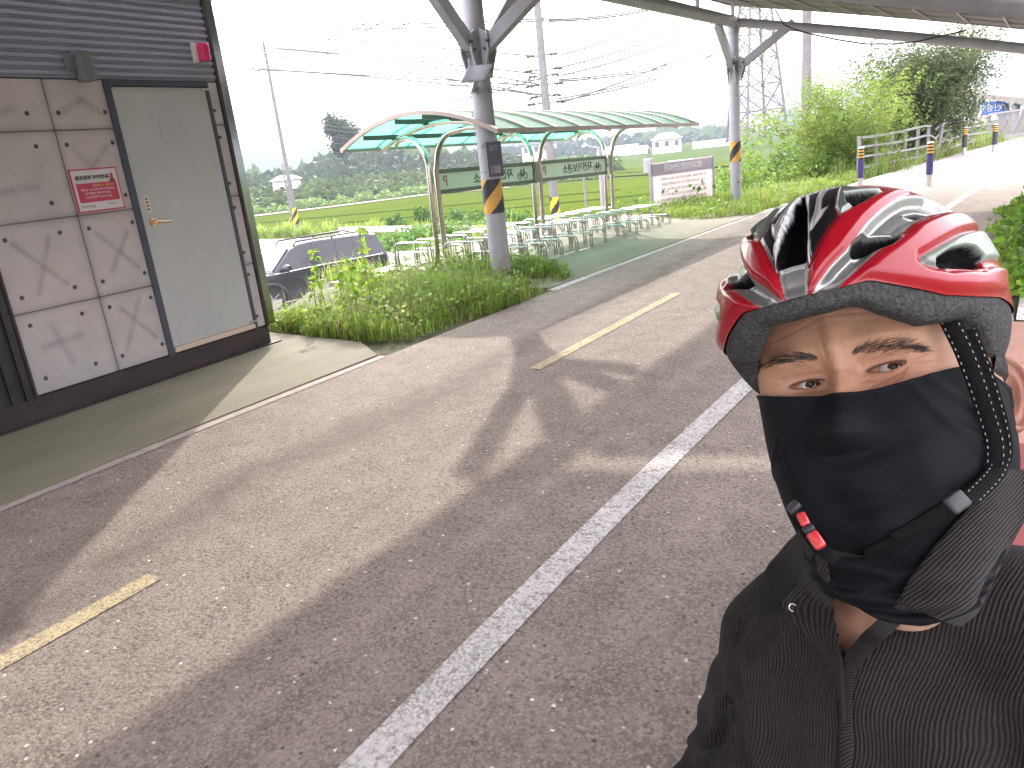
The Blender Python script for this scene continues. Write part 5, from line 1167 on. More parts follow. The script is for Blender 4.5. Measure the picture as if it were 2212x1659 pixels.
for s in (-1, 1):
    ex, ez = s*.0315, -.0015
    # eyeball centre sits just inside the surface
    pr = float(base_r(np.array([[math.atan2(ex, .083)]]), np.array([[ez]]))[0, 0]); ey = math.sqrt(pr**2-ex**2)-.0215
    EYE[s] = (ex, ey, ez)
    dx = (x_-ex)*s; dz = ZZ-ez-.05*dx                     # dx>0 toward the temple; outer corner a little higher than level
    # lid shell following the ball
    yb = Rr*np.cos(PH); lid = .0142**2-(x_-ex)**2-(ZZ-ez)**2; ycur = (Rr+dsp)*np.cos(PH)
    ylid = ey+np.sqrt(np.clip(lid, 0, 1)); w = np.clip((lid)/(.0142**2)*2.2, 0, 1)*(lid > 0)
    tgt = (ylid-ycur)*w; dsp += np.where(fr_, np.clip(tgt, -.001, .012), 0)
    up_l = .0032*np.sqrt(np.clip(1-((dx+.0005)/.0145)**2, 0, 1))-.0002; lo_l = -.0028*np.sqrt(np.clip(1-((dx-.001)/.0140)**2, 0, 1))
    op = np.minimum(dz-lo_l, up_l-dz); inside = sms(op, -.0001, .0007)*(np.abs(dx) < .0150); dsp -= inside*.0065*fr_
    rim = np.exp(-((op+.0006)/.0007)**2)*(np.abs(dx) < .0155); dsp += .0007*rim*fr_
    dsp -= .0016*np.exp(-((dz-up_l-.0042-.0010*(dx/.012)**2)/.0010)**2)*(np.abs(dx) < .019)*fr_*sms(.020-np.abs(dx), 0, .006)   # lid fold
    dsp -= .0013*np.exp(-((dz-lo_l+.0052-.10*(dx+.004)+.0*dx)/.0012)**2)*sms(.020-np.abs(dx+.002), 0, .008)*fr_                    # tear trough
    dsp += .0012*np.exp(-((dz-lo_l+.0028)/.0016)**2)*sms(.017-np.abs(dx), 0, .006)*fr_
    for k, (a_, l_) in enumerate(((.30, .016), (.0, .018), (-.28, .016), (-.55, .013))):                                         # crow's feet
        tx = dx-.0165; dd = (ZZ-ez)-a_*tx-(.001-.002*k); dsp -= .0007*np.exp(-(dd/.0008)**2)*sms(tx, 0, .004)*sms(l_-tx, 0, .006)*fr_
    dsp -= .0010*np.exp(-((ZZ-ez+.013-.30*(dx+.012))/.0012)**2)*sms(dx+.020, 0, .006)*sms(.012-dx, 0, .008)*fr_
cxs, cys = neckshift(ZZ)
HX = (Rr+dsp)*np.sin(PH)+cxs; HY = (Rr+dsp)*np.cos(PH)+cys
headL = np.stack([HX, HY, ZZ], -1).reshape(-1, 3); headV = hl(headL); headQ = gridq(len(zz_), len(ph), True, False)
# vertex tint of the skin: ruddier at nose, lids and cheeks, darker stubble none
zc_ = ZZ.ravel(); xc_ = (Rr*np.sin(PH)).ravel(); fc = fr_.ravel()
SKC = np.tile(np.array([.44, .240, .150]), (len(headV), 1))
red = (.5*np.exp(-(xc_/.016)**2)*ga(zc_, -.03, .03)+.45*np.exp(-((np.abs(xc_)-.045)/.02)**2)*ga(zc_, -.03, .02)+.75*np.exp(-((np.abs(xc_)-.031)/.016)**2)*ga(zc_, -.004, .008))*fc
SKC = SKC*(1-red[:, None]*np.array([.10, .26, .24]))
SKC *= (1-.10*np.exp(-((np.abs(xc_)-.030)/.018)**2)*ga(zc_, -.012, .006)*fc)[:, None]
for s in (-1, 1):
    ex, ey, ez = EYE[s]; dx = (xc_-ex)*s; dz = zc_-ez-.05*dx
    up_l = .0032*np.sqrt(np.clip(1-((dx+.0005)/.0145)**2, 0, 1))-.0002; lo_l = -.0028*np.sqrt(np.clip(1-((dx-.001)/.0140)**2, 0, 1))
    lash = np.exp(-((dz-up_l-.0001)/.0006)**2)*(np.abs(dx) < .0150)*fc; SKC *= (1-.80*lash)[:, None]
    wl_ = np.exp(-((dz-lo_l)/.0005)**2)*(np.abs(dx) < .014)*fc; SKC *= (1-.35*wl_)[:, None]

# --- torso in body axes (u toward the left of the view, f forward, z up)
NB = np.array([-.045, .72, 1.09]); yaw_ = R_(20)
Lb = np.array([-math.cos(yaw_), math.sin(yaw_), 0]); Fb = np.array([-math.sin(yaw_), -math.cos(yaw_), 0]); BM = np.stack([Lb, Fb, [0, 0, 1]], 1)
bl = lambda P: np.asarray(P) @ BM.T + NB
def ell(c, r, n=28, m=18):
    th = np.linspace(0, 2*math.pi, n, endpoint=False); p_ = np.linspace(-math.pi/2, math.pi/2, m); T, P = np.meshgrid(th, p_)
    return np.stack([c[0]+r[0]*np.cos(P)*np.cos(T), c[1]+r[1]*np.cos(P)*np.sin(T), c[2]+r[2]*np.sin(P)], -1).reshape(-1, 3), gridq(m, n, True)
def cap_(pts, rr):
    out = []
    for (a, b), (r0, r1) in zip(zip(pts[:-1], pts[1:]), zip(rr[:-1], rr[1:])):
        for t in np.linspace(0, 1, 7): p = np.array(a)*(1-t)+np.array(b)*t; r = r0*(1-t)+r1*t; out.append(ell(p, (r, r, r), 16, 11))
    return out
def merge(parts, name, mat, vox, sm, shrink=0.0, par=None, keep=True):
    V = []; Q = []; n = 0
    for v, q in parts: V.append(v); Q.append(q+n); n += len(v)
    me = bpy.data.meshes.new('tmp'); V = np.concatenate(V); Q = np.concatenate(Q); me.from_pydata([tuple(v) for v in V], [], [tuple(int(i) for i in q) for q in Q]); me.update()
    o = bpy.data.objects.new('tmp', me); COL.objects.link(o)
    r = o.modifiers.new('r', 'REMESH'); r.mode = 'VOXEL'; r.voxel_size = vox
    s = o.modifiers.new('s', 'SMOOTH'); s.iterations = sm; s.factor = .5
    dg = bpy.context.evaluated_depsgraph_get(); ev = o.evaluated_get(dg).to_mesh(); nv = len(ev.vertices)
    co = np.empty(nv*3, np.float32); ev.vertices.foreach_get('co', co); nn = np.empty(nv*3, np.float32); ev.vertices.foreach_get('normal', nn)
    F = [tuple(p.vertices) for p in ev.polygons]; co = co.reshape(-1, 3).astype(float); nn = nn.reshape(-1, 3)
    bpy.data.objects.remove(o); F = np.array([f for f in F if len(f) == 4]); return co, nn, F
Wr = (.13, .30, -.50)
def torso(k):
    P = [ell((0, .0, -.205), (.168+k, .108+k, .175+k)), ell((0, .012, -.40), (.150+k, .118+k, .19+k)), ell((0, .0, -.56), (.165+k, .125+k, .10+k))]
    P += cap_([(.0, -.035, -.040), (.075, -.035, -.082), (.138, -.018, -.150)], [.062+k, .054+k, .052+k])
    P += cap_([(.0, -.035, -.045), (-.085, -.03, -.045), (-.160, -.01, -.075)], [.062+k, .060+k, .060+k])
    P += cap_([(.138, -.015, -.158), (.205, .0, -.39), Wr], [.056+k, .050+k, .036+k*.8])
    P += cap_([(-.165, -.005, -.085), (-.235, .05, -.34), (-.14, .32, -.50)], [.062+k, .052+k, .036+k*.8])
    return P
co, nn, Fs = merge(torso(-.005), 't', None, .0075, 10)
sk = bl(co)
neck = hl(np.stack([0*ph, 0*ph, 0*ph], -1))[:0]
# neck tube from the skull down into the chest
nk = []
for t in np.linspace(0, 1, 12):
    c = hl([[-.01, -.012, -.10]])[0]*(1-t)+bl([[0, -.045, -.12]])[0]*t; nk.append(c)
mbn = MB(); mbn.tube([tuple(p) for p in nk], [.055, .053, .051, .050, .048, .045, .041, .037, .034, .032, .030, .025], 40)
# ears
def ear(s):
    m = MB(); c = np.array([s*.0845, -.016, -.022]); eb = np.array([s*.55, -.83, 0.0]); en = np.array([s*.83, .55, 0.0]); nt, nrho = 44, 16; V = []
    for side in (1, -1):
        for i in range(nrho+1):
            rho = i/nrho
            for k in range(nt):
                th = 2*math.pi*k/nt; up1 = math.sin(th); bk = math.cos(th); hw_ = .0165*(1+.22*up1) if bk > 0 else .0120; hh = .0315
                y = rho*bk*hw_; z = rho*up1*hh-.10*.0165*bk*0; helix = math.exp(-((rho-.90)/.085)**2)*(1 if (bk > -.55 or up1 > .3) else .3)
                anti = .8*math.exp(-((rho-.60)/.10)**2)*(bk > -.2); con = -math.exp(-(rho/.38)**2)*(1.0 if up1 > -.75 else .4)
                lobe = .6*math.exp(-((up1+.95)/.25)**2)*math.exp(-((rho-.8)/.25)**2); tr_ = .9*math.exp(-((bk+1)/.25)**2)*math.exp(-((rho-.75)/.2)**2)
                h = (.0042*helix+.0022*anti+.0050*con+.0025*lobe+.004*tr_)*(1 if side > 0 else .0)-(0 if side > 0 else .0045*(1-rho**4))+.006*rho*(bk > 0)*bk
                V.append(c+eb*y+np.array([0, 0, z])+en*h)
    V = np.array(V); n1 = (nrho+1)*nt; Q = [tuple(q) for q in gridq(nrho+1, nt, True)]; Q += [tuple(int(x)+n1 for x in q[::-1]) for q in gridq(nrho+1, nt, True)]
    e = nrho*nt; Q += [(e+k, e+(k+1) % nt, n1+e+(k+1) % nt, n1+e+k) for k in range(nt)]
    m.add(hl(V), [tuple(int(x) for x in q) for q in Q]); return m
# hands resting on the thighs: palm and five bent fingers each
def hand(wr, s):
    m = MB(); w = np.array(wr); d = np.array([-.25*s, .93, -.22]); d /= np.linalg.norm(d); sd = np.array([1, .25*s, 0.0]); sd /= np.linalg.norm(sd); up_ = np.cross(sd, d); up_ *= np.sign(up_[2])
    V, Q = ell((0, 0, 0), (1, 1, 1), 20, 12); V = w+np.outer(V[:, 0], sd)*.041+np.outer(V[:, 1], d)*.052+np.outer(V[:, 2], up_)*.014+d*.045; m.add(bl(V), [tuple(q) for q in Q])
    for i, L_ in enumerate((.070, .078, .073, .060)):
        b = w+d*.085+sd*(-.030+.020*i); p1 = b+d*L_*.45+up_*.004; p2 = p1+d*L_*.30-up_*.010; p3 = p2+d*L_*.24-up_*.018
        m.tube([tuple(q) for q in bl([b-d*.02, b, p1, p2, p3])], [.0095, .0092, .0085, .0078, .0062], 10)
    b = w+d*.02-sd*.036*s*(-1)*-1; tb = w+d*.015+sd*.034*(-s); m.tube([tuple(q) for q in bl([tb, tb+sd*.022*(-s)+d*.022, tb+sd*.030*(-s)+d*.050, tb+sd*.028*(-s)+d*.070-up_*.008])], [.013, .0115, .0095, .0075], 10)
    return m
Vall = [headV, sk]; Qall = [headQ, Fs+len(headV)]; nv = len(headV)+len(sk)
C_all = [SKC, np.tile(np.array([.56, .33, .22]), (len(sk), 1))]
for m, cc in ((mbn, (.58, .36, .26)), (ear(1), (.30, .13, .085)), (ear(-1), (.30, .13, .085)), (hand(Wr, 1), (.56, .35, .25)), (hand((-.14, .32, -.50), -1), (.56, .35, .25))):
    q4 = [f if len(f) == 4 else None for f in m.f]; tri = [f for f in m.f if len(f) != 4]
    V = np.array(m.v); Qm = [f for f in q4 if f is not None]
    for f in tri:
        for j in range(1, len(f)-2, 2): Qm.append((f[0], f[j], f[j+1], f[j+2]))
        if len(f) % 2: Qm.append((f[0], f[-2], f[-1], f[-1])) if False else None
    Vall.append(V); Qall.append(np.array(Qm)+nv); nv += len(V); C_all.append(np.tile(np.array(cc), (len(V), 1)))
SKIN = bpy.data.materials.new('skin'); SKIN.use_nodes = True; N = SKIN.node_tree.nodes; L = SKIN.node_tree.links; p = N['Principled BSDF']
p.inputs['Roughness'].default_value = .46; p.inputs['Specular IOR Level'].default_value = .42; p.inputs['Subsurface Weight'].default_value = .12; p.inputs['Subsurface Radius'].default_value = (1, .35, .2); p.inputs['Subsurface Scale'].default_value = .006
a = N.new('ShaderNodeVertexColor'); a.layer_name = 'col'; tc = N.new('ShaderNodeTexCoord')
def nz_(s, d=3):
    n = N.new('ShaderNodeTexNoise'); n.inputs['Scale'].default_value = s; n.inputs['Detail'].default_value = d; L.new(tc.outputs['Object'], n.inputs[0]); return n.outputs[0]
mr = N.new('ShaderNodeMapRange'); L.new(nz_(70, 5), mr.inputs[0]); mr.inputs[1].default_value = .3; mr.inputs[2].default_value = .7; mr.inputs[3].default_value = .84; mr.inputs[4].default_value = 1.12
vm = N.new('ShaderNodeVectorMath'); vm.operation = 'SCALE'; L.new(a.outputs[0], vm.inputs[0]); L.new(mr.outputs[0], vm.inputs[3]); L.new(vm.outputs[0], p.inputs['Base Color'])
bn = N.new('ShaderNodeBump'); bn.inputs['Strength'].default_value = .32; bn.inputs['Distance'].default_value = .0012; L.new(nz_(900, 4), bn.inputs['Height']); L.new(bn.outputs[0], p.inputs['Normal'])
body = npmesh('body', np.concatenate(Vall), np.concatenate(Qall), SKIN, rider, np.concatenate(C_all))
bvh_head = bvh_of(headV, headQ)
# --- eyes
EYEM = M('eye', (.42, .36, .34), rough=.08, coat=1); IRIS = M('iris brown', (.035, .014, .008), (.06, .025, .012), 900, .1, coat=1); PUP = M('pupil', (.002, .002, .002), rough=.05, coat=1)
for s in (-1, 1):
    ex, ey, ez = EYE[s]; c = hl([[ex, ey, ez]])[0]; g = np.array([0.02, 0, HC])-c; g /= np.linalg.norm(g)
    m = MB(); V, Q = ell((0, 0, 0), (.0122, .0122, .0122), 40, 26); m.add(V+c, [tuple(q) for q in Q]); eb = m.build('eye', EYEM, rider, smooth='all')
    a1 = np.cross(g, [0, 0, 1]); a1 /= np.linalg.norm(a1); a2 = np.cross(a1, g)
    def disc(r, h, mat, name):
        q = MB(); V = [c+g*(.0122+h)]; n = 24
        for k, f in enumerate((.5, 1.0)):
            V += [c+(g*math.sqrt(.0122**2-(r*f)**2)+a1*r*f*math.cos(t)+a2*r*f*math.sin(t))+g*h*(1 if f < 1 else .6) for t in np.linspace(0, 2*math.pi, n, endpoint=False)]
        q.add(V, [(0, 1+i, 1+(i+1) % n) for i in range(n)]+[(1+i, 1+n+i, 1+n+(i+1) % n, 1+(i+1) % n) for i in range(n)]); q.build(name, mat, eb, smooth='all')
    disc(.0060, .0004, IRIS, 'iris'); disc(.0026, .0007, PUP, 'pupil')
# --- hair strands: brows, lashes, temples
HAIR = M('black hair', (.022, .018, .016), rough=.5)
def strands(name, pts, dirs, ln, r0, mat=HAIR):
    V = []; Q = []; n = 0
    for p, d, l in zip(pts, dirs, ln):
        p = np.array(p); d = np.array(d); nrm = p-hl([[0, 0, 0]])[0]; nrm /= np.linalg.norm(nrm); sd = np.cross(d, nrm); sd /= np.linalg.norm(sd)+1e-9
        q = [p, p+d*l*.5+nrm*.0007, p+d*l+nrm*.0002]; w = [r0, r0*.8, r0*.2]
        for a_, b_ in zip(q, w): V += [a_-sd*b_, a_+sd*b_]
        Q += [(n, n+1, n+3, n+2), (n+2, n+3, n+5, n+4)]; n += 6
    return npmesh(name, np.array(V), np.array(Q), mat, rider, smooth=False)
def hit(px, py, tree):
    r = tree.ray_cast(CAMP, pxray(px, py)); return (np.array(r[0]), np.array(r[1])) if r[0] is not None else (None, None)
for s, poly_ in ((-1, [(1640, 793, 4), (1662, 783, 9), (1690, 776, 11), (1720, 771, 10), (1745, 771, 8), (1768, 775, 4)]), (1, [(1838, 763, 4), (1862, 757, 9), (1900, 750, 13), (1940, 746, 13), (1968, 749, 10), (1992, 756, 4)])):
    P = []; Dd = []; Ln_ = []; xs = [q[0] for q in poly_]
    for k in range(360):
        x = rn.uniform(xs[0], xs[-1]); yc = np.interp(x, xs, [q[1] for q in poly_]); hw = np.interp(x, xs, [q[2] for q in poly_]); y = yc+rn.normal()*hw*.6
        a_, n_ = hit(x, y, bvh_head)
        if a_ is None: continue
        out = s*(MH[:, 0]); f = (x-xs[0])/(xs[-1]-xs[0]); f = f if s > 0 else 1-f
        d = out*(.75+.4*f)+MH[:, 2]*(.75-1.15*f+rn.normal()*.22); d -= n_*(d@n_); d /= np.linalg.norm(d); P.append(a_+n_*.0003); Dd.append(d); Ln_.append(rn.uniform(.005, .0085))
    strands('eyebrow', P, Dd, Ln_, .00012)
# hair shell at the sides and back
sel = (np.abs(ph) > 70); hz = np.linspace(-.035, .10, 26); hp = np.concatenate([np.linspace(76, 180, 50), np.linspace(-180, -76, 50)[1:]])
HP, HZ = np.meshgrid(np.radians(hp), hz); HR = base_r(HP, HZ, .0035)+.0012*rn.normal(size=HP.shape); lowc = (np.abs(hp) < 100)[None, :] & (HZ < -.012)
HR = np.where(lowc, HR-.008, HR); V = hl(np.stack([HR*np.sin(HP), HR*np.cos(HP), HZ], -1).reshape(-1, 3)); npmesh('hair', V, gridq(26, len(hp)), M('short black hair', (.014, .012, .012), (.03, .026, .025), 300, .6, 0, .8, 800), rider)

# --- face mask / neck gaiter
mzk = [-.275, -.25, -.225, -.20, -.18, -.165, -.15, -.135, -.12, -.095, -.07, -.045, -.02, 0, .03]
mak = [.080, .076, .070, .065, .0635, .063, .064, .068, .0735, .0795, .0835, .0862, .0875, .0885, .089]
mbk = [.100, .082, .069, .060, .056, .058, .066, .080, .090, .0945, .0945, .094, .091, .089, .090]
mck = [.080, .078, .075, .074, .074, .075, .077, .080, .084, .092, .098, .101, .103, .105, .106]
mph = np.linspace(-180, 180, 361)[:-1]; mzz = np.linspace(-.275, .02, 260); MP, MZ = np.meshgrid(np.radians(mph), mzz)
a_, b_, c_ = (np.interp(MZ, mzk, k) for k in (mak, mbk, mck)); s1, c1_ = np.sin(MP), np.cos(MP); fb = np.where(c1_ > 0, b_, c_)
mn = 2.2+.6*np.clip((MZ+.13)/.06, 0, 1)*(c1_ > 0); MR = (np.abs(s1/a_)**mn+np.abs(c1_/fb)**mn)**(-1/mn)
for _ in range(40): MR[1:-1] = .5*MR[1:-1]+.25*(MR[:-2]+MR[2:])
MXx = MR*np.sin(MP); fm = (c1_ > .2)
MD = np.interp(MZ, [-.082, -.062, -.048, -.036, -.02, 0], [0, .006, .021, .0195, .0115, .006])*np.exp(-(np.abs(MXx)/np.interp(MZ, [-.07, -.045, -.01], [.021, .0165, .010]))**1.7)*fm
MD -= .0040*np.exp(-((MZ+.066-.55*np.abs(MXx)**1.25)/.0065)**2)*np.exp(-(MXx/.038)**2)*fm                 # hollow under the nose, sweeping up the cheeks
MD += .0035*ga(MZ, -.083, .010)*ga(MXx, 0, .020)*fm                                                       # lips
MD -= .0030*ga(MZ, -.099, .007)*ga(MXx, .002, .022)*fm; MD += .0050*ga(MZ, -.118, .013)*ga(MXx, 0, .024)*fm   # chin
for (z0, sl, am, wd, sg) in ((-.150, .25, .0022, .0035, 1), (-.158, -.15, .0025, .004, -1), (-.172, .35, .0032, .0038, 1), (-.184, .20, .0034, .0036, 1), (-.196, .42, .0036, .004, 1), (-.208, .30, .0034, .0040, 1), (-.222, .45, .0032, .0045, 1), (-.236, .35, .0030, .0050, 1), (-.2, -.5, .0028, .004, 1), (-.219, -.42, .0028, .004, 1)):
    MD += 1.7*am*np.exp(-((MZ-z0-sl*np.abs(MXx-.012)**1.15*1.4-.0022*np.sin(MXx*90+z0*400))/wd)**2)*sms(c1_, -.1, .5)
for (x0, z0, ax_r, az_r, am) in ((.060, -.02, -.75, 1, .0022), (.052, -.03, -.55, 1, .0018), (.066, -.05, -.9, 1, .0018), (-.055, -.04, .8, 1, .0012)):
    dd = (MXx-x0)*1-(MZ-z0)*ax_r; MD += am*np.exp(-(dd/.0032)**2)*ga(MZ, z0-.015, .03)*fm
MD += .0006*np.sin(MXx*140+MZ*60)*ga(MZ, -.10, .08)
def mshift(Z): d = np.clip(-.115-Z, 0, 1); return -.30*d-.0, -.34*d
mcx, mcy = mshift(MZ)
maskL = np.stack([(MR+MD)*np.sin(MP)+mcx, (MR+MD)*np.cos(MP)+mcy, MZ], -1)
full = hl(maskL.reshape(-1, 3)); mq = gridq(len(mzz), len(mph), True); bvh_m = bvh_of(full, mq)
edge = []
for q in [(1624, 851), (1640, 853), (1700, 857), (1780, 856), (1850, 848), (1900, 839), (1950, 825), (2000, 810), (2040, 799), (2080, 791)]:
    h, n_ = hit(q[0], q[1], bvh_m)
    if h is not None: l = MH.T @ (h-HO); edge.append((math.degrees(math.atan2(l[0], l[1])), l[2]))
edge.sort(); ep = [-180, -110]+[e[0] for e in edge]+[100, 180]; ez_ = [-.07, edge[0][1]-.01]+[e[1] for e in edge]+[edge[-1][1]-.012, -.07]
zt_ = np.interp(mph, ep, ez_)
zb_ = np.interp(mph, [-180, -90, -40, -8, 6, 30, 60, 90, 180], [-.135, -.152, -.163, -.178, -.184, -.188, -.176, -.150, -.135])
tt = np.linspace(0, 1, 230)[:, None]; TZ = zb_[None]*(1-tt)+zt_[None]*tt
from_idx = (TZ-mzz[0])/(mzz[1]-mzz[0]); i0 = np.clip(from_idx.astype(int), 0, len(mzz)-2); fr2 = (from_idx-i0)[..., None]; jj = np.arange(len(mph))[None].repeat(230, 0)
ML = maskL[i0, jj]*(1-fr2)+maskL[i0+1, jj]*fr2
# stitched hem at the top edge
hemd = (.0009*np.exp(-((tt-1)/.012)**2)+.0*tt); out_ = ML-np.stack([mshift(TZ)[0], mshift(TZ)[1], TZ], -1); out_ /= np.linalg.norm(out_, axis=-1)[..., None]+1e-9
ML = ML+out_*hemd[..., None]
MASKM = M('black stretch fabric', (.006, .0063, .0085), (.008, .0085, .0115), 40, .62, 0, .12, 1400, spec=.1); MASKM.node_tree.nodes['Principled BSDF'].inputs['Sheen Weight'].default_value = .0
mo = npmesh('face_mask', hl(ML.reshape(-1, 3)), gridq(230, len(mph), True), MASKM, rider); sd_ = mo.modifiers.new('t', 'SOLIDIFY'); sd_.thickness = .0012; sd_.offset = 1
bvh_mask = bvh_of(hl(ML.reshape(-1, 3)), gridq(230, len(mph), True))

# --- helmet
HPOLY = {'black':[[0.816,-0.443],[0.411,0.559],[0.234,0.534],[0.153,0.521],[0.136,0.395],[0.205,0.262],[0.29,0.045],[0.299,-0.045],[0.409,-0.151],[0.483,-0.24],[0.551,-0.325],[0.572,-0.353],[0.569,-0.302],[0.767,-0.222]],'silverfront':[[0.817,-0.447],[0.767,-0.222],[0.569,-0.302],[0.572,-0.353],[0.626,-0.512]],'recess':[[0.767,-0.222],[0.49,0.45],[0.381,0.332],[0.41,0.271],[0.417,0.167],[0.505,-0.142],[0.568,-0.303]],'slot':[[0.417,0.234],[0.377,0.392],[0.351,0.435],[0.369,0.327],[0.549,-0.321],[0.558,-0.325]],'bolt':[[0.236,0.537],[0.174,0.528],[0.314,0.231],[0.363,0.077],[0.317,0.088],[0.4,-0.02],[0.49,-0.108],[0.454,-0.021],[0.399,0.094],[0.339,0.268]],'red1':[[0.635,-0.513],[0.574,-0.352],[0.483,-0.24],[0.409,-0.151],[0.299,-0.045],[0.141,0.026],[0.041,0.094],[-0.073,0.164],[-0.2,0.22],[-0.284,0.201],[-0.145,0.091],[0.014,-0.044],[0.157,-0.169],[0.236,-0.249],[0.336,-0.341],[0.445,-0.402],[0.541,-0.468],[0.619,-0.527]],'silver':[[0.619,-0.527],[0.541,-0.468],[0.445,-0.402],[0.336,-0.341],[0.236,-0.249],[0.157,-0.169],[0.014,-0.044],[-0.145,0.091],[-0.379,0.24],[-0.545,0.199],[-0.6,0.155],[-0.43,-0.008],[-0.224,-0.144],[-0.108,-0.215],[-0.025,-0.291],[0.08,-0.36],[0.185,-0.413],[0.325,-0.493],[0.469,-0.562]],'vent1':[[0.309,-0.341],[0.281,-0.294],[0.209,-0.249],[0.118,-0.246],[0.004,-0.264],[-0.014,-0.29],[0.012,-0.335],[0.083,-0.37],[0.203,-0.382],[0.29,-0.371]],'vent2':[[-0.137,-0.057],[-0.253,0.001],[-0.371,0.016],[-0.443,-0.011],[-0.272,-0.103],[-0.179,-0.076]],'topframe':[[0.29,0.045],[0.178,0.335],[0.13,0.326],[0.084,0.225],[-0.069,0.179],[0.041,0.094],[0.141,0.026],[0.285,-0.045]],'topvent':[[0.222,0.023],[0.19,0.169],[0.078,0.156],[-0.032,0.135],[0.086,0.049],[0.169,-0.002]],'red2':[[0.469,-0.562],[0.325,-0.493],[0.185,-0.413],[0.08,-0.36],[-0.025,-0.291],[-0.108,-0.215],[-0.224,-0.144],[-0.43,-0.008],[-0.631,0.126],[-0.699,0.061],[-0.752,0.006],[-0.547,-0.158],[-0.288,-0.34],[-0.133,-0.436],[-0.071,-0.467],[-0.058,-0.497],[-0.098,-0.526],[-0.227,-0.541],[-0.477,-0.486],[-0.808,-0.287],[-0.849,-0.362],[-0.761,-0.566],[-0.43,-0.692],[-0.19,-0.714],[0.006,-0.685],[0.152,-0.631],[0.268,-0.586],[0.365,-0.574]],'trim':[[-0.071,-0.467],[-0.133,-0.436],[-0.288,-0.34],[-0.547,-0.158],[-0.749,0.012],[-0.78,-0.022],[-0.761,-0.099],[-0.761,-0.197],[-0.794,-0.257],[-0.528,-0.419],[-0.52,-0.46],[-0.227,-0.541],[-0.125,-0.537],[-0.058,-0.514]],'vent3':[[-0.135,-0.518],[-0.149,-0.486],[-0.264,-0.412],[-0.397,-0.354],[-0.479,-0.34],[-0.532,-0.377],[-0.531,-0.459],[-0.407,-0.506],[-0.175,-0.54]]}
wv = np.array([.501, .622, .602]); wv /= np.linalg.norm(wv); e1 = np.cross([0, 0, 1.], wv); e1 /= np.linalg.norm(e1); e2 = np.cross(wv, e1)
sh_az = [0, 13, 20, 24.5, 31, 39, 49, 62, 78, 100, 140, 180]; sh_el = [2.4, 2.4, 3.0, 3.4, 1.2, -1.4, -4.3, -4.8, -4.0, -6, -4, -2]
bo_el_az = [0, 9, 16, 20, 24, 30, 38, 45, 50, 62, 70, 80, 95, 130, 180]; bo_el = [-3.0, -3.1, -2.5, -2.3, -3.4, -6.6, -9.9, -12.4, -12.0, -11.0, -15, -24, -30, -27, -22]
haz = np.linspace(-180, 180, 961)[:-1]; nr = 270
tv = np.linspace(0, 1, nr)**1.0; e0 = np.interp(np.abs(haz), sh_az, sh_el)
for _ in range(8): e0 = .5*e0+.25*(np.roll(e0, 1)+np.roll(e0, -1))
EL = np.radians(e0[None]*(1-tv[:, None])+89.5*tv[:, None]); AZ = np.radians(haz)[None].repeat(nr, 0)
U = np.stack([np.cos(EL)*np.sin(AZ), np.cos(EL)*np.cos(AZ), np.sin(EL)], -1).reshape(-1, 3)
Ua = U.copy(); Ua[:, 0] = np.abs(Ua[:, 0]); kk = np.sqrt(2/(1+Ua@wv+1e-6)); LP = np.stack([kk*(Ua@e1), kk*(Ua@e2)], 1)
def sdf(name):
    P = np.array(HPOLY[name]); n = len(P); d = np.full(len(LP), 9.0); ins = np.zeros(len(LP), bool)
    for i in range(n):
        a_, b_ = P[i], P[(i+1) % n]; ab = b_-a_; t = np.clip(((LP-a_)@ab)/(ab@ab+1e-12), 0, 1); d = np.minimum(d, np.linalg.norm(LP-a_-t[:, None]*ab, axis=1))
        c = ((a_[1] > LP[:, 1]) != (b_[1] > LP[:, 1])) & (LP[:, 0] < (b_[0]-a_[0])*(LP[:, 1]-a_[1])/((b_[1]-a_[1]) if b_[1] != a_[1] else 1e-9)+a_[0]); ins ^= c
    return np.where(ins, d, -d)
RED = np.array([.30, .005, .014]); SIL = np.array([.31, .315, .30]); BLK = np.array([.006, .006, .008]); EPS = np.array([.060, .060, .064]); PALE = np.array([.25, .29, .25]); WH = np.array([.50, .48, .50])
HC_ = np.tile(RED, (len(U), 1)); FIN = np.tile(np.array([1.0, 0.0, 0.0]), (len(U), 1)); HD_ = np.zeros(len(U))
sd_all = {k: sdf(k) for k in HPOLY}; sd_all['red1'] = sd_all['red1']-.004
backm = sms(U[:, 1], -.15, -.35)*0
def paint(k, c, gloss, metal, dpt=0.0, w=.005, rd=.02, soft=.004):
    s_ = sd_all[k]; m_ = sms(s_, -soft*.5, soft*.5); HC_[:] = HC_*(1-m_[:, None])+c*m_[:, None]
    FIN[:, 0] = FIN[:, 0]*(1-m_)+gloss*m_; FIN[:, 1] = FIN[:, 1]*(1-m_)+metal*m_
    HD_[:] = HD_*(1-m_)+m_*0+np.where(s_ > 0, dpt*sms(s_, 0, rd), 0)
HD_ += .0035*sms(sd_all['red1'], 0, .035)+.0045*sms(sd_all['red2'], 0, .05)
paint('silver', SIL, .85, .75, -.0075, rd=.05)
for k in ('red1', 'red2'):
    s_ = sd_all[k]; m_ = sms(s_, -.002, .002); HC_[:] = HC_*(1-m_[:, None])+RED*m_[:, None]; FIN[:, 0] = np.maximum(FIN[:, 0], m_); FIN[:, 1] *= (1-m_); HD_ = np.maximum(HD_, .0040*sms(s_, 0, .045)*m_+HD_*(1-m_))
paint('black', BLK, 1, 0, .0012); paint('silverfront', SIL, .85, .75, -.002); paint('topframe', PALE*.8, .9, .5, .0035, rd=.02)
paint('trim', PALE, .7, .15, .0040, rd=.02)
paint('bolt', WH*.8, .9, .2, .0012)
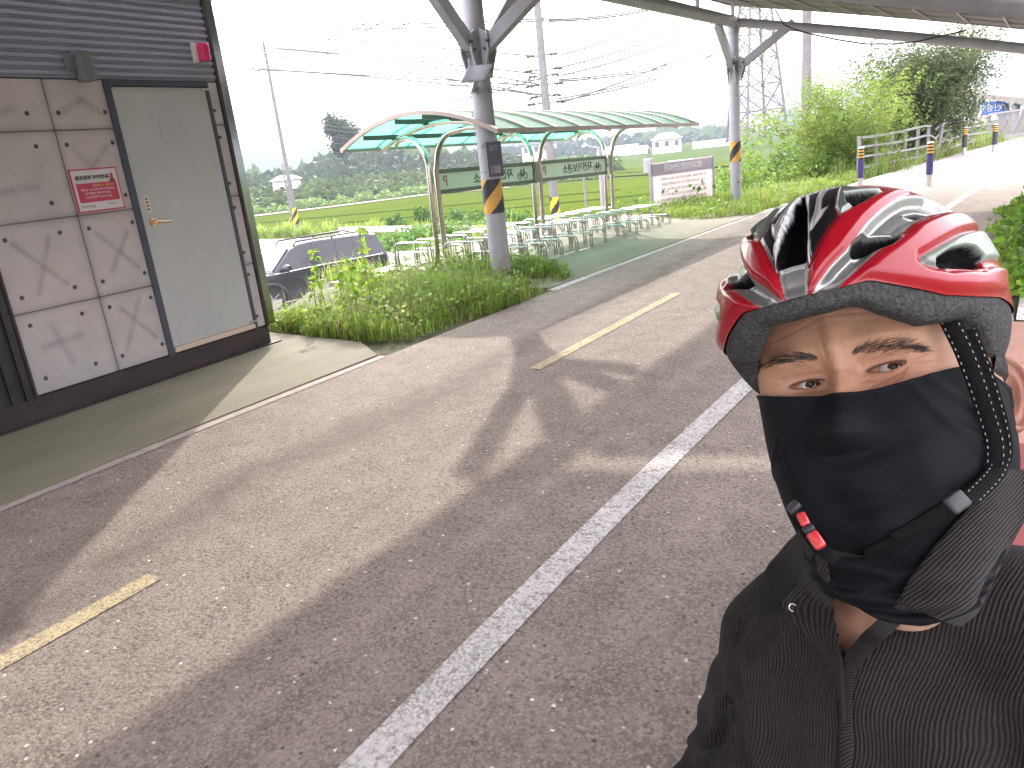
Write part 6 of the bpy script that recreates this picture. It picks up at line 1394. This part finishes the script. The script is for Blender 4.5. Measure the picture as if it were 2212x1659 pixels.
for k, dp in (('recess', -.013), ('vent1', -.020), ('vent2', -.016), ('topvent', -.020), ('vent3', -.020)):
    s_ = sd_all[k]; m_ = sms(s_, *((-.010, -.003) if k == 'recess' else (-.004, .003))); c = EPS*.10 if k == 'recess' else EPS*.28
    HC_[:] = HC_*(1-m_[:, None])+c*m_[:, None]; FIN[:, 0] *= (1-m_); FIN[:, 1] *= 1-m_; HD_ += dp*sms(s_, -.006, .036 if k == 'recess' else .028)+.0016*np.exp(-((s_+.008)/.006)**2)
sl = sd_all['slot']; m_ = sms(sl, -.001, .003); HC_ = HC_*(1-m_[:, None])+np.array([.6, .6, .6])*m_[:, None]; HD_ += .0022*m_
backz = sms(-U[:, 1], .05, .12)
# rear half: three long vents a side, mirrored from plain ovals
for (ya, za, wy, wz) in ((-.45, .72, .26, .07), (-.55, .42, .24, .08), (-.50, .12, .25, .08)):
    dd = np.hypot((U[:, 1]-ya)/wy, (U[:, 2]-za)/wz); m_ = (1-sms(dd, .85, 1.0))*(np.abs(U[:, 0]) > .16); HC_ = HC_*(1-m_[:, None])+EPS*.6*m_[:, None]; FIN[:, 0] *= 1-m_; HD_ -= .014*m_
rimf = np.repeat(tv, len(haz)); HD_ *= sms(rimf, 0, .05)*.8+.2
G_ = HD_.reshape(nr, -1)
for _ in range(3): G_[1:-1] = .6*G_[1:-1]+.2*(G_[:-2]+G_[2:]); G_ = .6*G_+.2*(np.roll(G_, 1, 1)+np.roll(G_, -1, 1))
HD_ = G_.ravel()
nrm_ = U/HA; nrm_ /= np.linalg.norm(nrm_, axis=1)[:, None]
HV = U*HA+HCn+nrm_*HD_[:, None]; hw = lambda P: np.asarray(P) @ MHH.T + HO
HM = bpy.data.materials.new('helmet shell'); HM.use_nodes = True; N = HM.node_tree.nodes; L = HM.node_tree.links; p = N['Principled BSDF']
a = N.new('ShaderNodeVertexColor'); a.layer_name = 'col'; f = N.new('ShaderNodeVertexColor'); f.layer_name = 'fin'; sp_ = N.new('ShaderNodeSeparateColor'); L.new(f.outputs[0], sp_.inputs[0])
tc = N.new('ShaderNodeTexCoord')
v = N.new('ShaderNodeTexVoronoi'); v.inputs['Scale'].default_value = 420; L.new(tc.outputs['Object'], v.inputs[0]); nz = N.new('ShaderNodeTexNoise'); nz.inputs['Scale'].default_value = 260; nz.inputs['Detail'].default_value = 4; L.new(tc.outputs['Object'], nz.inputs[0])
m1 = N.new('ShaderNodeMapRange'); L.new(nz.outputs[0], m1.inputs[0]); m1.inputs[1].default_value = .35; m1.inputs[2].default_value = .65; m1.inputs[3].default_value = .7; m1.inputs[4].default_value = 1.35
mg = N.new('ShaderNodeMix'); L.new(sp_.outputs[0], mg.inputs[0]); L.new(m1.outputs[0], mg.inputs[2]); mg.inputs[3].default_value = 1.0
vm = N.new('ShaderNodeVectorMath'); vm.operation = 'SCALE'; L.new(a.outputs[0], vm.inputs[0]); L.new(mg.outputs[0], vm.inputs[3]); L.new(vm.outputs[0], p.inputs['Base Color'])
r = N.new('ShaderNodeMapRange'); L.new(sp_.outputs[0], r.inputs[0]); r.inputs[3].default_value = .8; r.inputs[4].default_value = .26; L.new(r.outputs[0], p.inputs['Roughness'])
L.new(sp_.outputs[1], p.inputs['Metallic']); ct_ = N.new('ShaderNodeMath'); ct_.operation = 'MULTIPLY'; L.new(sp_.outputs[0], ct_.inputs[0]); ct_.inputs[1].default_value = .32; L.new(ct_.outputs[0], p.inputs['Coat Weight']); L.new(ct_.outputs[0], p.inputs['Specular IOR Level']); p.inputs['Coat Roughness'].default_value = .05
b = N.new('ShaderNodeBump'); b.inputs['Distance'].default_value = .0004; iv = N.new('ShaderNodeMath'); iv.operation = 'SUBTRACT'; iv.inputs[0].default_value = 1; iv.use_clamp = True; L.new(sp_.outputs[0], iv.inputs[1]); L.new(iv.outputs[0], b.inputs['Strength']); L.new(v.outputs[0], b.inputs['Height']); L.new(b.outputs[0], p.inputs['Normal'])
hel = npmesh('helmet', hw(HV), gridq(nr, len(haz), True), HM, rider, HC_)
fa = hel.data.color_attributes.new('fin', 'FLOAT_COLOR', 'POINT'); c4 = np.ones((len(HV), 4), np.float32); c4[:, :3] = FIN; fa.data.foreach_set('color', c4.ravel())
# foam liner: band under the shell, rolled under and up inside
EPSM = M('grey foam', (.105, .100, .100), (.045, .045, .047), 330, .9, 0, .6, 420, 4, spec=.05)
b0 = np.interp(np.abs(haz), bo_el_az, bo_el)
for _ in range(10): b0 = .5*b0+.25*(np.roll(b0, 1)+np.roll(b0, -1))
prof = []
for k in range(26):
    t = k/25
    if t < .5: s_ = t/.5; el = e0*(1-s_)+b0*s_; off = -.0016-.004*s_**3
    else: s_ = (t-.5)/.5; ang = s_*math.pi/2; el = b0-1.2*math.sin(s_*math.pi)+14*max(0, s_-.4)**1.3; off = -.0056-.021*math.sin(ang)
    e_ = np.radians(el); u_ = np.stack([np.cos(e_)*np.sin(np.radians(haz)), np.cos(e_)*np.cos(np.radians(haz)), np.sin(e_)], -1); n_ = u_/HA; n_ /= np.linalg.norm(n_, axis=1)[:, None]
    q_ = u_*HA+HCn; hor = n_.copy(); hor[:, 2] *= .3; hor /= np.linalg.norm(hor, axis=1)[:, None]; prof.append(q_+(n_ if t < .5 else hor)*off)
prof = np.array(prof); npmesh('liner', hw(prof.reshape(-1, 3)), gridq(26, len(haz), True), EPSM, hel)
# visor lip at the brow keeps the same foam: rear retention band
# --- straps
STRAP = M('black webbing', (.006, .006, .0065), (.015, .0145, .015), 900, .9, 0, .5, 1500, spec=.1); STI = M('reflective stitch', (.36, .35, .34), rough=.5); STO = M('ochre stitch', (.40, .26, .16), rough=.6)
def ribbon(pix, wd, name, lift=.003, dist=None, dash=True, twist=None, mid=False):
    pts = []; nr_ = []
    for i, q in enumerate(pix):
        tree = bvh_mask if q[1] > 770 else bvh_head; h, n_ = hit(q[0], q[1], bvh_mask)
        h2, n2 = hit(q[0], q[1], bvh_head)
        if h is None or (h2 is not None and (np.linalg.norm(h2-np.array(CAMP)) < np.linalg.norm(h-np.array(CAMP)))): h, n_ = h2, n2
        if len(q) > 2 or h is None: d_ = q[2] if len(q) > 2 else .60; h = np.array(CAMP)+np.array(pxray(q[0], q[1]))*d_; n_ = -np.array(pxray(q[0], q[1]))
        if n_@(np.array(CAMP)-h) < 0: n_ = -n_
        pts.append(h+n_*lift); nr_.append(n_)
    pts = np.array(pts); nr_ = np.array(nr_); t = np.linspace(0, 1, len(pts)); T = np.linspace(0, 1, 70)
    P = np.stack([np.interp(T, t, pts[:, k]) for k in range(3)], 1); Nn = np.stack([np.interp(T, t, nr_[:, k]) for k in range(3)], 1)
    for _ in range(6): P[1:-1] = .5*P[1:-1]+.25*(P[:-2]+P[2:]); Nn[1:-1] = .5*Nn[1:-1]+.25*(Nn[:-2]+Nn[2:])
    Nn /= np.linalg.norm(Nn, axis=1)[:, None]; tg = np.gradient(P, axis=0); tg /= np.linalg.norm(tg, axis=1)[:, None]; sd2 = np.cross(tg, Nn); sd2 /= np.linalg.norm(sd2, axis=1)[:, None]
    V = np.stack([P-sd2*wd/2-Nn*.0006, P-sd2*wd/2+Nn*.0008, P+sd2*wd/2+Nn*.0008, P+sd2*wd/2-Nn*.0006], 1); ii = np.arange(70*4).reshape(70, 4)
    Q = np.concatenate([np.stack([ii[:-1, a], ii[:-1, (a+1) % 4], ii[1:, (a+1) % 4], ii[1:, a]], -1) for a in range(4)]); o = npmesh(name, V.reshape(-1, 3), Q, STRAP, hel, smooth=False)
    if dash:
        mb = MB(); L_ = np.concatenate([[0], np.cumsum(np.linalg.norm(np.diff(P, axis=0), axis=1))]); u = .002
        while u < L_[-1]-.003:
            for sg in ((-.36, .36) if not mid else (0,)):
                f = lambda x: np.array([np.interp(x, L_, (P+Nn*.0013+sd2*wd*sg)[:, k]) for k in range(3)]); mb.obox(f(u), f(u+.0018), .00045, .0004)
            u += .0052
        mb.build('stitching', STI, o)
    return o
ribbon([(2046, 684, .615), (2062, 715, .612), (2080, 750, .610), (2100, 800, .610), (2118, 850, .612), (2135, 905, .618), (2150, 950, .622), (2152, 990, .618), (2130, 1030), (2090, 1065), (2040, 1100)], .0125, 'strap')
ribbon([(2046, 1096), (1990, 1130), (1930, 1158)], .0125, 'strap', dash=False)
ribbon([(2082, 690, .632), (2100, 740, .628), (2122, 795, .626), (2140, 850, .626), (2156, 905, .628), (2166, 950, .630), (2168, 985, .628), (2150, 1025, .612), (2115, 1060, .595), (2095, 1080, .585)], .0115, 'strap', lift=.001)
ribbon([(1712, 1100, .575), (1735, 1135, .566), (1765, 1180, .560), (1800, 1205, .556), (1860, 1195), (1935, 1157)], .009, 'strap', dash=False)
PLB = M('dark grey buckle', (.025, .026, .029), (.02, .021, .023), 200, .5); PLR = M('red buckle', (.50, .04, .04), rough=.3, coat=.5)
def clip_(a, b, w, h, mat, name, par=None):
    A = np.array(CAMP)+np.array(pxray(a[0], a[1]))*a[2]; B = np.array(CAMP)+np.array(pxray(b[0], b[1]))*b[2]; m = MB(); m.obox(A, B, w, h, up=tuple(-np.array(pxray(a[0], a[1])))); return m.build(name, mat, par or hel, bevel=.0018, smooth='all')
clip_((2050, 1097, .556), (2086, 1072, .566), .0120, .004, PLB, 'strap_slider')
clip_((1707, 1090, .565), (1722, 1103, .562), .010, .006, PLB, 'strap_slider')
bk1 = clip_((1728, 1108, .560), (1742, 1136, .556), .0065, .005, PLR, 'buckle'); clip_((1742, 1136, .556), (1752, 1150, .554), .0080, .005, PLB, 'buckle_joint', bk1)
clip_((1752, 1150, .553), (1775, 1184, .550), .0080, .006, PLR, 'buckle')
# --- shirt: torso and sleeves as one skin of cloth, cut open at the neck
co, nn, Fs = merge(torso(.010), 't', None, .0062, 14)
rn2 = np.random.default_rng(21)
def fold(P, a, b, amp, wid, sharp=1.0):
    "soft ridge along the segment a-b in body axes (u, f, z)"
    a = np.array(a); b = np.array(b); P = P.copy(); P[:, 1] = np.where(P[:, 1] > .01, (a[1]+b[1])/2, P[:, 1]); a[1] = b[1] = (a[1]+b[1])/2; t = np.clip(((P-a)@(b-a))/((b-a)@(b-a)), 0, 1); d = np.linalg.norm(P-a-t[:, None]*(b-a), axis=1); return amp*np.exp(-(d/wid)**2)*(.35+.65*np.sin(np.pi*np.clip(t, .05, .95)))
W_ = 0
for a, b, am, wd in (((.12, .07, -.11), (.02, .10, -.33), .006, .013), ((.15, .05, -.17), (.05, .11, -.42), .006, .015), ((.16, .03, -.24), (.04, .12, -.30), .005, .014), ((.09, .09, -.30), (.10, .11, -.50), -.005, .015),
    ((-.02, .10, -.20), (.03, .12, -.38), .005, .014), ((-.10, .09, -.12), (-.01, .11, -.36), .006, .015), ((-.14, .07, -.20), (-.04, .12, -.44), .007, .016), ((-.15, .05, -.28), (-.06, .12, -.52), .006, .017), ((-.05, .10, -.15), (.0, .11, -.27), -.004, .012), ((-.09, .10, -.28), (-.02, .12, -.46), -.005, .014),
    ((.135, .02, -.13), (.195, .045, -.30), .006, .012), ((.16, .04, -.20), (.20, .05, -.36), -.006, .012), ((.15, .045, -.17), (.13, .07, -.34), -.010, .011), ((.10, .06, -.095), (.15, .03, -.19), .004, .010), ((.19, .03, -.30), (.235, .02, -.33), .006, .010), ((.17, .045, -.34), (.24, .03, -.38), .006, .010), ((.06, .03, -.06), (.11, .04, -.15), .004, .009)):
    W_ = W_+fold(co, a, b, am*1.45, wd*.82)
W_ = W_+.0016*np.sin(co[:, 0]*70+co[:, 2]*34+2*np.sin(co[:, 2]*21))+.0012*np.sin(co[:, 0]*40-co[:, 2]*75+1.3)
W_ = W_*1.9; cs = co+nn*W_[:, None]; V = bl(cs)
# stripe coordinate: cords run down the cloth, drifting with the folds
ang = np.arctan2(cs[:, 0], cs[:, 1]+.02); arm = (cs[:, 0] > .150+.10*np.clip(-cs[:, 2]-.15, 0, 1))
st = np.where(np.abs(cs[:, 0]) < .16, cs[:, 0]*1.05+.10*cs[:, 2]*np.sign(cs[:, 0])*0, cs[:, 0])+.05*W_+.004*np.sin(cs[:, 2]*28)+.002*np.sin(cs[:, 2]*71+cs[:, 0]*30)
st = st+.05*np.maximum(0, -cs[:, 2]-.08)*cs[:, 0]*3
st = st+np.where(cs[:, 0] > 0, -.16, .10)*cs[:, 2]*.35
px_ = RW.T @ (V-np.array(CAMP)).T; PX = CX+F_*px_[0]/px_[2]; PY = CY+F_*px_[1]/px_[2]
cen = Fs
fx, fy = PX[cen].mean(1), PY[cen].mean(1); fcb = co[cen].mean(1)
nh = (np.hypot(fcb[:, 0]*.95, fcb[:, 1]+.036) < .052) & (fcb[:, 2] > -.09) & (fcb[:, 1] < .012)
vpoly = [(1782, 1170), (1792, 1270), (1803, 1350), (1821, 1430), (1858, 1385), (1900, 1345), (1955, 1295), (2010, 1200), (1900, 1080)]
vcut = in_poly(np.stack([fx, fy], 1), vpoly) & (fcb[:, 1] > .01)
keep = ~(nh | vcut)
CORD = bpy.data.materials.new('dark ribbed cotton'); CORD.use_nodes = True; N = CORD.node_tree.nodes; L = CORD.node_tree.links; p = N['Principled BSDF']; p.inputs['Roughness'].default_value = .9; p.inputs['Specular IOR Level'].default_value = .05; p.inputs['Sheen Weight'].default_value = .06; p.inputs['Sheen Roughness'].default_value = .5
a = N.new('ShaderNodeVertexColor'); a.layer_name = 'col'; sp_ = N.new('ShaderNodeSeparateColor'); L.new(a.outputs[0], sp_.inputs[0]); tc = N.new('ShaderNodeTexCoord')
def nz2(s, d=3, st_=None):
    n = N.new('ShaderNodeTexNoise'); n.inputs['Scale'].default_value = s; n.inputs['Detail'].default_value = d; L.new(tc.outputs['Object'], n.inputs[0]); return n.outputs[0]
def mth(op, x, y=None, z=None):
    m = N.new('ShaderNodeMath'); m.operation = op
    for k, v_ in enumerate((x, y, z)):
        if v_ is None: continue
        if isinstance(v_, (int, float)): m.inputs[k].default_value = v_
        else: L.new(v_, m.inputs[k])
    return m.outputs[0]
ph_ = mth('MULTIPLY_ADD', sp_.outputs[0], 2*math.pi/.0036, mth('MULTIPLY', nz2(30, 5), 11)); wv_ = mth('MULTIPLY_ADD', mth('SINE', ph_), .5, .5)
wv2 = mth('MULTIPLY', wv_, mth('MULTIPLY_ADD', nz2(150, 4), .9, .45))
cm = N.new('ShaderNodeMix'); cm.data_type = 'RGBA'; cm.inputs[6].default_value = (.013, .011, .0115, 1); cm.inputs[7].default_value = (.042, .035, .034, 1); L.new(wv2, cm.inputs[0]); L.new(cm.outputs[2], p.inputs['Base Color'])
b = N.new('ShaderNodeBump'); b.inputs['Strength'].default_value = .9; b.inputs['Distance'].default_value = .0016; L.new(mth('MULTIPLY_ADD', nz2(1200, 2), .25, wv2), b.inputs['Height']); L.new(b.outputs[0], p.inputs['Normal'])
colS = np.stack([st+1.0, st*0, st*0], 1)
shirt = npmesh('shirt', V, Fs[keep], CORD, rider, colS); sd_ = shirt.modifiers.new('t', 'SOLIDIFY'); sd_.thickness = .0025; sd_.offset = -1
bvh_sh = bvh_of(V, Fs)
tubeV = np.array(mbn.v); bvh_neck = BVHTree.FromPolygons([tuple(v) for v in tubeV], [f for f in mbn.f])
def patch(name, Lp, Rp, l0, l1, nu=26, nv=60, mat=CORD, par=shirt, curl=.002, stdir=(1, 0), thick=.0028, edge_l=True):
    t = np.linspace(0, 1, nv); tl = np.linspace(0, 1, len(Lp)); A = np.stack([np.interp(t, tl, [q[k] for q in Lp]) for k in (0, 1)], 1); B = np.stack([np.interp(t, tl, [q[k] for q in Rp]) for k in (0, 1)], 1)
    for _ in range(5):
        A[1:-1] = .5*A[1:-1]+.25*(A[:-2]+A[2:]); B[1:-1] = .5*B[1:-1]+.25*(B[:-2]+B[2:])
    P = np.zeros((nv, nu, 3)); ok = np.zeros((nv, nu), bool)
    for i in range(nv):
        for j in range(nu):
            u = j/(nu-1); q = A[i]*(1-u)+B[i]*u; r_ = pxray(q[0], q[1]); h = bvh_sh.ray_cast(CAMP, r_); hm = bvh_mask.ray_cast(CAMP, r_); hn = bvh_neck.ray_cast(CAMP, r_)
            if hn[0] is not None and (hm[0] is None or (hn[0]-CAMP).length < (hm[0]-CAMP).length): hm = hn
            c = h if h[0] is not None else None
            if hm[0] is not None and (c is None or (hm[0]-CAMP).length < (c[0]-CAMP).length): c = hm
            d = (c[0]-CAMP).length-(l0*(1-u)+l1*u)-curl*math.sin(math.pi*u) if c is not None else np.nan
            P[i, j] = (q[0], q[1], d)
    dd = P[..., 2]; m_ = np.nanmean(dd)
    for i in range(nv):
        row = dd[i]; okk = ~np.isnan(row)
        dd[i] = np.interp(np.arange(nu), np.arange(nu)[okk], row[okk]) if okk.any() else m_
    dd0 = dd+l0*.6
    for _ in range(70 if name == 'collar' else 14):
        dd[1:-1] = .5*dd[1:-1]+.25*(dd[:-2]+dd[2:]); dd[:, 1:-1] = .5*dd[:, 1:-1]+.25*(dd[:, :-2]+dd[:, 2:])
    if name == 'collar':
        dd[:] = np.minimum(dd, dd0-.004)
        for _ in range(6): dd[1:-1] = .5*dd[1:-1]+.25*(dd[:-2]+dd[2:]); dd[:, 1:-1] = .5*dd[:, 1:-1]+.25*(dd[:, :-2]+dd[:, 2:])
    Vp = np.array([[np.array(CAMP)+np.array(pxray(P[i, j, 0], P[i, j, 1]))*dd[i, j] for j in range(nu)] for i in range(nv)]).reshape(-1, 3)
    uu, vv = np.meshgrid(np.linspace(0, 1, nu), np.linspace(0, 1, nv)); w_ = np.linalg.norm(Vp[nu-1]-Vp[0]); h_ = np.linalg.norm(Vp[-nu]-Vp[0]); s_ = (uu*max(w_, .03)*stdir[0]+vv*h_*stdir[1]).ravel()
    bump_ = .0008*np.sin(vv*9+uu*5).ravel(); 
    o = npmesh(name, Vp, gridq(nv, nu), mat, par, np.stack([s_+.002*np.sin(vv.ravel()*7), s_*0, s_*0], 1)); m = o.modifiers.new('t', 'SOLIDIFY'); m.thickness = thick; m.offset = 0
    return o
patch('collar', [(1735, 1140), (1700, 1172), (1664, 1215), (1638, 1265), (1630, 1305), (1640, 1318)], [(1772, 1165), (1756, 1205), (1738, 1240), (1716, 1272), (1700, 1292), (1690, 1306)], .012, .010, curl=.005, stdir=(.6, .8))
patch('lapel', [(1762, 1172), (1728, 1225), (1702, 1275), (1688, 1306), (1716, 1345), (1760, 1392), (1796, 1445), (1814, 1500), (1820, 1560)], [(1786, 1190), (1789, 1235), (1793, 1275), (1798, 1315), (1806, 1360), (1814, 1400), (1821, 1430), (1822, 1480), (1824, 1560)], .009, .006, curl=.002, stdir=(1, .25))
patch('collar', [(2150, 1010), (2108, 1080), (2055, 1140), (2005, 1198), (1965, 1250), (1944, 1290), (1960, 1312)], [(2262, 1020), (2236, 1080), (2200, 1140), (2165, 1205), (2136, 1270), (2108, 1325), (2072, 1352)], .008, .014, curl=.006, stdir=(.9, .35))
patch('placket', [(1952, 1282), (1898, 1336), (1856, 1378), (1820, 1426), (1812, 1500), (1816, 1580), (1812, 1700)], [(1985, 1305), (1928, 1362), (1886, 1405), (1850, 1450), (1840, 1510), (1842, 1590), (1838, 1700)], .003, .002, nu=10, stdir=(.3, 1))
# snap button on the lapel
h = bvh_sh.ray_cast(CAMP, pxray(1713, 1312)); r_ = np.array(pxray(1713, 1312)); cpt = np.array(CAMP)+r_*((h[0]-CAMP).length-.0145); a1 = np.cross(r_, [0, 0, 1]); a1 /= np.linalg.norm(a1); a2 = np.cross(a1, r_); nm_ = -r_+.25*a1; nm_ /= np.linalg.norm(nm_)
mb = MB(); mb.tube([tuple(cpt+.0036*(a1*math.cos(t)+a2*math.sin(t))) for t in np.linspace(0, 2*math.pi, 25)], .0009, 8); sb = mb.build('snap_button', M('snap steel', (.65, .64, .64), rough=.25, metal=1), shirt, smooth='all')
mb = MB(); mb.tube([tuple(cpt-r_*0), tuple(cpt+r_*.0012)], .0032, 18); mb.build('snap_socket', BLACKM, sb)
# trousers and shoes
def legs(k):
    P = [ell((0, .01, -.57), (.165+k, .13+k, .10+k))]
    for s in (-1, 1): P += cap_([(s*.085, .02, -.57), (s*.11, .42, -.56), (s*.12, .47, -.99)], [.085+k, .062+k, .045+k])
    return P
c2, n2, F2 = merge(legs(.006), 't', None, .012, 8); npmesh('trousers', bl(c2), F2, M('dark navy trousers', (.02, .022, .03), (.026, .028, .038), 30, .9, 0, .3, 300), rider)
for s in (-1, 1):
    c3, n3, F3 = merge([ell((s*.12, .47, -1.035), (.045, .05, .045)), ell((s*.12, .57, -1.055), (.045, .09, .033)), ell((s*.12, .44, -1.06), (.04, .04, .028))], 't', None, .008, 3)
    c3[:, 2] = np.maximum(c3[:, 2], -1.088); npmesh('shoe', bl(c3), F3, BLACKM, rider)
# ------------------------------------------------------------------ summer haze
hz = MB(); hz.box((-2100, -40, -5), (2100, 2100, 60)); hzm = bpy.data.materials.new('haze'); hzm.use_nodes = True
N = hzm.node_tree.nodes; N.clear(); oo = N.new('ShaderNodeOutputMaterial'); pv = N.new('ShaderNodeVolumePrincipled')
pv.inputs['Color'].default_value = (.30, .34, .42, 1); pv.inputs['Density'].default_value = .0011; pv.inputs['Anisotropy'].default_value = .3
hzm.node_tree.links.new(pv.outputs[0], oo.inputs['Volume'])
tag(hz.build('haze', hzm), kind='stuff')
